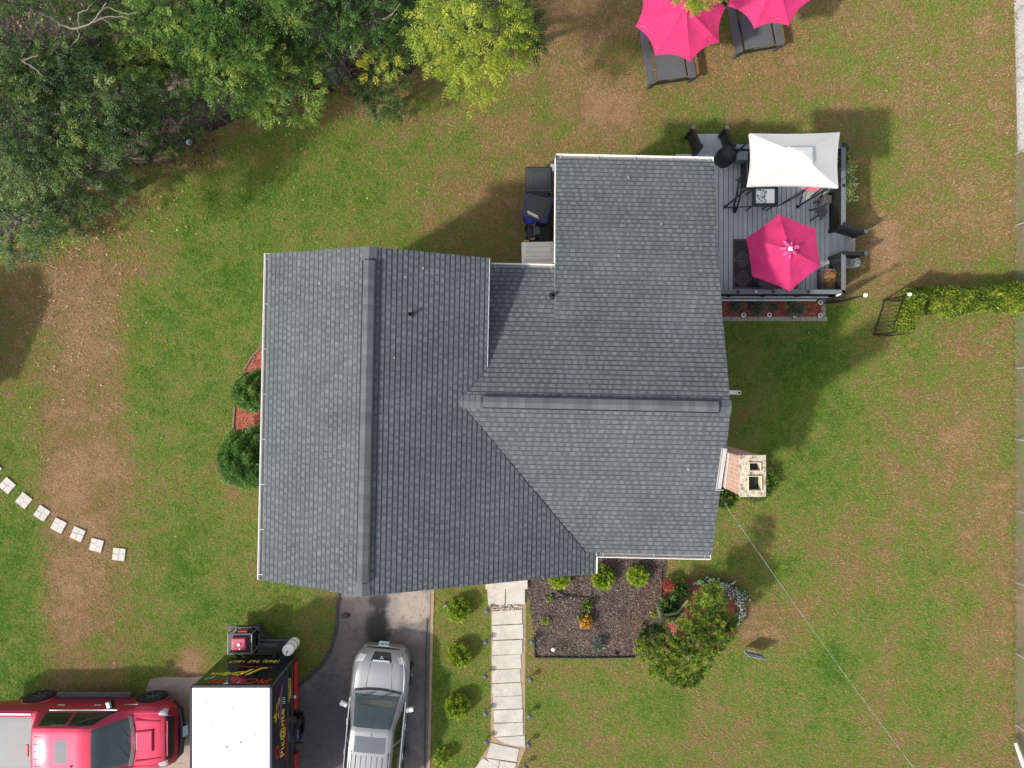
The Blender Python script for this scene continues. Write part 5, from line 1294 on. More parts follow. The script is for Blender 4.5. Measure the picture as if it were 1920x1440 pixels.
# ---------------- black cargo trailer with white roof
TX0, TX1, TY1, TY0, TZ = P(359, 0, 2.8).x, P(508, 0, 2.8).x, P(0, 1287, 2.8).y, -13.1, 2.8
trc = ((TX0 + TX1) / 2, (TY0 + TY1) / 2); tw, tl = TX1 - TX0, TY1 - TY0
tr = thing('cargo_trailer', (trc[0], trc[1], 0), 'black enclosed food trailer with white roof and coloured lettering', 'trailer')
m = MB(); m.box((0, 0, (TZ + .42) / 2), (tw, tl, TZ - .42)); m.build('body', M['gloss'], tr, bevel=.02)
m = MB(); m.box((0, 0, TZ + .012), (tw - .06, tl - .06, .02)); 
rf = m.build('roof', simple('white_trailer_roof', (.84, .84, .84), .5, .02, 2), tr)
m = MB()
for (x, y, r) in ((.05, 1.6, .02), (-.55, 1.15, .02), (.28, .62, .03), (-.1, .5, .03), (.0, .2, .02), (-.2, .18, .015), (-.12, -.2, .055), (-.2, -.5, .035), (.4, -.6, .02), (.5, -.6, .02), (.7, .85, .02), (-.7, 1.75, .02), (.30, 1.55, .015)):
    m.lathe((x, y + (tl / 2 - 2.2), TZ + .026), [(0, .002), (r * 1.3, .001)], 10)
m.build('roof_spots', simple('grey_spots', (.22, .22, .22), .7, .1), rf)
m = MB()
for (a, b_) in (((-tw / 2, -tl / 2), (-tw / 2, tl / 2)), ((tw / 2, -tl / 2), (tw / 2, tl / 2)), ((-tw / 2, tl / 2), (tw / 2, tl / 2)), ((-tw / 2, -tl / 2), (tw / 2, -tl / 2))):
    m.bar((*a, TZ - .02), (*b_, TZ - .02), .07, .09)
m.build('roof_trim', simple('dark_purple_trim', (.020, .017, .030), .75, .2), tr)
def fender(sd):
    m = MB(); x = sd * (tw / 2 + .10); y = -.35 + .25
    for a in np.linspace(0, math.pi, 15)[:-1]:
        a2 = a + math.pi / 14
        m.bar((x, y + .48 * math.cos(a), .30 + .48 * math.sin(a)), (x, y + .48 * math.cos(a2), .30 + .48 * math.sin(a2)), .21, .02, up=Vector((0, math.cos(a), math.sin(a))))
    m.build('fender', M['gloss'], tr, smooth=True)
    m = MB(); m.box((sd * (tw / 2 + .16), y + .02, .78), (.05, .26, .03)); m.build('fender_shine', M['chrome'], tr)
    wheel(tr, sd * (tw / 2 + .06), y, .33, .2, sd, M['chrome']).rotation_euler = (0, 0, R(90) if sd > 0 else R(90))
def fix_wheels():
    for o in tr.children:
        if o.name.startswith('wheel'):
            sdx = 1 if o.location.x > 0 else -1
for sd in (-1, 1): fender(sd)
m = MB(); m.box((tw / 2 + .035, 1.35, .56), (.06, 1.45, .26)); m.build('red_skirt', M['txred'], tr, bevel=.01); m = MB(); m.box((tw / 2 + .035, -1.55, .56), (.06, 1.5, .26)); m.build('red_skirt', M['txred'], tr, bevel=.01)
m = MB(); m.bar((tw / 2 + .012, -tl / 2, 1.32), (tw / 2 + .012, tl / 2, 1.32), .016, .025); m.bar((tw / 2 + .012, -tl / 2, .86), (tw / 2 + .012, tl / 2, .86), .016, .02); m.bar((tw / 2 + .014, tl / 2 - .02, .5), (tw / 2 + .014, tl / 2 - .02, 2.7), .02, .03)
m.build('side_trim', M['dgrey'], tr)
m = MB(); m.lathe((tw / 2 + .05, 1.05, .72), [(0, 0), (.045, .02), (.03, .06)], 10); m.build('marker_light', M['txwhite'], tr)
def text(s, size, mat, parent, loc, rot, name, shear=0.0, ext=.004, sx=1.0):
    cu = bpy.data.curves.new('lettering', 'FONT'); cu.body = s; cu.size = size; cu.shear = shear; cu.extrude = ext; cu.align_x = 'CENTER'; cu.align_y = 'CENTER'; cu.resolution_u = 2
    to_ = bpy.data.objects.new('tmp', cu); COL.objects.link(to_); bpy.context.view_layer.update()
    me = bpy.data.meshes.new_from_object(to_.evaluated_get(bpy.context.evaluated_depsgraph_get())); bpy.data.objects.remove(to_)
    me.materials.clear(); me.materials.append(mat); o = bpy.data.objects.new(name, me); COL.objects.link(o)
    o.location = loc; o.rotation_euler = rot; o.scale = (sx, 1, 1); o.parent = parent; return o
EAST = (R(90), 0, R(90)); NORTH = (R(90), 0, R(180))
yy = lambda py, z: P(0, py, z).y - trc[1]; xx = lambda px, z: P(px, 0, z).x - trc[0]
ex_ = tw / 2 + .008
text('Pic@nte', .50, M['txyellow'], tr, (ex_, yy(1378, 1.85), 1.80), EAST, 'yellow_lettering', .3, sx=.83)
text('Mexican Food', .22, M['txred'], tr, (ex_, yy(1388, 1.5), 1.47), EAST, 'red_lettering', .2)
text('O', .46, M['txred'], tr, (ex_, yy(1412, 2.2), 2.25), EAST, 'red_letter', .3, sx=1.3)
text('TACOS  TORTAS', .12, M['txyellow'], tr, (ex_, yy(1292, 1.1), 1.18), EAST, 'small_yellow_lettering', 0, sx=.8)
text('QUESADILLAS', .12, M['txyellow'], tr, (ex_, yy(1292, 1.1), 1.02), EAST, 'small_yellow_lettering', 0, sx=.8)
m = MB(); rg = random.Random(4)
for i in range(26):
    y = yy(1326, 2.1) + rg.gauss(0, .13); z = 2.22 + rg.gauss(0, .14); m.box((ex_ + .002, y, z), (.006, rg.uniform(.04, .12), rg.uniform(.04, .13)), M=Matrix.Rotation(rg.uniform(0, 3), 4, 'X'))
m.build('yellow_emblem', simple('yellow_emblem', (.62, .42, .05), .5, .4, 30), tr)
m = MB(); m.tube([(ex_, yy(1286, 2), 1.75), (ex_, yy(1300, 2), 1.98), (ex_, yy(1330, 2), 2.0), (ex_, yy(1350, 2), 2.02), (ex_, yy(1362, 2), 2.15)], [.01, .05, .055, .03, .008], 6); m.build('curved_stripe', M['purple'], tr)
m = MB()
for k in range(4): m.bar((ex_, yy(1322 - k * 3.5, 1.7), 1.55 + k * .01), (ex_, yy(1316 - k * 3.5, 1.7), 1.80), .006, .02)
m.build('pale_stripes', M['txblue'], tr)
ny = tl / 2 + .008
text('(860) 965 1807', .26, M['txyellow'], tr, (xx(478, 1.0), ny, .98), NORTH, 'phone_lettering', .1, sx=.95)
text('PICANTE', .44, M['txred'], tr, (xx(457, 2.2), ny, 2.42), NORTH, 'red_front_lettering', .2, sx=1.0)
text('JP', .60, M['txyellow'], tr, (xx(468, 1.8), ny, 1.78), NORTH, 'large_yellow_lettering', .4, sx=1.4)
text('Pic@nte', .26, M['txyellow'], tr, (xx(428, 1.8), ny, 1.95), NORTH, 'yellow_front_lettering', .2)
m = MB(); m.bar((xx(440, 1.5), ny, 1.36), (xx(510, 1.5), ny, 1.50), .006, .03); m.build('red_line', M['txred'], tr)
m = MB(); m.bar((xx(430, 2.5), ny, 2.62), (xx(472, 2.5), ny, 2.62), .01, .05); m.build('grey_vent', M['dgrey'], tr)
m = MB(); m.add([(xx(420, 2.6), ny + .004, 2.68), (xx(430, 2.6), ny + .004, 2.68), (xx(426, 2.4), ny + .004, 2.40)], [(0, 1, 2)]); m.bar((xx(400, 2.2), ny, 2.10), (xx(396, 2.2), ny, 2.30), .006, .03); m.bar((xx(392, 2.2), ny, 2.2), (xx(389, 2.2), ny, 2.36), .006, .03); m.build('pale_marks', M['txblue'], tr)
m = MB(); m.bar((xx(440, 1.3), ny, 1.0), (xx(440, 1.3), ny, 2.2), .012, .05) if False else None
# tongue, coupler
m = MB(); m.bar((-.8, tl / 2 - .05, .42), (.0, tl / 2 + .85, .42), .08, .10); m.bar((.8, tl / 2 - .05, .42), (.0, tl / 2 + .85, .42), .08, .10)
m.box((-.55, tl / 2 + .52, .48), (.95, .85, .04)); m.box((.40, tl / 2 + .28, .48), (1.15, .50, .04)); m.box((0, tl / 2 + .9, .47), (.14, .25, .12)); m.tube([(0, tl / 2 + .75, .1), (0, tl / 2 + .75, .6)], .035, 8)
m.build('tongue', M['blackp'], tr)
m = MB(); m.bar((.0, tl / 2 + .50, .53), (.95, tl / 2 + .50, .53), .05, .03); m.box((.28, tl / 2 + .34, .52), (.55, .09, .04)); m.build('tongue_step', M['dgrey'], tr)
# generator on the tongue
gx, gy = P(449, 0, 1.2).x, P(0, 1208, 1.2).y
gn = thing('generator', (gx, gy, .5), 'red topped generator in a black frame on the trailer tongue', 'generator')
m = MB(); m.box((0, 0, .30), (.58, .50, .48)); m.build('engine_case', M['blackp'], gn, bevel=.03)
m = MB(); m.box((-.05, -.02, .60), (.46, .40, .13), taper=.92); m.build('fuel_tank', simple('faded_red_tank', (.42, .045, .09), .28, .15, 4, coat=.8), gn, bevel=.03)
m = MB(); m.lathe((-.03, -.02, .67), [(.045, 0), (.045, .03), (0, .032)], 16); m.lathe((.0, -.16, .67), [(.02, 0), (.02, .02), (0, .021)], 10); m.build('fuel_cap', M['lampwhite'], gn)
m = MB()
for sx_ in (-1, 1):
    x = sx_ * .36; m.tube([(x, -.30, .02), (x, -.30, .66), (x, .30, .66), (x, .30, .02), (x, -.30, .02)], .022, 8)
for (y, z) in ((-.30, .66), (.30, .66), (-.30, .05), (.30, .05)): m.tube([(-.36, y, z), (.36, y, z)], .022, 8)
m.build('tube_frame', simple('grey_tube', (.12, .125, .13), .4, .2), gn, smooth=True)
m = MB(); m.box((-.02, .30, .36), (.30, .03, .20)); m.build('control_panel', M['txred'], gn)
m = MB(); m.tube([(-.3, .36, .5), (-.3, .46, .55), (.3, .46, .55), (.3, .36, .5)], .016, 7); m.build('handle', M['dgrey'], gn)
# propane tank
tx_, ty_ = P(537, 0, 1.3).x + .02, P(0, 1221, 1.3).y
pt = thing('propane_tank', (tx_, ty_, .50), 'white propane cylinder standing on the right side of the trailer tongue', 'gas cylinder')
m = MB(); m.lathe((0, 0, 0), [(.13, 0), (.165, .05), (.17, .12), (.17, .70), (.16, .76), (.12, .80), (0, .81)], 28); cy = m.build('cylinder', M['lampwhite'], pt, smooth=True)
m = MB(); m.lathe((0, 0, 0), [(.174, .28), (.174, .32)], 28, cap=False); m.lathe((0, 0, 0), [(.174, .56), (.174, .60)], 28, cap=False); m.build('strap', M['black'], cy)
m = MB(); m.lathe((0, 0, .74), [(.13, 0), (.13, .09)], 24, cap=False); m.lathe((0, 0, .74), [(.122, .09), (.122, 0)], 24, cap=False); m.build('collar', M['lampwhite'], pt)
m = MB(); m.tube([(0, 0, .76), (0, 0, .84)], .015, 8); m.tube([(.04, .02, .82), (-.1, -.2, .78), (-.28, -.25, .6), (-.3, -.27, .3)], .012, 6); m.build('valve', M['black'], pt)
m = MB(); m.lathe((0, 0, 0), [(.04, 0), (.055, .08), (.05, .22), (.03, .3), (0, .31)], 12)
jk = m.build('regulator', M['blackp'], smooth=True); jk.location = P(507, 1238, 1.15) ; jk.location.z = .55; tag(jk, 'small black and chrome fitting against the trailer front beside the propane cylinder', 'fitting')
# ============================================================ the deck
DZ = .60
dk = thing('deck', (7.5, 5.0, 0), 'grey painted timber deck with black lattice rails behind the house', 'deck')
D0 = Vector((7.5, 5.0, 0))
boards = simple('grey_deck_paint', (0.43, 0.46, 0.46), .65, .12, 3.5, bmp=.25)
def L_(x, y, z=0.0): return Vector((x, y, z)) - D0
bm_ = MB(); x = 5.15; k = 0
while x < 10.03:
    wd = min(.146, 10.05 - x); bm_.box(L_(x + wd / 2, 4.98, DZ - .014 + (k % 3) * .001), (wd - .011, 4.53, .028)); x += .152; k += 1
bm_.build('deck_boards', boards, dk)
m = MB(); m.box(L_(7.58, 4.98, DZ - .13), (4.86, 4.46, .18)); 
for (x, y) in ((5.3, 2.85), (7.6, 2.85), (9.9, 2.85), (5.3, 7.1), (7.6, 7.1), (9.9, 7.1)): m.box(L_(x, y, .2), (.12, .12, .5))
m.build('joists', M['black'], dk)
def lattice(m, a, b_, z0a, z0b, z1a, z1b, sp=.115, t=.028):
    """diagonal lattice panel between two points, with bottom and top heights at either end"""
    a = Vector(a); b_ = Vector(b_); L = (b_ - a).length; d = (b_ - a) / L; h = max(z1a - z0a, z1b - z0b); nrm = Vector((-d.y, d.x, 0))
    def zt(s): return z1a + (z1b - z1a) * s / L
    def zb(s): return z0a + (z0b - z0a) * s / L
    for sg in (-1, 1):
        s = -h
        while s < L + h:
            # line from (s, bottom) going diagonally
            pts = []
            for i in range(25):
                q = s + sg * (i / 24) * h * 1.0; zz = zb(min(max(q, 0), L)) + (i / 24) * h
                if 0 <= q <= L and zz <= zt(q): pts.append(a + d * q + Vector((0, 0, zz)) + nrm * (sg * .008))
            if len(pts) > 1: m.bar(pts[0], pts[-1], .014, t, up=nrm.cross(Vector(pts[-1]) - Vector(pts[0])).normalized() if False else Vector((0, 0, 1)))
            s += sp
def rail(a, b_, top=1.55, cap=True, nposts=3, zb=DZ + .06):
    A = L_(*a); B = L_(*b_); m = MB(); lattice(m, A, B, zb, zb, top - .05, top - .05)
    r = m.build('lattice_panel', M['rail'], dk)
    m = MB(); m.bar(A + Vector((0, 0, top)), B + Vector((0, 0, top)), .13 if cap else .07, .035); m.build('rail_cap', M['railcap'], dk, bevel=.006)
    m = MB(); m.bar(A + Vector((0, 0, zb)), B + Vector((0, 0, zb)), .05, .05)
    for i in range(nposts): p = A.lerp(B, i / (nposts - 1)); m.box(p + Vector((0, 0, (top + .1) / 2)), (.095, .095, top - .05))
    m.build('rail_posts', M['rail'], dk)
SE, SN, NE = (10.0, 2.80), (5.45, 2.80), (10.0, 7.18)
rail((5.75, 2.78), (10.0, 2.78), 1.55, True, 5)
rail((10.0, 2.78), (10.0, 3.95), 1.55, True, 2)
rail((10.0, 4.80), (10.0, 7.18), 1.55, True, 3)
rail((6.72, 7.18), (10.0, 7.18), 1.50, True, 3)
m = MB(); m.box(L_(7.7, 2.715, .30), (4.6, .03, .52)); m.bar(L_(5.4, 2.69, .52), L_(9.62, 2.69, .52), .05, .07); sk = m.build('skirt', M['dgrey'], dk)
m = MB(); m.bar(L_(5.5, 2.655, .50), L_(9.62, 2.655, .50), .04, .05); m.build('white_strip', M['txwhite'], dk)
# steps
def stair(dr, base, width, n, run, name):
    """dr direction of descent, base centre of the deck edge"""
    m = MB()
    for i in range(n):
        z = DZ - (i + 1) * .15; c = Vector((*base, 0)) + Vector((*dr, 0)) * (run * (i + .5)); m.box(c - D0 + Vector((0, 0, z - .015)), (run + .02 if dr[0] else width, width if dr[0] else run + .02, .03)); m.box(c - D0 + Vector((0, 0, z / 2 - .02)), (run if dr[0] else width - .06, width - .06 if dr[0] else run, max(.02, z - .04)))
    return m.build(name, boards, dk, bevel=.004)
stair((1, 0), (10.05, 4.38), .95, 2, .27, 'steps')
m = MB(); m.box(L_(10.83, 4.38, .11), (.40, 1.30, .10)); m.build('bottom_step', simple('tan_step', (.40, .36, .32), .7, .1, 4), dk, bevel=.008)
stair((0, 1), (6.35, 7.25), .86, 3, .26, 'steps')
def stair_rail(a, b_, z0, z1, wide=False):
    A = L_(*a); B = L_(*b_); m = MB(); lattice(m, A, B, DZ + .05, .12, z0 - .05, z1 - .05, .10)
    m.build('lattice_panel', M['rail'], dk)
    m = MB(); m.bar(A + Vector((0, 0, z0)), B + Vector((0, 0, z1)), .10, .035); m.build('rail_cap', M['rail'], dk)
    m = MB(); m.box(B + Vector((0, 0, (z1 + .06) / 2)), (.09, .09, z1 + .06)); m.box(A + Vector((0, 0, (z0 + .2) / 2)), (.11, .11, z0 - .05)); m.build('newel_post', M['rail'], dk)
    m = MB(); m.box(B + Vector((0, 0, z1 + .075)), (.115, .115, .03)); m.build('post_cap', M['dgrey'], dk, bevel=.008)
stair_rail((10.02, 4.80), (10.95, 4.72), 1.55, .95); stair_rail((10.02, 3.95), (10.95, 4.05), 1.55, .95)
stair_rail((5.72, 7.2), (5.62, 7.95), 1.45, .90); stair_rail((6.72, 7.2), (6.66, 7.95), 1.45, .90)
# lamp on tall post at the corner, with a narrow trellis
lp = thing('lamp_post', (10.42, 2.62, 0), 'tall black garden lamp post with a white globe at the deck corner', 'lamp post')
m = MB(); m.tube([(0, 0, 0), (0, 0, 1.95)], .022, 8); m.bar((-.38, -.02, 0.05), (-.38, -.02, 1.15), .03); m.bar((-.38, -.02, 1.15), (0, 0, 1.75), .035); lattice(m, (-.38, -.02, 0), (0, 0, 0), .05, .05, 1.1, 1.65, .09, .03); m.build('post', M['rail'], lp)
m = MB(); m.lathe((0, 0, 1.93), [(.03, 0), (.055, .03), (.055, .05)], 14); m.build('lamp_base', M['black'], lp)
m = MB(); m.lathe((0, 0, 1.99), [(.02, -.02), (.05, 0), (.066, .04), (.066, .07), (.045, .11), (0, .125)], 18); m.build('globe', M['lampwhite'], lp, smooth=True)
# ---------------- grill gazebo with white canopy
c0, c1, c2, c3 = P(1406, 250, 3.2), P(1575, 248, 3.2), P(1572, 352, 3.2), P(1402, 349, 3.2)
gz0 = (c0 + c1 + c2 + c3) / 4; gz = thing('gazebo', (gz0.x, gz0.y, DZ), 'small gazebo with a white two-tier canopy on the deck', 'gazebo')
def sail(corners, apex, n, sag, edge, skirt=.0):
    """cloth stretched between corners and apex with concave edges"""
    V = []; Fc = []; nc = len(corners)
    for k in range(nc):
        a, b_ = corners[k], corners[(k + 1) % nc]; base = len(V)
        for i in range(n + 1):
            t = i / n                                       # apex -> edge
            for j in range(n + 1):
                s = j / n; e = a.lerp(b_, s); mid = (a + b_) / 2
                e = e + (apex - mid) * (edge * math.sin(math.pi * s)); p = apex.lerp(e, t)
                p.z -= sag * math.sin(math.pi * t) * (math.sin(math.pi * s)) ; V.append(p)
        for i in range(n):
            for j in range(n): q = base + i * (n + 1) + j; Fc.append((q, q + n + 1, q + n + 2, q + 1))
        if skirt:
            b2 = len(V)
            for j in range(n + 1): p = V[base + n * (n + 1) + j]; V.append(p.copy()); V.append(Vector((p.x, p.y, p.z - skirt)))
            for j in range(n): Fc.append((b2 + 2 * j, b2 + 2 * j + 1, b2 + 2 * j + 3, b2 + 2 * j + 2))
    return V, Fc
off = Vector((gz0.x, gz0.y, DZ)); cs = [c - off for c in (c0, c1, c2, c3)]; ap = Vector((0, 0, 3.68 - DZ))
V, Fc = sail(cs, ap, 8, .03, .05, .12); m = MB(); m.add(V, Fc); m.build('canopy', M['canvas'], gz)
up_ = [Vector((sx_ * .34, sy * .21, 3.64 - DZ)) for sx_, sy in ((-1, 1), (1, 1), (1, -1), (-1, -1))]
V, Fc = sail(up_, Vector((0, 0, 3.80 - DZ)), 6, .0, .04, .06); m = MB(); m.add(V, Fc); m.build('vent_canopy', M['canvas'], gz)
legs = [Vector((sx_ * 1.14, sy * .66, 0)) for sx_, sy in ((-1, 1), (1, 1), (1, -1), (-1, -1))]
for p in legs: m = MB(); m.box((p.x, p.y, 1.28), (.04, .04, 2.56)); m.box((p.x, p.y, .01), (.10, .10, .012)); m.build('leg', M['black'], gz)
m = MB()
for i in range(4): m.bar(legs[i] + Vector((0, 0, 2.56)), legs[(i + 1) % 4] + Vector((0, 0, 2.56)), .03); m.bar(legs[i] + Vector((0, 0, 2.56)), (0, 0, 3.03), .022)
m.build('roof_frame', M['black'], gz)
# ---------------- parasols
def parasol(pts, ctr, zr, za, label, base_z, panels_edge=.06, group='pink parasols', lean=None, vent=True):
    """pts = rim corners (world), ctr = pole foot"""
    o = thing('parasol', (ctr[0], ctr[1], base_z), label, 'parasol', group=group); off = Vector((ctr[0], ctr[1], base_z))
    ap = Vector((0, 0, za - base_z)) + (Vector(lean) if lean else Vector((0, 0, 0))); cs_ = [Vector(p) - off for p in pts]
    V, Fc = sail(cs_, ap, 8, .035, panels_edge, .0); m = MB(); m.add(V, Fc); cp = m.build('canopy', M['pink'], o)
    m = MB(); 
    for c in cs_: m.bar(ap - Vector((0, 0, .03)), c - Vector((0, 0, .012)), .014, .010)
    m.build('ribs', M['dgrey'], o)
    m = MB()
    for c in cs_: q = ap.lerp(c, 1.0) + Vector((0, 0, .006)); m.lathe((q.x, q.y, q.z), [(0, -.01), (.014, 0), (0, .014)], 8)
    m.build('rib_tips', M['pink'], o)
    m = MB(); m.tube([(0, 0, 0), ap - Vector((0, 0, .02))], .020, 10); m.build('pole', M['dgrey'], o)
    m = MB(); m.lathe((0, 0, 0), [(.23, 0), (.23, .03), (.10, .07), (.035, .10), (.03, .30)], 24); m.build('base', M['black'], o)
    if vent:
        n = len(cs_); cv = [ap + (c - ap) * .17 + Vector((0, 0, .035)) for c in cs_]; V, Fc = sail(cv, ap + Vector((0, 0, .05)), 5, .0, .25, .0); m = MB(); m.add(V, Fc); m.build('vent_flap', M['pink'], o)
    m = MB(); m.lathe((ap.x, ap.y, ap.z + .03), [(.03, 0), (.035, .04), (.02, .07), (0, .075)], 12); m.build('finial', M['lampwhite'], o)
    return o
hx = [P(a, b_, 2.55) for a, b_ in ((1461, 402), (1529, 429), (1538, 499), (1481, 546), (1410, 518), (1399, 447))]
cc_ = sum(hx, Vector((0, 0, 0))) / 6
# solar box on top of the deck parasol
apx = P(1481, 467, 3.08); pr = parasol(hx, (apx.x - .0, apx.y), 2.55, 3.08, 'six-sided pink parasol on the grey deck', DZ, .015, vent=True)
m = MB(); m.box((0, 0, 3.13 - DZ), (.11, .11, .03)); bx = m.build('cap_box', M['lampwhite'], pr, bevel=.006)
m = MB(); m.box((0, 0, 3.148 - DZ), (.06, .06, .008)); m.build('solar_cell', M['black'], bx)
m = MB(); rg = random.Random(2)
for k in range(7):
    a = k * .897 + .3; r0, r1 = .10, rg.uniform(.20, .28); c = Vector((math.cos(a), math.sin(a), 0)); s = Vector((-c.y, c.x, 0)) * rg.uniform(.03, .05)
    z = 3.075 - DZ; m.add([c * r0 - s + Vector((0, 0, z)), c * r0 + s + Vector((0, 0, z)), c * r1 + s * 1.1 + Vector((0, 0, z - .055)), c * (r1 + .02) + Vector((0, 0, z - .03)), c * r1 - s * 1.1 + Vector((0, 0, z - .055))], [(0, 1, 2, 3), (0, 3, 4)])
m.build('vent_ties', simple('pale_pink_cloth', (.80, .08, .25), .85, .1), pr)
def octo(px, py, z, r, a0): c = P(px, py, z); return c, [c + Vector((math.cos(R(a0 + 45 * k)) * r, math.sin(R(a0 + 45 * k)) * r, 0)) for k in range(8)]
c, o8 = octo(1276, 32, 2.3, 1.34, 12); parasol(o8, (c.x, c.y), 2.3, 2.92, 'eight-sided pink parasol at the top edge, the left one, with a branch over it', 0, .085, vent=True)
c, o8 = octo(1441, -27, 2.3, 1.32, 27); parasol(o8, (c.x, c.y), 2.3, 2.92, 'eight-sided pink parasol cut by the top edge, the right one', 0, .085, vent=True)
# ---------------- double loungers under them
def lounger(a, b_, label, wd=1.36, ln=1.95):
    """a,b = ends of the foot line (left, right) at z .5"""
    A = P(*a, .5); B = P(*b_, .5); ang = math.atan2(B.y - A.y, B.x - A.x)
    o = thing('lounger', (A.x, A.y, 0), label, 'lounger', ang, 'dark loungers under the pink parasols'); W_ = (B - A).length
    m = MB(); m.box((.12, ln / 2, .52), (.24, ln, .05)); m.box((.12, .08, .25), (.10, .08, .5)); m.box((.12, ln - .08, .25), (.10, .08, .5)); m.build('armrest', M['dgrey'], o, bevel=.012)
    m = MB(); m.box((W_ - .12, ln / 2, .52), (.24, ln, .05)); m.box((W_ - .12, .08, .25), (.10, .08, .5)); m.box((W_ - .12, ln - .08, .25), (.10, .08, .5)); m.build('armrest', M['dgrey'], o, bevel=.012)
    m = MB(); m.bar((.2, .03, .38), (W_ - .2, .03, .38), .05, .06); m.bar((.2, ln - .03, .38), (W_ - .2, ln - .03, .38), .05, .06); m.build('frame', M['black'], o)
    m = MB(); 
    for k in range(14): y0 = .10 + k * .085; m.box(((.36 + W_ - .36) / 2 + .04, y0 + .04, .43 + max(0, (k - 7)) * .0), (W_ - .62, .080, .03))
    m.build('seat', simple('woven_grey', (.085, .09, .095), .8, .35, 60), o)
    m = MB(); m.bar(((W_) / 2 + .04, 1.32, .44), (W_ / 2 + .04, ln + .12, .95), W_ - .62, .04); m.build('backrest', simple('woven_grey2', (.085, .09, .095), .8, .35, 60), o)
    return o
lounger((1214, 159), (1305, 145), 'dark grey lounger under the left pink parasol at the top')
lounger((1379, 101), (1470, 84), 'dark grey lounger under the right pink parasol at the top edge')
# ---------------- rug
rc = [P(1375, 448, DZ + .01), P(1497, 448, DZ + .01), P(1497, 541, DZ + .01), P(1374, 541, DZ + .01)]
ro = thing('rug', (rc[3].x, rc[3].y, DZ), 'black outdoor rug with a grey stepped diamond pattern under the deck parasol', 'rug')
W_ = rc[2].x - rc[3].x; Hh = rc[0].y - rc[3].y
m = MB(); m.box((W_ / 2, Hh / 2, .006), (W_, Hh, .010)); m.build('mat', M['blackp'], ro)
m = MB(); cell = .62
for i in range(int(W_ / cell) + 1):
    for j in range(int(Hh / cell) + 1):
        cx, cy = .31 + i * cell, .30 + j * cell
        for r_ in (.08, .17, .26):
            q = [(cx + r_, cy), (cx, cy + r_), (cx - r_, cy), (cx, cy - r_)]
            for k in range(4):
                a, b_ = q[k], q[(k + 1) % 4]
                if all(0.03 < p[0] < W_ - .03 and .03 < p[1] < Hh - .03 for p in (a, b_)): m.bar((*a, .0125), (*b_, .0125), .035, .004)
for (a, b_) in (((.03, .03), (W_ - .03, .03)), ((.03, Hh - .03), (W_ - .03, Hh - .03)), ((.03, .03), (.03, Hh - .03)), ((W_ - .03, .03), (W_ - .03, Hh - .03))): m.bar((*a, .012), (*b_, .012), .03, .003)
m.build('pattern', simple('rug_grey', (.11, .115, .12), .9, .2, 30), ro)
# ---------------- table and chairs under / round the parasol
def table(c, w_, d_, h, rz, label, name='table', mat=None, cat='table', thick=.03, group=None):
    o = thing(name, c, label, cat, rz, group); m = MB(); m.box((0, 0, h - thick / 2), (w_, d_, thick)); m.build('tabletop', mat or M['blackp'], o, bevel=.008)
    for sx_ in (-1, 1):
        for sy in (-1, 1): m = MB(); m.bar((sx_ * (w_ / 2 - .05), sy * (d_ / 2 - .05), h - thick), (sx_ * (w_ / 2 - .03), sy * (d_ / 2 - .03), 0), .03); m.build('leg', mat or M['black'], o)
    return o
def chair(c, rz, label, seatmat, frame, group=None, h=.44, back=.92, name='patio_chair', cat='chair', wd=.52):
    o = thing(name, c, label, cat, rz, group)
    m = MB(); m.box((0, 0, h), (wd, .50, .04)); m.build('seat', seatmat, o, bevel=.012)
    m = MB(); m.bar((0, -.25, h + .02), (0, -.38, back), wd, .03, up=Vector((0, 1, 0))); m.build('backrest', seatmat, o, bevel=.01)
    for sx_ in (-1, 1):
        m = MB(); x = sx_ * wd / 2; m.tube([(x, .26, 0), (x, .24, h + .2), (x, -.28, h + .22), (x, -.30, h)], .014, 7); m.build('armrest', frame, o)
        for y in (-.24, .24): m = MB(); m.bar((x * .96, y, h), (x, y * 1.15, 0), .028); m.build('leg', frame, o)
    return o
table(P(1470, 480, DZ) + Vector((0, 0, 0)), 1.1, .9, .70, .1, 'dark patio table under the deck parasol')
chair(P(1432, 532, DZ) , R(150), 'dark grey patio chair on the rug below the parasol', M['dgrey'], M['black'], 'dark chairs round the parasol table')
m = MB()
# grill
gr = thing('grill', P(1398, 322, DZ), 'black gas grill under the left edge of the white gazebo', 'grill')
m = MB(); m.box((.05, 0, .35), (.45, 1.05, .62)); m.build('cabinet', M['black'], gr, bevel=.01)
m = MB(); m.box((.08, 0, .80), (.42, .66, .22), taper=.85); m.build('lid', M['blackp'], gr, bevel=.03)
m = MB(); m.box((.0, .62, .72), (.40, .26, .03)); m.box((.0, -.62, .72), (.40, .26, .03)); m.build('side_shelf', M['dgrey'], gr)
m = MB(); m.bar((-.19, -.5, .72), (-.19, .5, .72), .03); m.build('handle', M['dgrey'], gr)
# cooler box beside the upper stairs
cb = P(1393, 290, DZ + .8); m = MB(); m.box((0, 0, .2), (.34, .26, .4)); m.box((0, 0, .43), (.36, .28, .06)); o = m.build('storage_box', simple('slate_blue_plastic', (.12, .155, .175), .5, .1), bevel=.02); o.location = (cb.x, cb.y, DZ + .3); tag(o, 'slate blue box at the upper rail left of the gazebo', 'box')
# covered black object by the stairs
cvr = thing('grill_cover', (6.62, 7.05, DZ), 'bulging black covered pot at the top of the upper steps', 'cover')
m = MB(); m.lathe((0, 0, 0), [(.26, 0), (.30, .3), (.28, .6), (.20, .8), (.08, .88), (0, .89)], 20); m.build('cloth', M['rail'], cvr, smooth=True)
m = MB(); m.tube([(-.26, -.16, .06), (-.05, -.30, .05), (.18, -.26, .05), (.28, -.16, .06)], .010, 6); m.build('cord', M['lampwhite'], cvr)
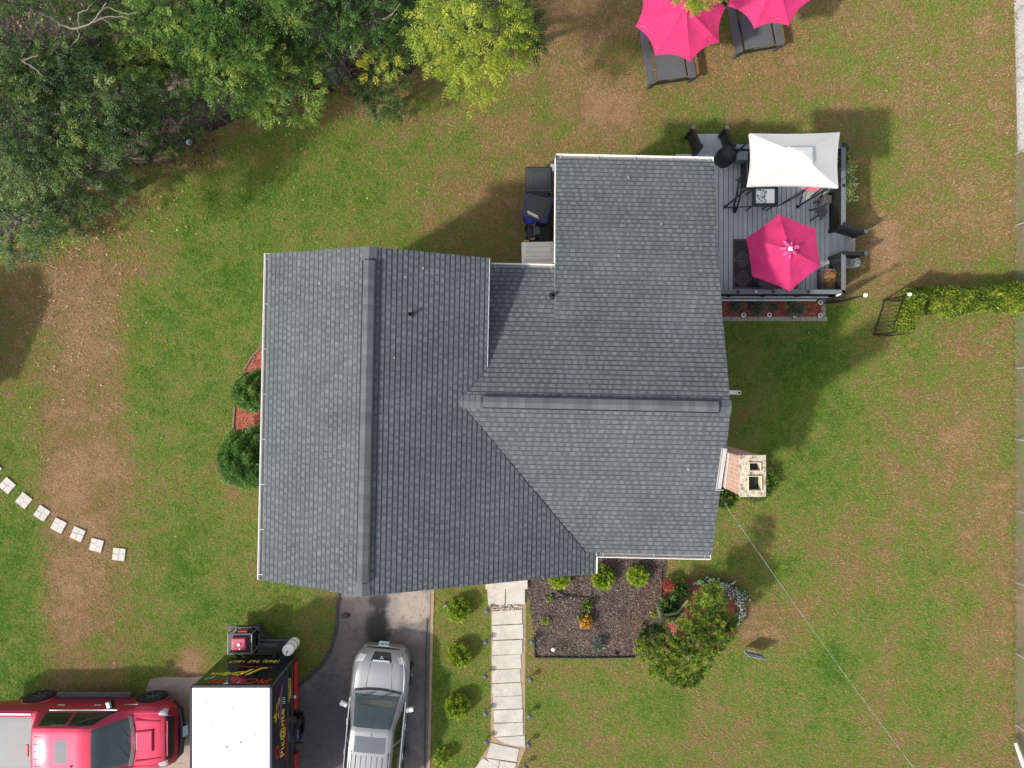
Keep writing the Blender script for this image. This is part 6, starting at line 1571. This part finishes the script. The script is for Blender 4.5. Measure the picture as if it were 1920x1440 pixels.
# cart with tray (black frame, tray with pale green mosaic)
ct = thing('serving_cart', P(1418, 380, DZ + .0), 'black serving cart with a white and green tiled tray top', 'cart')
m = MB(); z = .78
for (a, b_) in (((-.34, -.27), (.34, -.27)), ((-.34, .27), (.34, .27)), ((-.34, -.27), (-.34, .27)), ((.34, -.27), (.34, .27))): m.bar((*a, z), (*b_, z), .10, .06)
for sx_ in (-1, 1):
    for sy in (-1, 1): m.bar((sx_ * .32, sy * .25, 0), (sx_ * .32, sy * .25, z), .03)
m.bar((-.34, .2, z), (-.9, .5, z + .02), .03); m.bar((-.34, -.25, .5), (-.95, -.18, .1), .03); m.build('cart_frame', M['black'], ct)
m = MB(); m.box((0, 0, z - .01), (.60, .46, .02)); ty = m.build('tray', M['lampwhite'], ct)
m = MB(); rg = random.Random(8)
for i in range(60): m.box((rg.uniform(-.27, .05), rg.uniform(-.20, .20), z + .004), (rg.uniform(.02, .05), rg.uniform(.02, .05), .006), rz=rg.uniform(0, 3))
m.build('green_tiles', simple('sage_tiles', (.22, .33, .30), .5, .4, 50), ty)
m = MB(); m.tube([(.36, .26, z + .1), (.44, .30, z + .3), (.40, .38, z + .35)], .012, 7); m.build('handle', M['lampwhite'], ct)
# wheeled frame at the left of the cart
sc = thing('folded_chair', P(1375, 372, DZ), 'folded black chair frame standing left of the cart', 'chair')
m = MB(); m.tube([(-.02, -.35, .02), (-.08, -.10, .55), (-.05, .40, .75), (.08, .55, .72)], .028, 8); m.tube([(.10, -.35, .02), (.04, -.1, .55), (.05, .38, .76)], .024, 8)
for k in range(5): t = k / 4; m.bar((-.06, -.2 + .5 * t, .4 + .3 * t), (.06, -.2 + .5 * t, .4 + .3 * t), .02)
m.build('frame', M['black'], sc)
m = MB(); m.lathe((.02, -.38, .10), [(.10, -.03), (.11, 0), (.10, .03)], 20, 'X'); m.build('wheel', M['rubber'], sc)
m = MB(); m.box((0, 0, 0), (.42, .30, .09)); o = m.build('cushion', simple('tan_cushion', (.30, .25, .15), .85, .15, 8), bevel=.03); o.location = P(1423, 349, DZ + .50); tag(o, 'tan seat cushion peeping out below the left corner of the gazebo', 'cushion')
def stool(px, py, z, r, label, ang, mat, n=8, group='brown plastic side tables', tilt=(0, 0)):
    c = P(px, py, z); o = thing('side_table', (c.x, c.y, DZ), label, 'side table', ang, group); o.rotation_euler = (tilt[0], tilt[1], ang); h = z - DZ
    m = MB(); m.lathe((0, 0, h - .03), [(r * .9, -.02), (r, 0), (r, .02), (r * .95, .03), (0, .032)], n); m.build('tabletop', mat, o)
    m = MB(); m.box((0, 0, h + .004), (.02, .05, .006)); m.build('hand_slot', M['black'], o)
    for k in range(4): a = k * math.pi / 2 + .785; m = MB(); m.bar((math.cos(a) * r * .75, math.sin(a) * r * .75, h - .03), (math.cos(a) * r * 1.25, math.sin(a) * r * 1.25, 0), .045, .03); m.build('leg', mat, o)
    return o
stool(1446, 372, DZ + .48, .20, 'small eight-sided dark side table right of the cart', .4, M['blackp'], 8, 'dark plastic side tables on the deck')
stool(1552, 373, DZ + .55, .17, 'lighter brown square plastic side table by the right rail', .7, M['brownp'], 4, 'dark plastic side tables on the deck')
stool(1541, 396, DZ + .50, .19, 'dark brown side table with splayed legs below the lighter one by the right rail', .1, M['brownp'], 6, 'dark plastic side tables on the deck')
# pink bar chair and thin stands
pc_ = chair(P(1507, 352, DZ), R(180), 'faded pink seated chair peeping out under the gazebo', M['pinkdull'], M['black'], h=.60, back=1.05, wd=.46, name='bar_chair')
fc = thing('folding_chair', P(1530, 366, DZ), 'open folding chair frame of thin black tubes under the right half of the gazebo', 'chair')
m = MB(); m.bar((-.55, -.15, .08), (.12, .22, .62), .045); m.bar((.0, -.35, .08), (.1, .25, .6), .03); m.build('frame', M['black'], fc)
m = MB(); m.box((.15, .18, .60), (.50, .34, .03), rz=.4); m.build('seat', M['dgrey'], fc)
ts = thing('tripod_stand', P(1486, 375, DZ), 'low black tripod stand with thin legs between the cart and the pink chair', 'stand')
m = MB(); m.tube([(-.50, -.22, 0), (.0, .1, .35), (.22, .25, .55)], .014, 6); m.tube([(-.32, -.12, .0), (.05, .05, .4)], .02, 6); m.tube([(.22, -.12, 0), (.15, .2, .5)], .014, 6); m.build('leg_frame', M['black'], ts)
for (px, py, lb) in ((1449, 393, 'small white and black clip lying on the boards below the eight-sided table'), (1462, 387, 'small white triangular peg on the boards left of the tripod')):
    m = MB(); m.lathe((0, 0, 0), [(.03, 0), (.03, .03), (0, .05)], 7); m.box((0, -.04, .01), (.03, .05, .02)); o = m.build('peg', M['lampwhite']); o.location = P(px, py, DZ + .01); tag(o, lb, 'peg', 'pegs on the deck boards')
# planter with dried plant
pl_ = thing('planter', P(1551, 527, DZ), 'dark square planter with a dried golden plant in the corner of the deck', 'planter')
m = MB(); ring(m, 0, 0, .33, .33, .28, .28, .0, .36); m.box((0, 0, .30), (.56, .56, .02)); m.build('box', M['dgrey'], pl_)
m = MB(); m.box((0, 0, .315), (.54, .54, .01)); m.build('soil', M['mulch'], pl_)
n = 60; ph = rng.uniform(0, 6.28, n); el = rng.uniform(.1, 1.0, n); d = np.stack([np.cos(ph) * np.cos(el), np.sin(ph) * np.cos(el), np.sin(el)], 1)
V, Fx, T = frond_geo(np.tile([0, 0, .33], (n, 1)) + rng.normal(0, .03, (n, 3)), d, rng.uniform(.25, .50, n), 6, .10, .025, rng.normal(.5, .2, n), .35)
np_mesh('dried_plant', V, Fx, M['dried'], pl_, {'tint': T})
# pale plant pots on the bottom step
for (px, py, lb) in ((1601, 437, 'pale blue pot at the upper end of the bottom step'), (1600, 494, 'pale blue pot with a bow at the lower end of the bottom step')):
    m = MB(); m.lathe((0, 0, 0), [(.09, 0), (.13, .14), (.145, .15), (.145, .18), (.12, .18), (.11, .12), (0, .11)], 20); o = m.build('pot', simple('pale_blue_pot' + lb[:20], (.42, .50, .56), .5, .2, 12), smooth=True, bevel=0); o.location = P(px, py, .17); tag(o, lb, 'pot', 'pale pots on the deck steps')
c = P(1600, 494, .3); blobshrub('plant', (c.x, c.y, .38), .10, .09, 200, .06, 'petal', 'whitish plant in the lower pot on the bottom step', 'plant', base=.3)
# green plant by the NE corner of the deck
c = P(1579, 300, 1.2); blobshrub('plant', (c.x, c.y, 1.1), .16, .35, 500, .09, 'leafg', 'green and white climbing plant at the upper right corner of the deck', 'plant', base=.7)
c = P(1582, 277, 1.0); blobshrub('plant', (c.x, c.y, .9), .14, .15, 300, .09, 'leafd', 'dark climbing plant at the outer corner behind the gazebo', 'plant', base=.3)
# little white solar light on the parasol rim side / white bulb on front rail
m = MB(); m.box((0, 0, 0), (.14, .05, .03), rz=.4); o = m.build('rail_light', M['lampwhite']); o.location = P(1572, 553, 1.58); tag(o, 'small white clip light on the rail cap at the deck corner', 'light')
m = MB(); m.lathe((0, 0, 0), [(.02, 0), (.03, .03), (0, .05)], 10); o = m.build('solar_bulb', M['lampwhite']); o.location = P(1417, 547, 1.57); tag(o, 'tiny white bulb on the front rail below the rug', 'light')

# ============================================================ things in the yard
# red bed edging, lamps
m = MB(); x = P(1340, 0).x; x1 = P(1547, 0).x; y0, y1 = P(0, 602).y, P(0, 594).y; k = 0; rg = random.Random(6)
while x < x1 - .05: m.box((x + .085, (y0 + y1) / 2, .045), (.165, y1 - y0, .10 + rg.uniform(-.006, .006)), rz=rg.uniform(-.02, .02)); x += .172
y = P(0, 593).y; xe = P(1542, 0).x
while y < P(0, 566).y: m.box((xe, y + .085, .045), (.14, .165, .10 + rg.uniform(-.006, .006))); y += .172
tag(m.build('stone_edging', M['edging'], bevel=.008), 'row of tan edging blocks round the red bed beside the deck', 'edging')
def disc_lamp(): 
    o = thing('solar_lamp', (0, 0, 0), '', 'garden light'); m = MB(); m.tube([(0, 0, 0), (0, 0, .12)], .012, 6); m.build('stake', M['dgrey'], o)
    m = MB(); m.lathe((0, 0, .12), [(.045, .02), (.045, 0), (.066, .0), (.072, .01), (.066, .02), (.045, .02)], 24, cap=False); m.build('rim', M['lampwhite'], o, smooth=True)
    m = MB(); m.lathe((0, 0, .125), [(0, .012), (.046, .010)], 20); m.build('solar_cell', M['dgrey'], o); return o
d0 = disc_lamp()
for i, (px, py, lb) in enumerate(((1392, 591, 'round white solar light nearest the house in the red bed by the deck'), (1440, 591, 'second round white solar light from the house in the red bed'), (1488, 592, 'third round white solar light from the house in the red bed, before the corner one'), (1535, 592, 'round white solar light at the outer lower corner of the red bed'), (1535, 568, 'round white solar light at the upper right of the red bed, next to the deck'))):
    o = d0 if i == 0 else copy_tree(d0); o.location = P(px, py, .05); o['label'] = lb; o['group'] = 'round white solar lights in the red bed'
def path_lamp():
    o = thing('path_light', (0, 0, 0), '', 'garden light'); m = MB(); m.tube([(0, 0, 0), (0, 0, .30)], .012, 6); m.build('stake', M['black'], o)
    m = MB(); m.lathe((0, 0, .28), [(.03, 0), (.085, .0), (.09, .015), (.06, .05), (.03, .07), (0, .075)], 18); m.build('lamp_cap', simple('slate_cap', (.075, .08, .09), .45, .2), o, smooth=True)
    m = MB(); m.lathe((0, 0, .18), [(.045, 0), (.05, .10)], 14, cap=False); m.build('lens', M['amberglass'], o); return o
d0 = path_lamp(); ords = ['nearest the house', 'second from the house', 'third from the house', 'fourth from the house', 'fifth from the house']
k = 0
for side, lst in (('left', ((913, 1146), (911, 1205), (910, 1269), (911, 1338), (913, 1391))), ('right', ((997, 1204), (994, 1275), (993, 1342), (992, 1398), (985, 1440)))):
    for i, (px, py) in enumerate(lst):
        o = d0 if k == 0 else copy_tree(d0); k += 1; o.location = (*P2(px, py, .3), 0); o['label'] = 'dark path light on the %s side of the walkway, %s' % (side, ords[i]); o['group'] = 'dark path lights along the front walkway'; o.rotation_euler = (rng.normal(0, .05), rng.normal(0, .05), k)
for (px, py, lb, mt) in ((1037, 1218, 'white ball light in the lower left corner of the dark bed', 'lampwhite'), (1706, 552, 'white ball light on top of the vine arbor', 'lampwhite')):
    hz = .32 if px < 1500 else 1.6
    o = thing('ball_light', (*P2(px, py, hz), 0 if px < 1500 else 0), lb, 'garden light', group='white ball lights'); m = MB(); m.tube([(0, 0, 0), (0, 0, hz - .04)], .012, 6); m.build('stake', M['black'], o)
    m = MB(); m.lathe((0, 0, hz - .04), [(.02, -.03), (.05, -.01), (.062, .03), (.05, .075), (0, .095)], 16); m.build('globe', M['lampwhite'], o, smooth=True)
m = MB(); m.box((0, 0, .06), (.12, .09, .12), taper=.8); m.lathe((0, 0, .12), [(.05, 0), (.03, .03), (0, .035)], 12); o = m.build('bed_light', M['blackp'], bevel=.01); o.location = P(1155, 1225, 0); tag(o, 'small dark light at the front edging of the dark bed', 'garden light')
# floodlight by the first globe shrub
o = thing('spot_light', P(839, 1131, .1), 'dark and silver spot light beside the upper globe shrub', 'garden light'); m = MB(); m.box((.02, .02, .10), (.14, .10, .12), rz=.5); m.build('housing', M['black'], o, bevel=.01); m = MB(); m.box((-.06, -.05, .11), (.14, .03, .08), rz=.5); m.build('lens', M['chrome'], o)
# black box on the drive
o = thing('tool_box', P(648, 1153, .02), 'small black plastic box lying on the driveway near the garage', 'box', .15); m = MB(); m.box((0, 0, .07), (.22, .14, .12)); m.build('case', M['blackp'], o, bevel=.012); m = MB(); m.box((.12, -.03, .05), (.07, .05, .05)); m.build('handle', M['blackp'], o)
# walkway slabs
def S4(pts, z0, z1): return pts, z0, z1
sl = [([(913, 1098), (948, 1097), (947, 1134), (915, 1135)], .10), ([(949, 1097), (986, 1096), (984, 1133), (949, 1134)], .10)]
rows = [(922, 1145, 979, 1143, 980, 1170, 923, 1172), (923, 1173, 981, 1171, 981, 1198, 924, 1200), (924, 1201, 980, 1199, 980, 1226, 923, 1228), (922, 1230, 976, 1227, 977, 1253, 923, 1255), (922, 1256, 976, 1254, 977, 1279, 923, 1281),
        (923, 1282, 977, 1280, 979, 1304, 924, 1306), (924, 1307, 979, 1305, 980, 1329, 925, 1331), (925, 1332, 980, 1330, 981, 1354, 926, 1356), (926, 1357, 981, 1355, 981, 1379, 928, 1382), (929, 1383, 984, 1380, 985, 1402, 948, 1395),
        (921, 1394, 973, 1404, 969, 1429, 914, 1421), (914, 1423, 936, 1426, 934, 1440, 920, 1434), (937, 1427, 968, 1431, 962, 1450, 935, 1443), (906, 1421, 942, 1445, 928, 1466, 890, 1441), (886, 1443, 922, 1468, 905, 1490, 868, 1466)]
for r_ in rows: sl.append(([(r_[0], r_[1]), (r_[2], r_[3]), (r_[4], r_[5]), (r_[6], r_[7])], .035))
nm = ['first', 'second', 'third', 'fourth', 'fifth', 'sixth', 'seventh', 'eighth', 'ninth', 'tenth', 'eleventh', 'twelfth', 'thirteenth', 'fourteenth', 'fifteenth']
for i, (q, zt) in enumerate(sl):
    zt += rng.uniform(-.008, .012); pts_ = [P(a + rng.normal(0, .5), b_ + rng.normal(0, .5), zt) for a, b_ in q]; c = sum(pts_, Vector((0, 0, 0))) / 4
    m = MB(); m.prism([((p.x - c.x) * .996, (p.y - c.y) * .988) for p in pts_], -.02, zt)
    o = m.build('paving_slab', M['slab'], bevel=.008); o.location = (c.x, c.y, 0)
    lb = ['left pale square slab of the landing at the front door', 'right pale square slab of the landing at the front door'][i] if i < 2 else 'pale walkway slab, %s below the landing at the front door' % nm[i - 2]
    tag(o, lb, 'slab', 'pale stone slabs of the front walkway')
m = MB(); rg = random.Random(12)
for i in range(90):
    px = rg.choice((rg.gauss(948, 14), rg.gauss(948, 2))); py = rg.gauss(1139, 2.5) if abs(px - 948) > 4 else rg.uniform(1098, 1142); c = P(px, py, .04); m.box(c, (rg.uniform(.03, .08), rg.uniform(.02, .05), .10 if py < 1134 else .03), rz=rg.uniform(0, 3))
tag(m.build('mortar_rubble', M['paver']), 'crumbled white mortar round the landing slabs', 'mortar', kind='stuff')
# stepping stones
for i, (px, py, a) in enumerate(((15, 910, 40), (46, 938, 35), (80, 962, 33), (111, 985, 27), (147, 1001, 27), (182, 1022, 15), (224, 1039, 9), (-11, 879, 44))):
    m = MB(); s = .40
    cuts = [(-s / 2, s * .02, -s / 2, s * .1), (s * .03, s / 2, -s / 2, -s * .04), (-s / 2, -s * .05, s * .11, s / 2), (-s * .04, s / 2, -s * .03, s / 2)] if i % 2 else [(-s / 2, -.01, -s / 2, 0), (.0, s / 2, -s / 2, s * .08), (-s / 2, s * .0, .01, s / 2), (s * .01, s / 2, s * .09, s / 2)]
    for (x0, x1_, y0, y1) in cuts: m.box(((x0 + x1_) / 2, (y0 + y1) / 2, .02), (x1_ - x0 - .003, y1 - y0 - .003, .05))
    o = m.build('stepping_stone', M['paver'], bevel=.004); o.location = P(px, py, .008); o.rotation_euler = (rng.normal(0, .012), rng.normal(0, .012), R(-a + rng.normal(0, 2))); 
    tag(o, ['leftmost fully visible pale stepping stone in the left lawn', 'second pale stepping stone from the left', 'third pale stepping stone from the left', 'fourth pale stepping stone, in the middle of the row', 'third pale stepping stone from the right end', 'second pale stepping stone from the right end', 'pale stepping stone at the right end of the curved row', 'stepping stone corner just cut by the left edge of the photo'][i], 'stepping stone', 'pale stepping stones in the left lawn')
# ball at the wood
m = MB(); m.lathe((0, 0, .10), [(0, -.10), (.06, -.08), (.095, -.03), (.10, 0), (.095, .03), (.06, .08), (0, .10)], 20); o = m.build('ball', simple('pale_blue_ball', (.42, .68, .72), .4, .2, 14), smooth=True); o.location = P(355, 267, .1) - Vector((0, 0, .1)); tag(o, 'pale blue ball on the grass beside the wire fence', 'ball')
# bins
def bin_(c, rz, w_, d_, h, bodymat, lidmat, label, lidtilt=0, name='wheelie_bin'):
    o = thing(name, (c[0], c[1], 0), label, 'bin', rz, 'bins at the side of the house')
    m = MB(); m.box((0, 0, h / 2), (w_ * .84, d_ * .84, h), taper=1 / .86); m.bar((-w_ / 2, -d_ / 2, h - .03), (w_ / 2, -d_ / 2, h - .03), .03, .05); m.bar((-w_ / 2, d_ / 2, h - .03), (w_ / 2, d_ / 2, h - .03), .03, .05); m.bar((-w_ / 2, -d_ / 2, h - .03), (-w_ / 2, d_ / 2, h - .03), .03, .05); m.bar((w_ / 2, -d_ / 2, h - .03), (w_ / 2, d_ / 2, h - .03), .03, .05)
    m.build('body', bodymat, o, bevel=.01)
    m = MB(); m.box((0, 0, h + .03), (w_ * .96, d_ * .96, .04), taper=.95); m.box((0, 0, h + .058), (w_ * .72, d_ * .70, .03), taper=.95); ld = m.build('lid', lidmat, o, bevel=.015)
    m = MB(); m.tube([(-w_ * .35, d_ / 2 + .05, h - .02), (w_ * .35, d_ / 2 + .05, h - .02)], .016, 8); m.build('handle', lidmat, o)
    for sx_ in (-1, 1): m = MB(); m.lathe((sx_ * w_ * .4, d_ * .40, .10), [(.10, -.03), (.10, .03)], 16, 'X'); m.build('wheel', M['rubber'], o)
    return o, ld
c = P(1010, 337, 1.05); bin_(c, R(180), .80, .80, 1.02, M['blackp'], simple('worn_black_lid', (.035, .037, .038), .5, .2, 6), 'black wheeled bin, the upper one beside the rear roof')
c = P(1007, 389, 1.0); o, ld = bin_(c, R(-14), .80, .78, .98, M['blue'], simple('dusty_lid', (.045, .045, .042), .6, .3, 5), 'blue wheeled bin with a dark lid below the black one')
m = MB(); m.bar((-.26, -.20, 1.065), (.10, -.28, 1.065), .035, .01); m.bar((-.24, -.25, 1.06), (.12, -.33, 1.06), .02, .01); m.build('lid_edge', M['cream'], ld)
m = MB(); m.lathe((-.12, -.36, .80), [(.16, -.12), (.17, 0), (.14, .14)], 16); m.build('front_bulge', M['blue'], o, smooth=True)
# mower
mw = thing('lawn_mower', P(1003, 436, .2) - Vector((0, 0, .2)), 'black and yellow lawn mower between the blue bin and the cream box', 'lawn mower', .1)
m = MB(); m.box((0, 0, .22), (.50, .46, .16), taper=.85); m.build('deck_housing', M['blackp'], mw, bevel=.03)
m = MB(); m.box((.06, .0, .42), (.22, .30, .22), taper=.9); m.build('engine', M['dgrey'], mw, bevel=.02)
m = MB(); m.tube([(-.02, .20, .35), (.12, .34, .80)], .022, 7); m.box((-.05, .26, .4), (.05, .12, .04), rz=.5); m.box((-.30, -.24, .2), (.16, .05, .05)); m.box((-.10, -.22, .3), (.14, .04, .05)); m.build('yellow_parts', M['yellow'], mw)
m = MB(); m.tube([(-.22, .2, .3), (-.30, .28, .8), (.1, .34, .85)], .016, 7); m.build('handle', M['black'], mw)
for (x, y) in ((-.28, -.18), (-.28, .18), (.28, -.18), (.28, .18)): m = MB(); m.lathe((x, y, .10), [(.10, -.025), (.10, .025)], 16, 'X'); m.build('wheel', M['rubber'], mw)
c = P(1021, 438, .5); m = MB(); m.box((0, 0, .25), (.34, .5, .5), taper=.9); o = m.build('black_crate', M['rubber'], bevel=.02); o.location = (c.x, c.y, 0); tag(o, 'black crate between the mower and the house wall', 'crate')
# cream deck box
c = P(1008, 474, .62); db = thing('deck_box', (c.x, c.y, 0), 'cream coloured plastic storage box in the corner of the two roofs', 'storage box', R(1))
m = MB(); m.box((0, 0, .28), (.92, .60, .56)); m.build('body', M['cream'], db, bevel=.02)
m = MB(); m.box((0, 0, .585), (1.0, .70, .05)); m.box((0, .04, .625), (.86, .52, .04), taper=.97); ld = m.build('lid', M['cream'], db, bevel=.02)
m = MB()
for y in (-.12, .02, .18): m.bar((-.36, y, .647), (.36, y, .647), .012, .004)
m.bar((-.44, -.27, .615), (.44, -.25, .615), .02, .012); m.build('lid_groove', simple('cream_shadow', (.50, .45, .35), .7), ld)
m = MB(); m.tube([(-.06, 0, .0), (-.02, .2, .6), (.0, .3, .9)], .03, 7); m.box((.0, .32, .95), (.10, .22, .10)); o = m.build('downspout', M['galv']); o.location = (*P2(1034, 340, .6), 0); tag(o, 'silvery bracket and pipe by the wall beside the black bin', 'pipe')
# hose in the dark bed
hp = [(1112, 1106), (1108, 1116), (1098, 1120), (1075, 1118), (1058, 1113), (1040, 1101), (1050, 1112), (1065, 1119), (1045, 1121), (1032, 1128), (1022, 1122), (1030, 1116), (1044, 1114)]
m = MB(); pp = [P(a, b_, .05 + .02 * (i % 2)) for i, (a, b_) in enumerate(hp)]; fine = []
for i in range(len(pp) - 1):
    for k in range(5):
        t = k / 5; p0 = pp[max(i - 1, 0)]; p1, p2 = pp[i], pp[i + 1]; p3 = pp[min(i + 2, len(pp) - 1)]
        fine.append(.5 * ((2 * p1) + (-p0 + p2) * t + (2 * p0 - 5 * p1 + 4 * p2 - p3) * t * t + (-p0 + 3 * p1 - 3 * p2 + p3) * t ** 3))
m.tube(fine, .018, 7); tag(m.build('garden_hose', M['black'], smooth=True), 'black hose looping across the dark mulch bed', 'hose')
m = MB(); bp_ = [P2(*p) for p in ((986, 1090), (990, 1120), (1002, 1196), (1003, 1231), (1100, 1232), (1190, 1231))]
for i in range(2, len(bp_) - 1): m.bar((*bp_[i], .04), (*bp_[i + 1], .04), .03, .09)
b2 = [P2(*p) for p in ((1241, 1068), (1241, 1100), (1240, 1125))]
for i in range(2): m.bar((*b2[i], .03), (*b2[i + 1], .03), .03, .07)
tag(m.build('bed_edging', M['black']), 'thin black edging strip round the dark mulch bed', 'edging')
m = MB(); lp_ = [P2(*p) for p in ((493, 648), (474, 668), (458, 694))]; lq = [P2(*p) for p in ((441, 762), (439, 785), (438, 806))]
for q in (lp_, lq):
    for i in range(2): m.bar((*q[i], .03), (*q[i + 1], .03), .05, .07)
tag(m.build('bed_edging', M['wood']), 'dark wooden edging of the red bed at the left wall', 'edging')
# campaign / yard sign
sg = thing('yard_sign', P(1407, 1220, 0) , 'dark blue yard sign with pale lettering standing in the right lawn', 'sign', R(-11))
m = MB(); m.box((0, 0, .40), (.60, .012, .50)); pn = m.build('sign_panel', simple('navy_sign', (.035, .085, .14), .5, .1), sg)
m = MB(); 
for (x0, x1_, z) in ((-.29, .29, .165), (-.29, .29, .635)): m.bar((x0, .008, z), (x1_, .008, z), .006, .03)
for x in (-.29, .29): m.bar((x, .008, .21), (x, .008, .63), .006, .03, up=Vector((0, 1, 0)))
rg = random.Random(21)
for k in range(8): m.box((-.22 + k * .063, .009, .47 + rg.uniform(-.01, .01)), (.038, .006, .14)); m.box((-.22 + k * .063, .009, .29), (.03, .006, .04)) if k % 3 else None
m.build('sign_lettering', M['txwhite'], pn)
for x in (-.2, .2): m = MB(); m.tube([(x, 0, -.05), (x, 0, .60)], .006, 6); m.build('stake', M['galv'], sg)
# arbor
g1, g2 = P(1637, 628, 0), P(1658, 563, 0); ab = thing('garden_arbor', (g1.x, g1.y, 0), 'black metal garden arbor overgrown with yellow-green vine at the end of the hedge', 'arbor')
dv = Vector((g2.x - g1.x, g2.y - g1.y, 0)); ev = Vector((.42, -.04, 0)); m = MB(); zt = 1.40
for base in (Vector((0, 0, 0)), ev, dv, dv + ev): m.bar(base, base + Vector((0, 0, zt)), .035)
for base in (Vector((0, 0, 0)), dv):
    for z in (.06, .5, 1.0, zt): m.bar(base + Vector((0, 0, z)), base + ev + Vector((0, 0, z)), .022)
for z in (zt,): m.bar(Vector((0, 0, z)), dv + Vector((0, 0, z)), .03); m.bar(ev + Vector((0, 0, z)), ev + dv + Vector((0, 0, z)), .03)
m.bar((0, 0, .03), dv + Vector((0, 0, .03)), .03)
for k in range(1, 9): t = k / 9; m.bar(dv * t, dv * t + Vector((0, 0, 1.15)), .012)
m.bar((0, 0, 1.15), dv + Vector((0, 0, 1.15)), .025)
m.build('frame', M['rail'], ab)
n = 9000; s = rng.random(n); u_ = rng.random(n); zz = rng.random(n)
tpx = np.array([g1.x, g1.y, 0]); a_ = np.array(dv); e_ = np.array(ev); top = rng.random(n) < .62
X = a_ * s[:, None] * 1.05 + e_ * (u_[:, None] * 1.15 - .02) + np.array([0, 0, 1.0]) * (1.32 + rng.normal(0, .10, n) + .12 * np.sin(s * 3.1))[:, None]
X2 = a_ * (.12 + .95 * s[:, None]) + e_ * (.45 + .75 * u_[:, None]) + np.array([0, 0, 1.0]) * (.2 + 1.0 * zz)[:, None] + rng.normal(0, .05, (n, 3))
X = np.where(top[:, None], X, X2 * [1, 1, 1]); X = X[(top | (zz > .35))]
scatter_leaves('foliage', ab, X, np.tile([0, 0, 1.0], (len(X), 1)), .085, .45, M['leafv'], .40 + rng.normal(0, .16, len(X)), .9)
# chain link fence along the right edge
fx_ = 16.27; cf = thing('chain_link_fence', (fx_, 0, 0), 'grey chain link fence along the right edge of the lawn', 'fence')
nd = int(28 / .075); Hf = 1.25; VV = []; 
ys0 = -14 + np.arange(nd + 20) * .075
def strips(y0, dirn):
    a = np.stack([np.zeros_like(y0), y0, np.full_like(y0, .02)], 1); b_ = np.stack([np.zeros_like(y0), y0 + dirn * Hf * .95, np.full_like(y0, Hf)], 1)
    w_ = np.array([0, .0017, 0.0]); w2 = np.array([.0017, 0, 0])
    q1 = np.stack([a - w_, a + w_, b_ + w_, b_ - w_], 1); q2 = np.stack([a - w2, a + w2, b_ + w2, b_ - w2], 1); return np.concatenate([q1, q2]).reshape(-1, 3)
VV = np.concatenate([strips(ys0, 1), strips(ys0, -1)]); np_mesh('wire_mesh', VV, np.arange(len(VV)).reshape(-1, 4), M['galv'], cf)
for y in [7.45 + 2.31 * k for k in range(-9, 3)]:
    m = MB(); m.tube([(0.03, y, 0), (.03, y, Hf + .03)], .026, 10); m.lathe((.03, y, Hf + .03), [(.03, 0), (.02, .03), (0, .035)], 10); m.build('post', M['galv'], cf, smooth=True)
m = MB(); m.tube([(0.03, -14, Hf), (0.03, 13.5, Hf)], .018, 8); m.build('top_rail', M['galv'], cf)
# weeds at the foot of the fence
n = 2600; y = rng.uniform(-13, 12, n); X = np.stack([16.2 + rng.normal(0, .06, n), y, np.abs(rng.normal(0, .05, n))], 1)
o = thing('weeds', (16.2, 0, 0), 'uneven weeds and straw along the foot of the chain link fence', 'weeds'); scatter_leaves('tuft', o, X - np.array(o.location), np.tile([-.3, 0, 1.0], (n, 1)), .10, .15, M['blade'], np.zeros(n), .7)
a = o.children[0].data.attributes.new('dry', 'FLOAT', 'FACE'); a.data.foreach_set('value', rng.normal(.6, .2, n).astype(np.float32))
# pale log at the bottom right corner
m = MB(); m.tube([P(1904, 1392, .3), P(1914, 1420, .35), P(1926, 1452, .4)], [.05, .07, .08], 10); tag(m.build('log', simple('pale_log', (.48, .45, .42), .8, .2, 10), smooth=True), 'pale log poking in at the lower right corner', 'log')
# shed just outside the left edge; only its shadow falls into the picture
sh = thing('shed', (-18.95, .55, 0), 'garden shed just outside the left edge whose shadow falls on the lawn', 'shed', R(-22)); m = MB(); m.box((0, 0, 1.2), (2.3, 2.6, 2.4)); m.build('wall', M['siding'], sh)
m = MB(); m.add([(-1.3, -1.5, 2.35), (1.3, -1.5, 2.35), (1.3, 1.5, 2.35), (-1.3, 1.5, 2.35), (0, -1.5, 3.15), (0, 1.5, 3.15)], [(0, 4, 5, 3), (1, 2, 5, 4), (0, 1, 4), (3, 5, 2), (0, 3, 2, 1)]); m.build('roof', M['dgrey'], sh)
# shepherd hook shadow caster is off frame too
# a few leaves lying on the roofs
pts_ = [(739, 671, zmE(-3.0, 0)), (793, 503, zmE(-2.2, 0)), (1178, 333, 4.0), (760, 520, zmE(-2.6, 0)), (1240, 420, 4.3), (598, 531, zmW(-4.6, 0)), (1160, 480, 4.6), (1042, 620, 4.9), (1290, 880, 5.2)]
m = MB()
for i, (a, b_, z) in enumerate(pts_):
    c = P(a, b_, z + .06); m.box(c, (.035 + .012 * (i % 3), .022, .004), rz=i)
tag(m.build('roof_leaves', M['slab']), 'few pale dry leaves lying on the shingle roofs', 'leaves', kind='stuff')
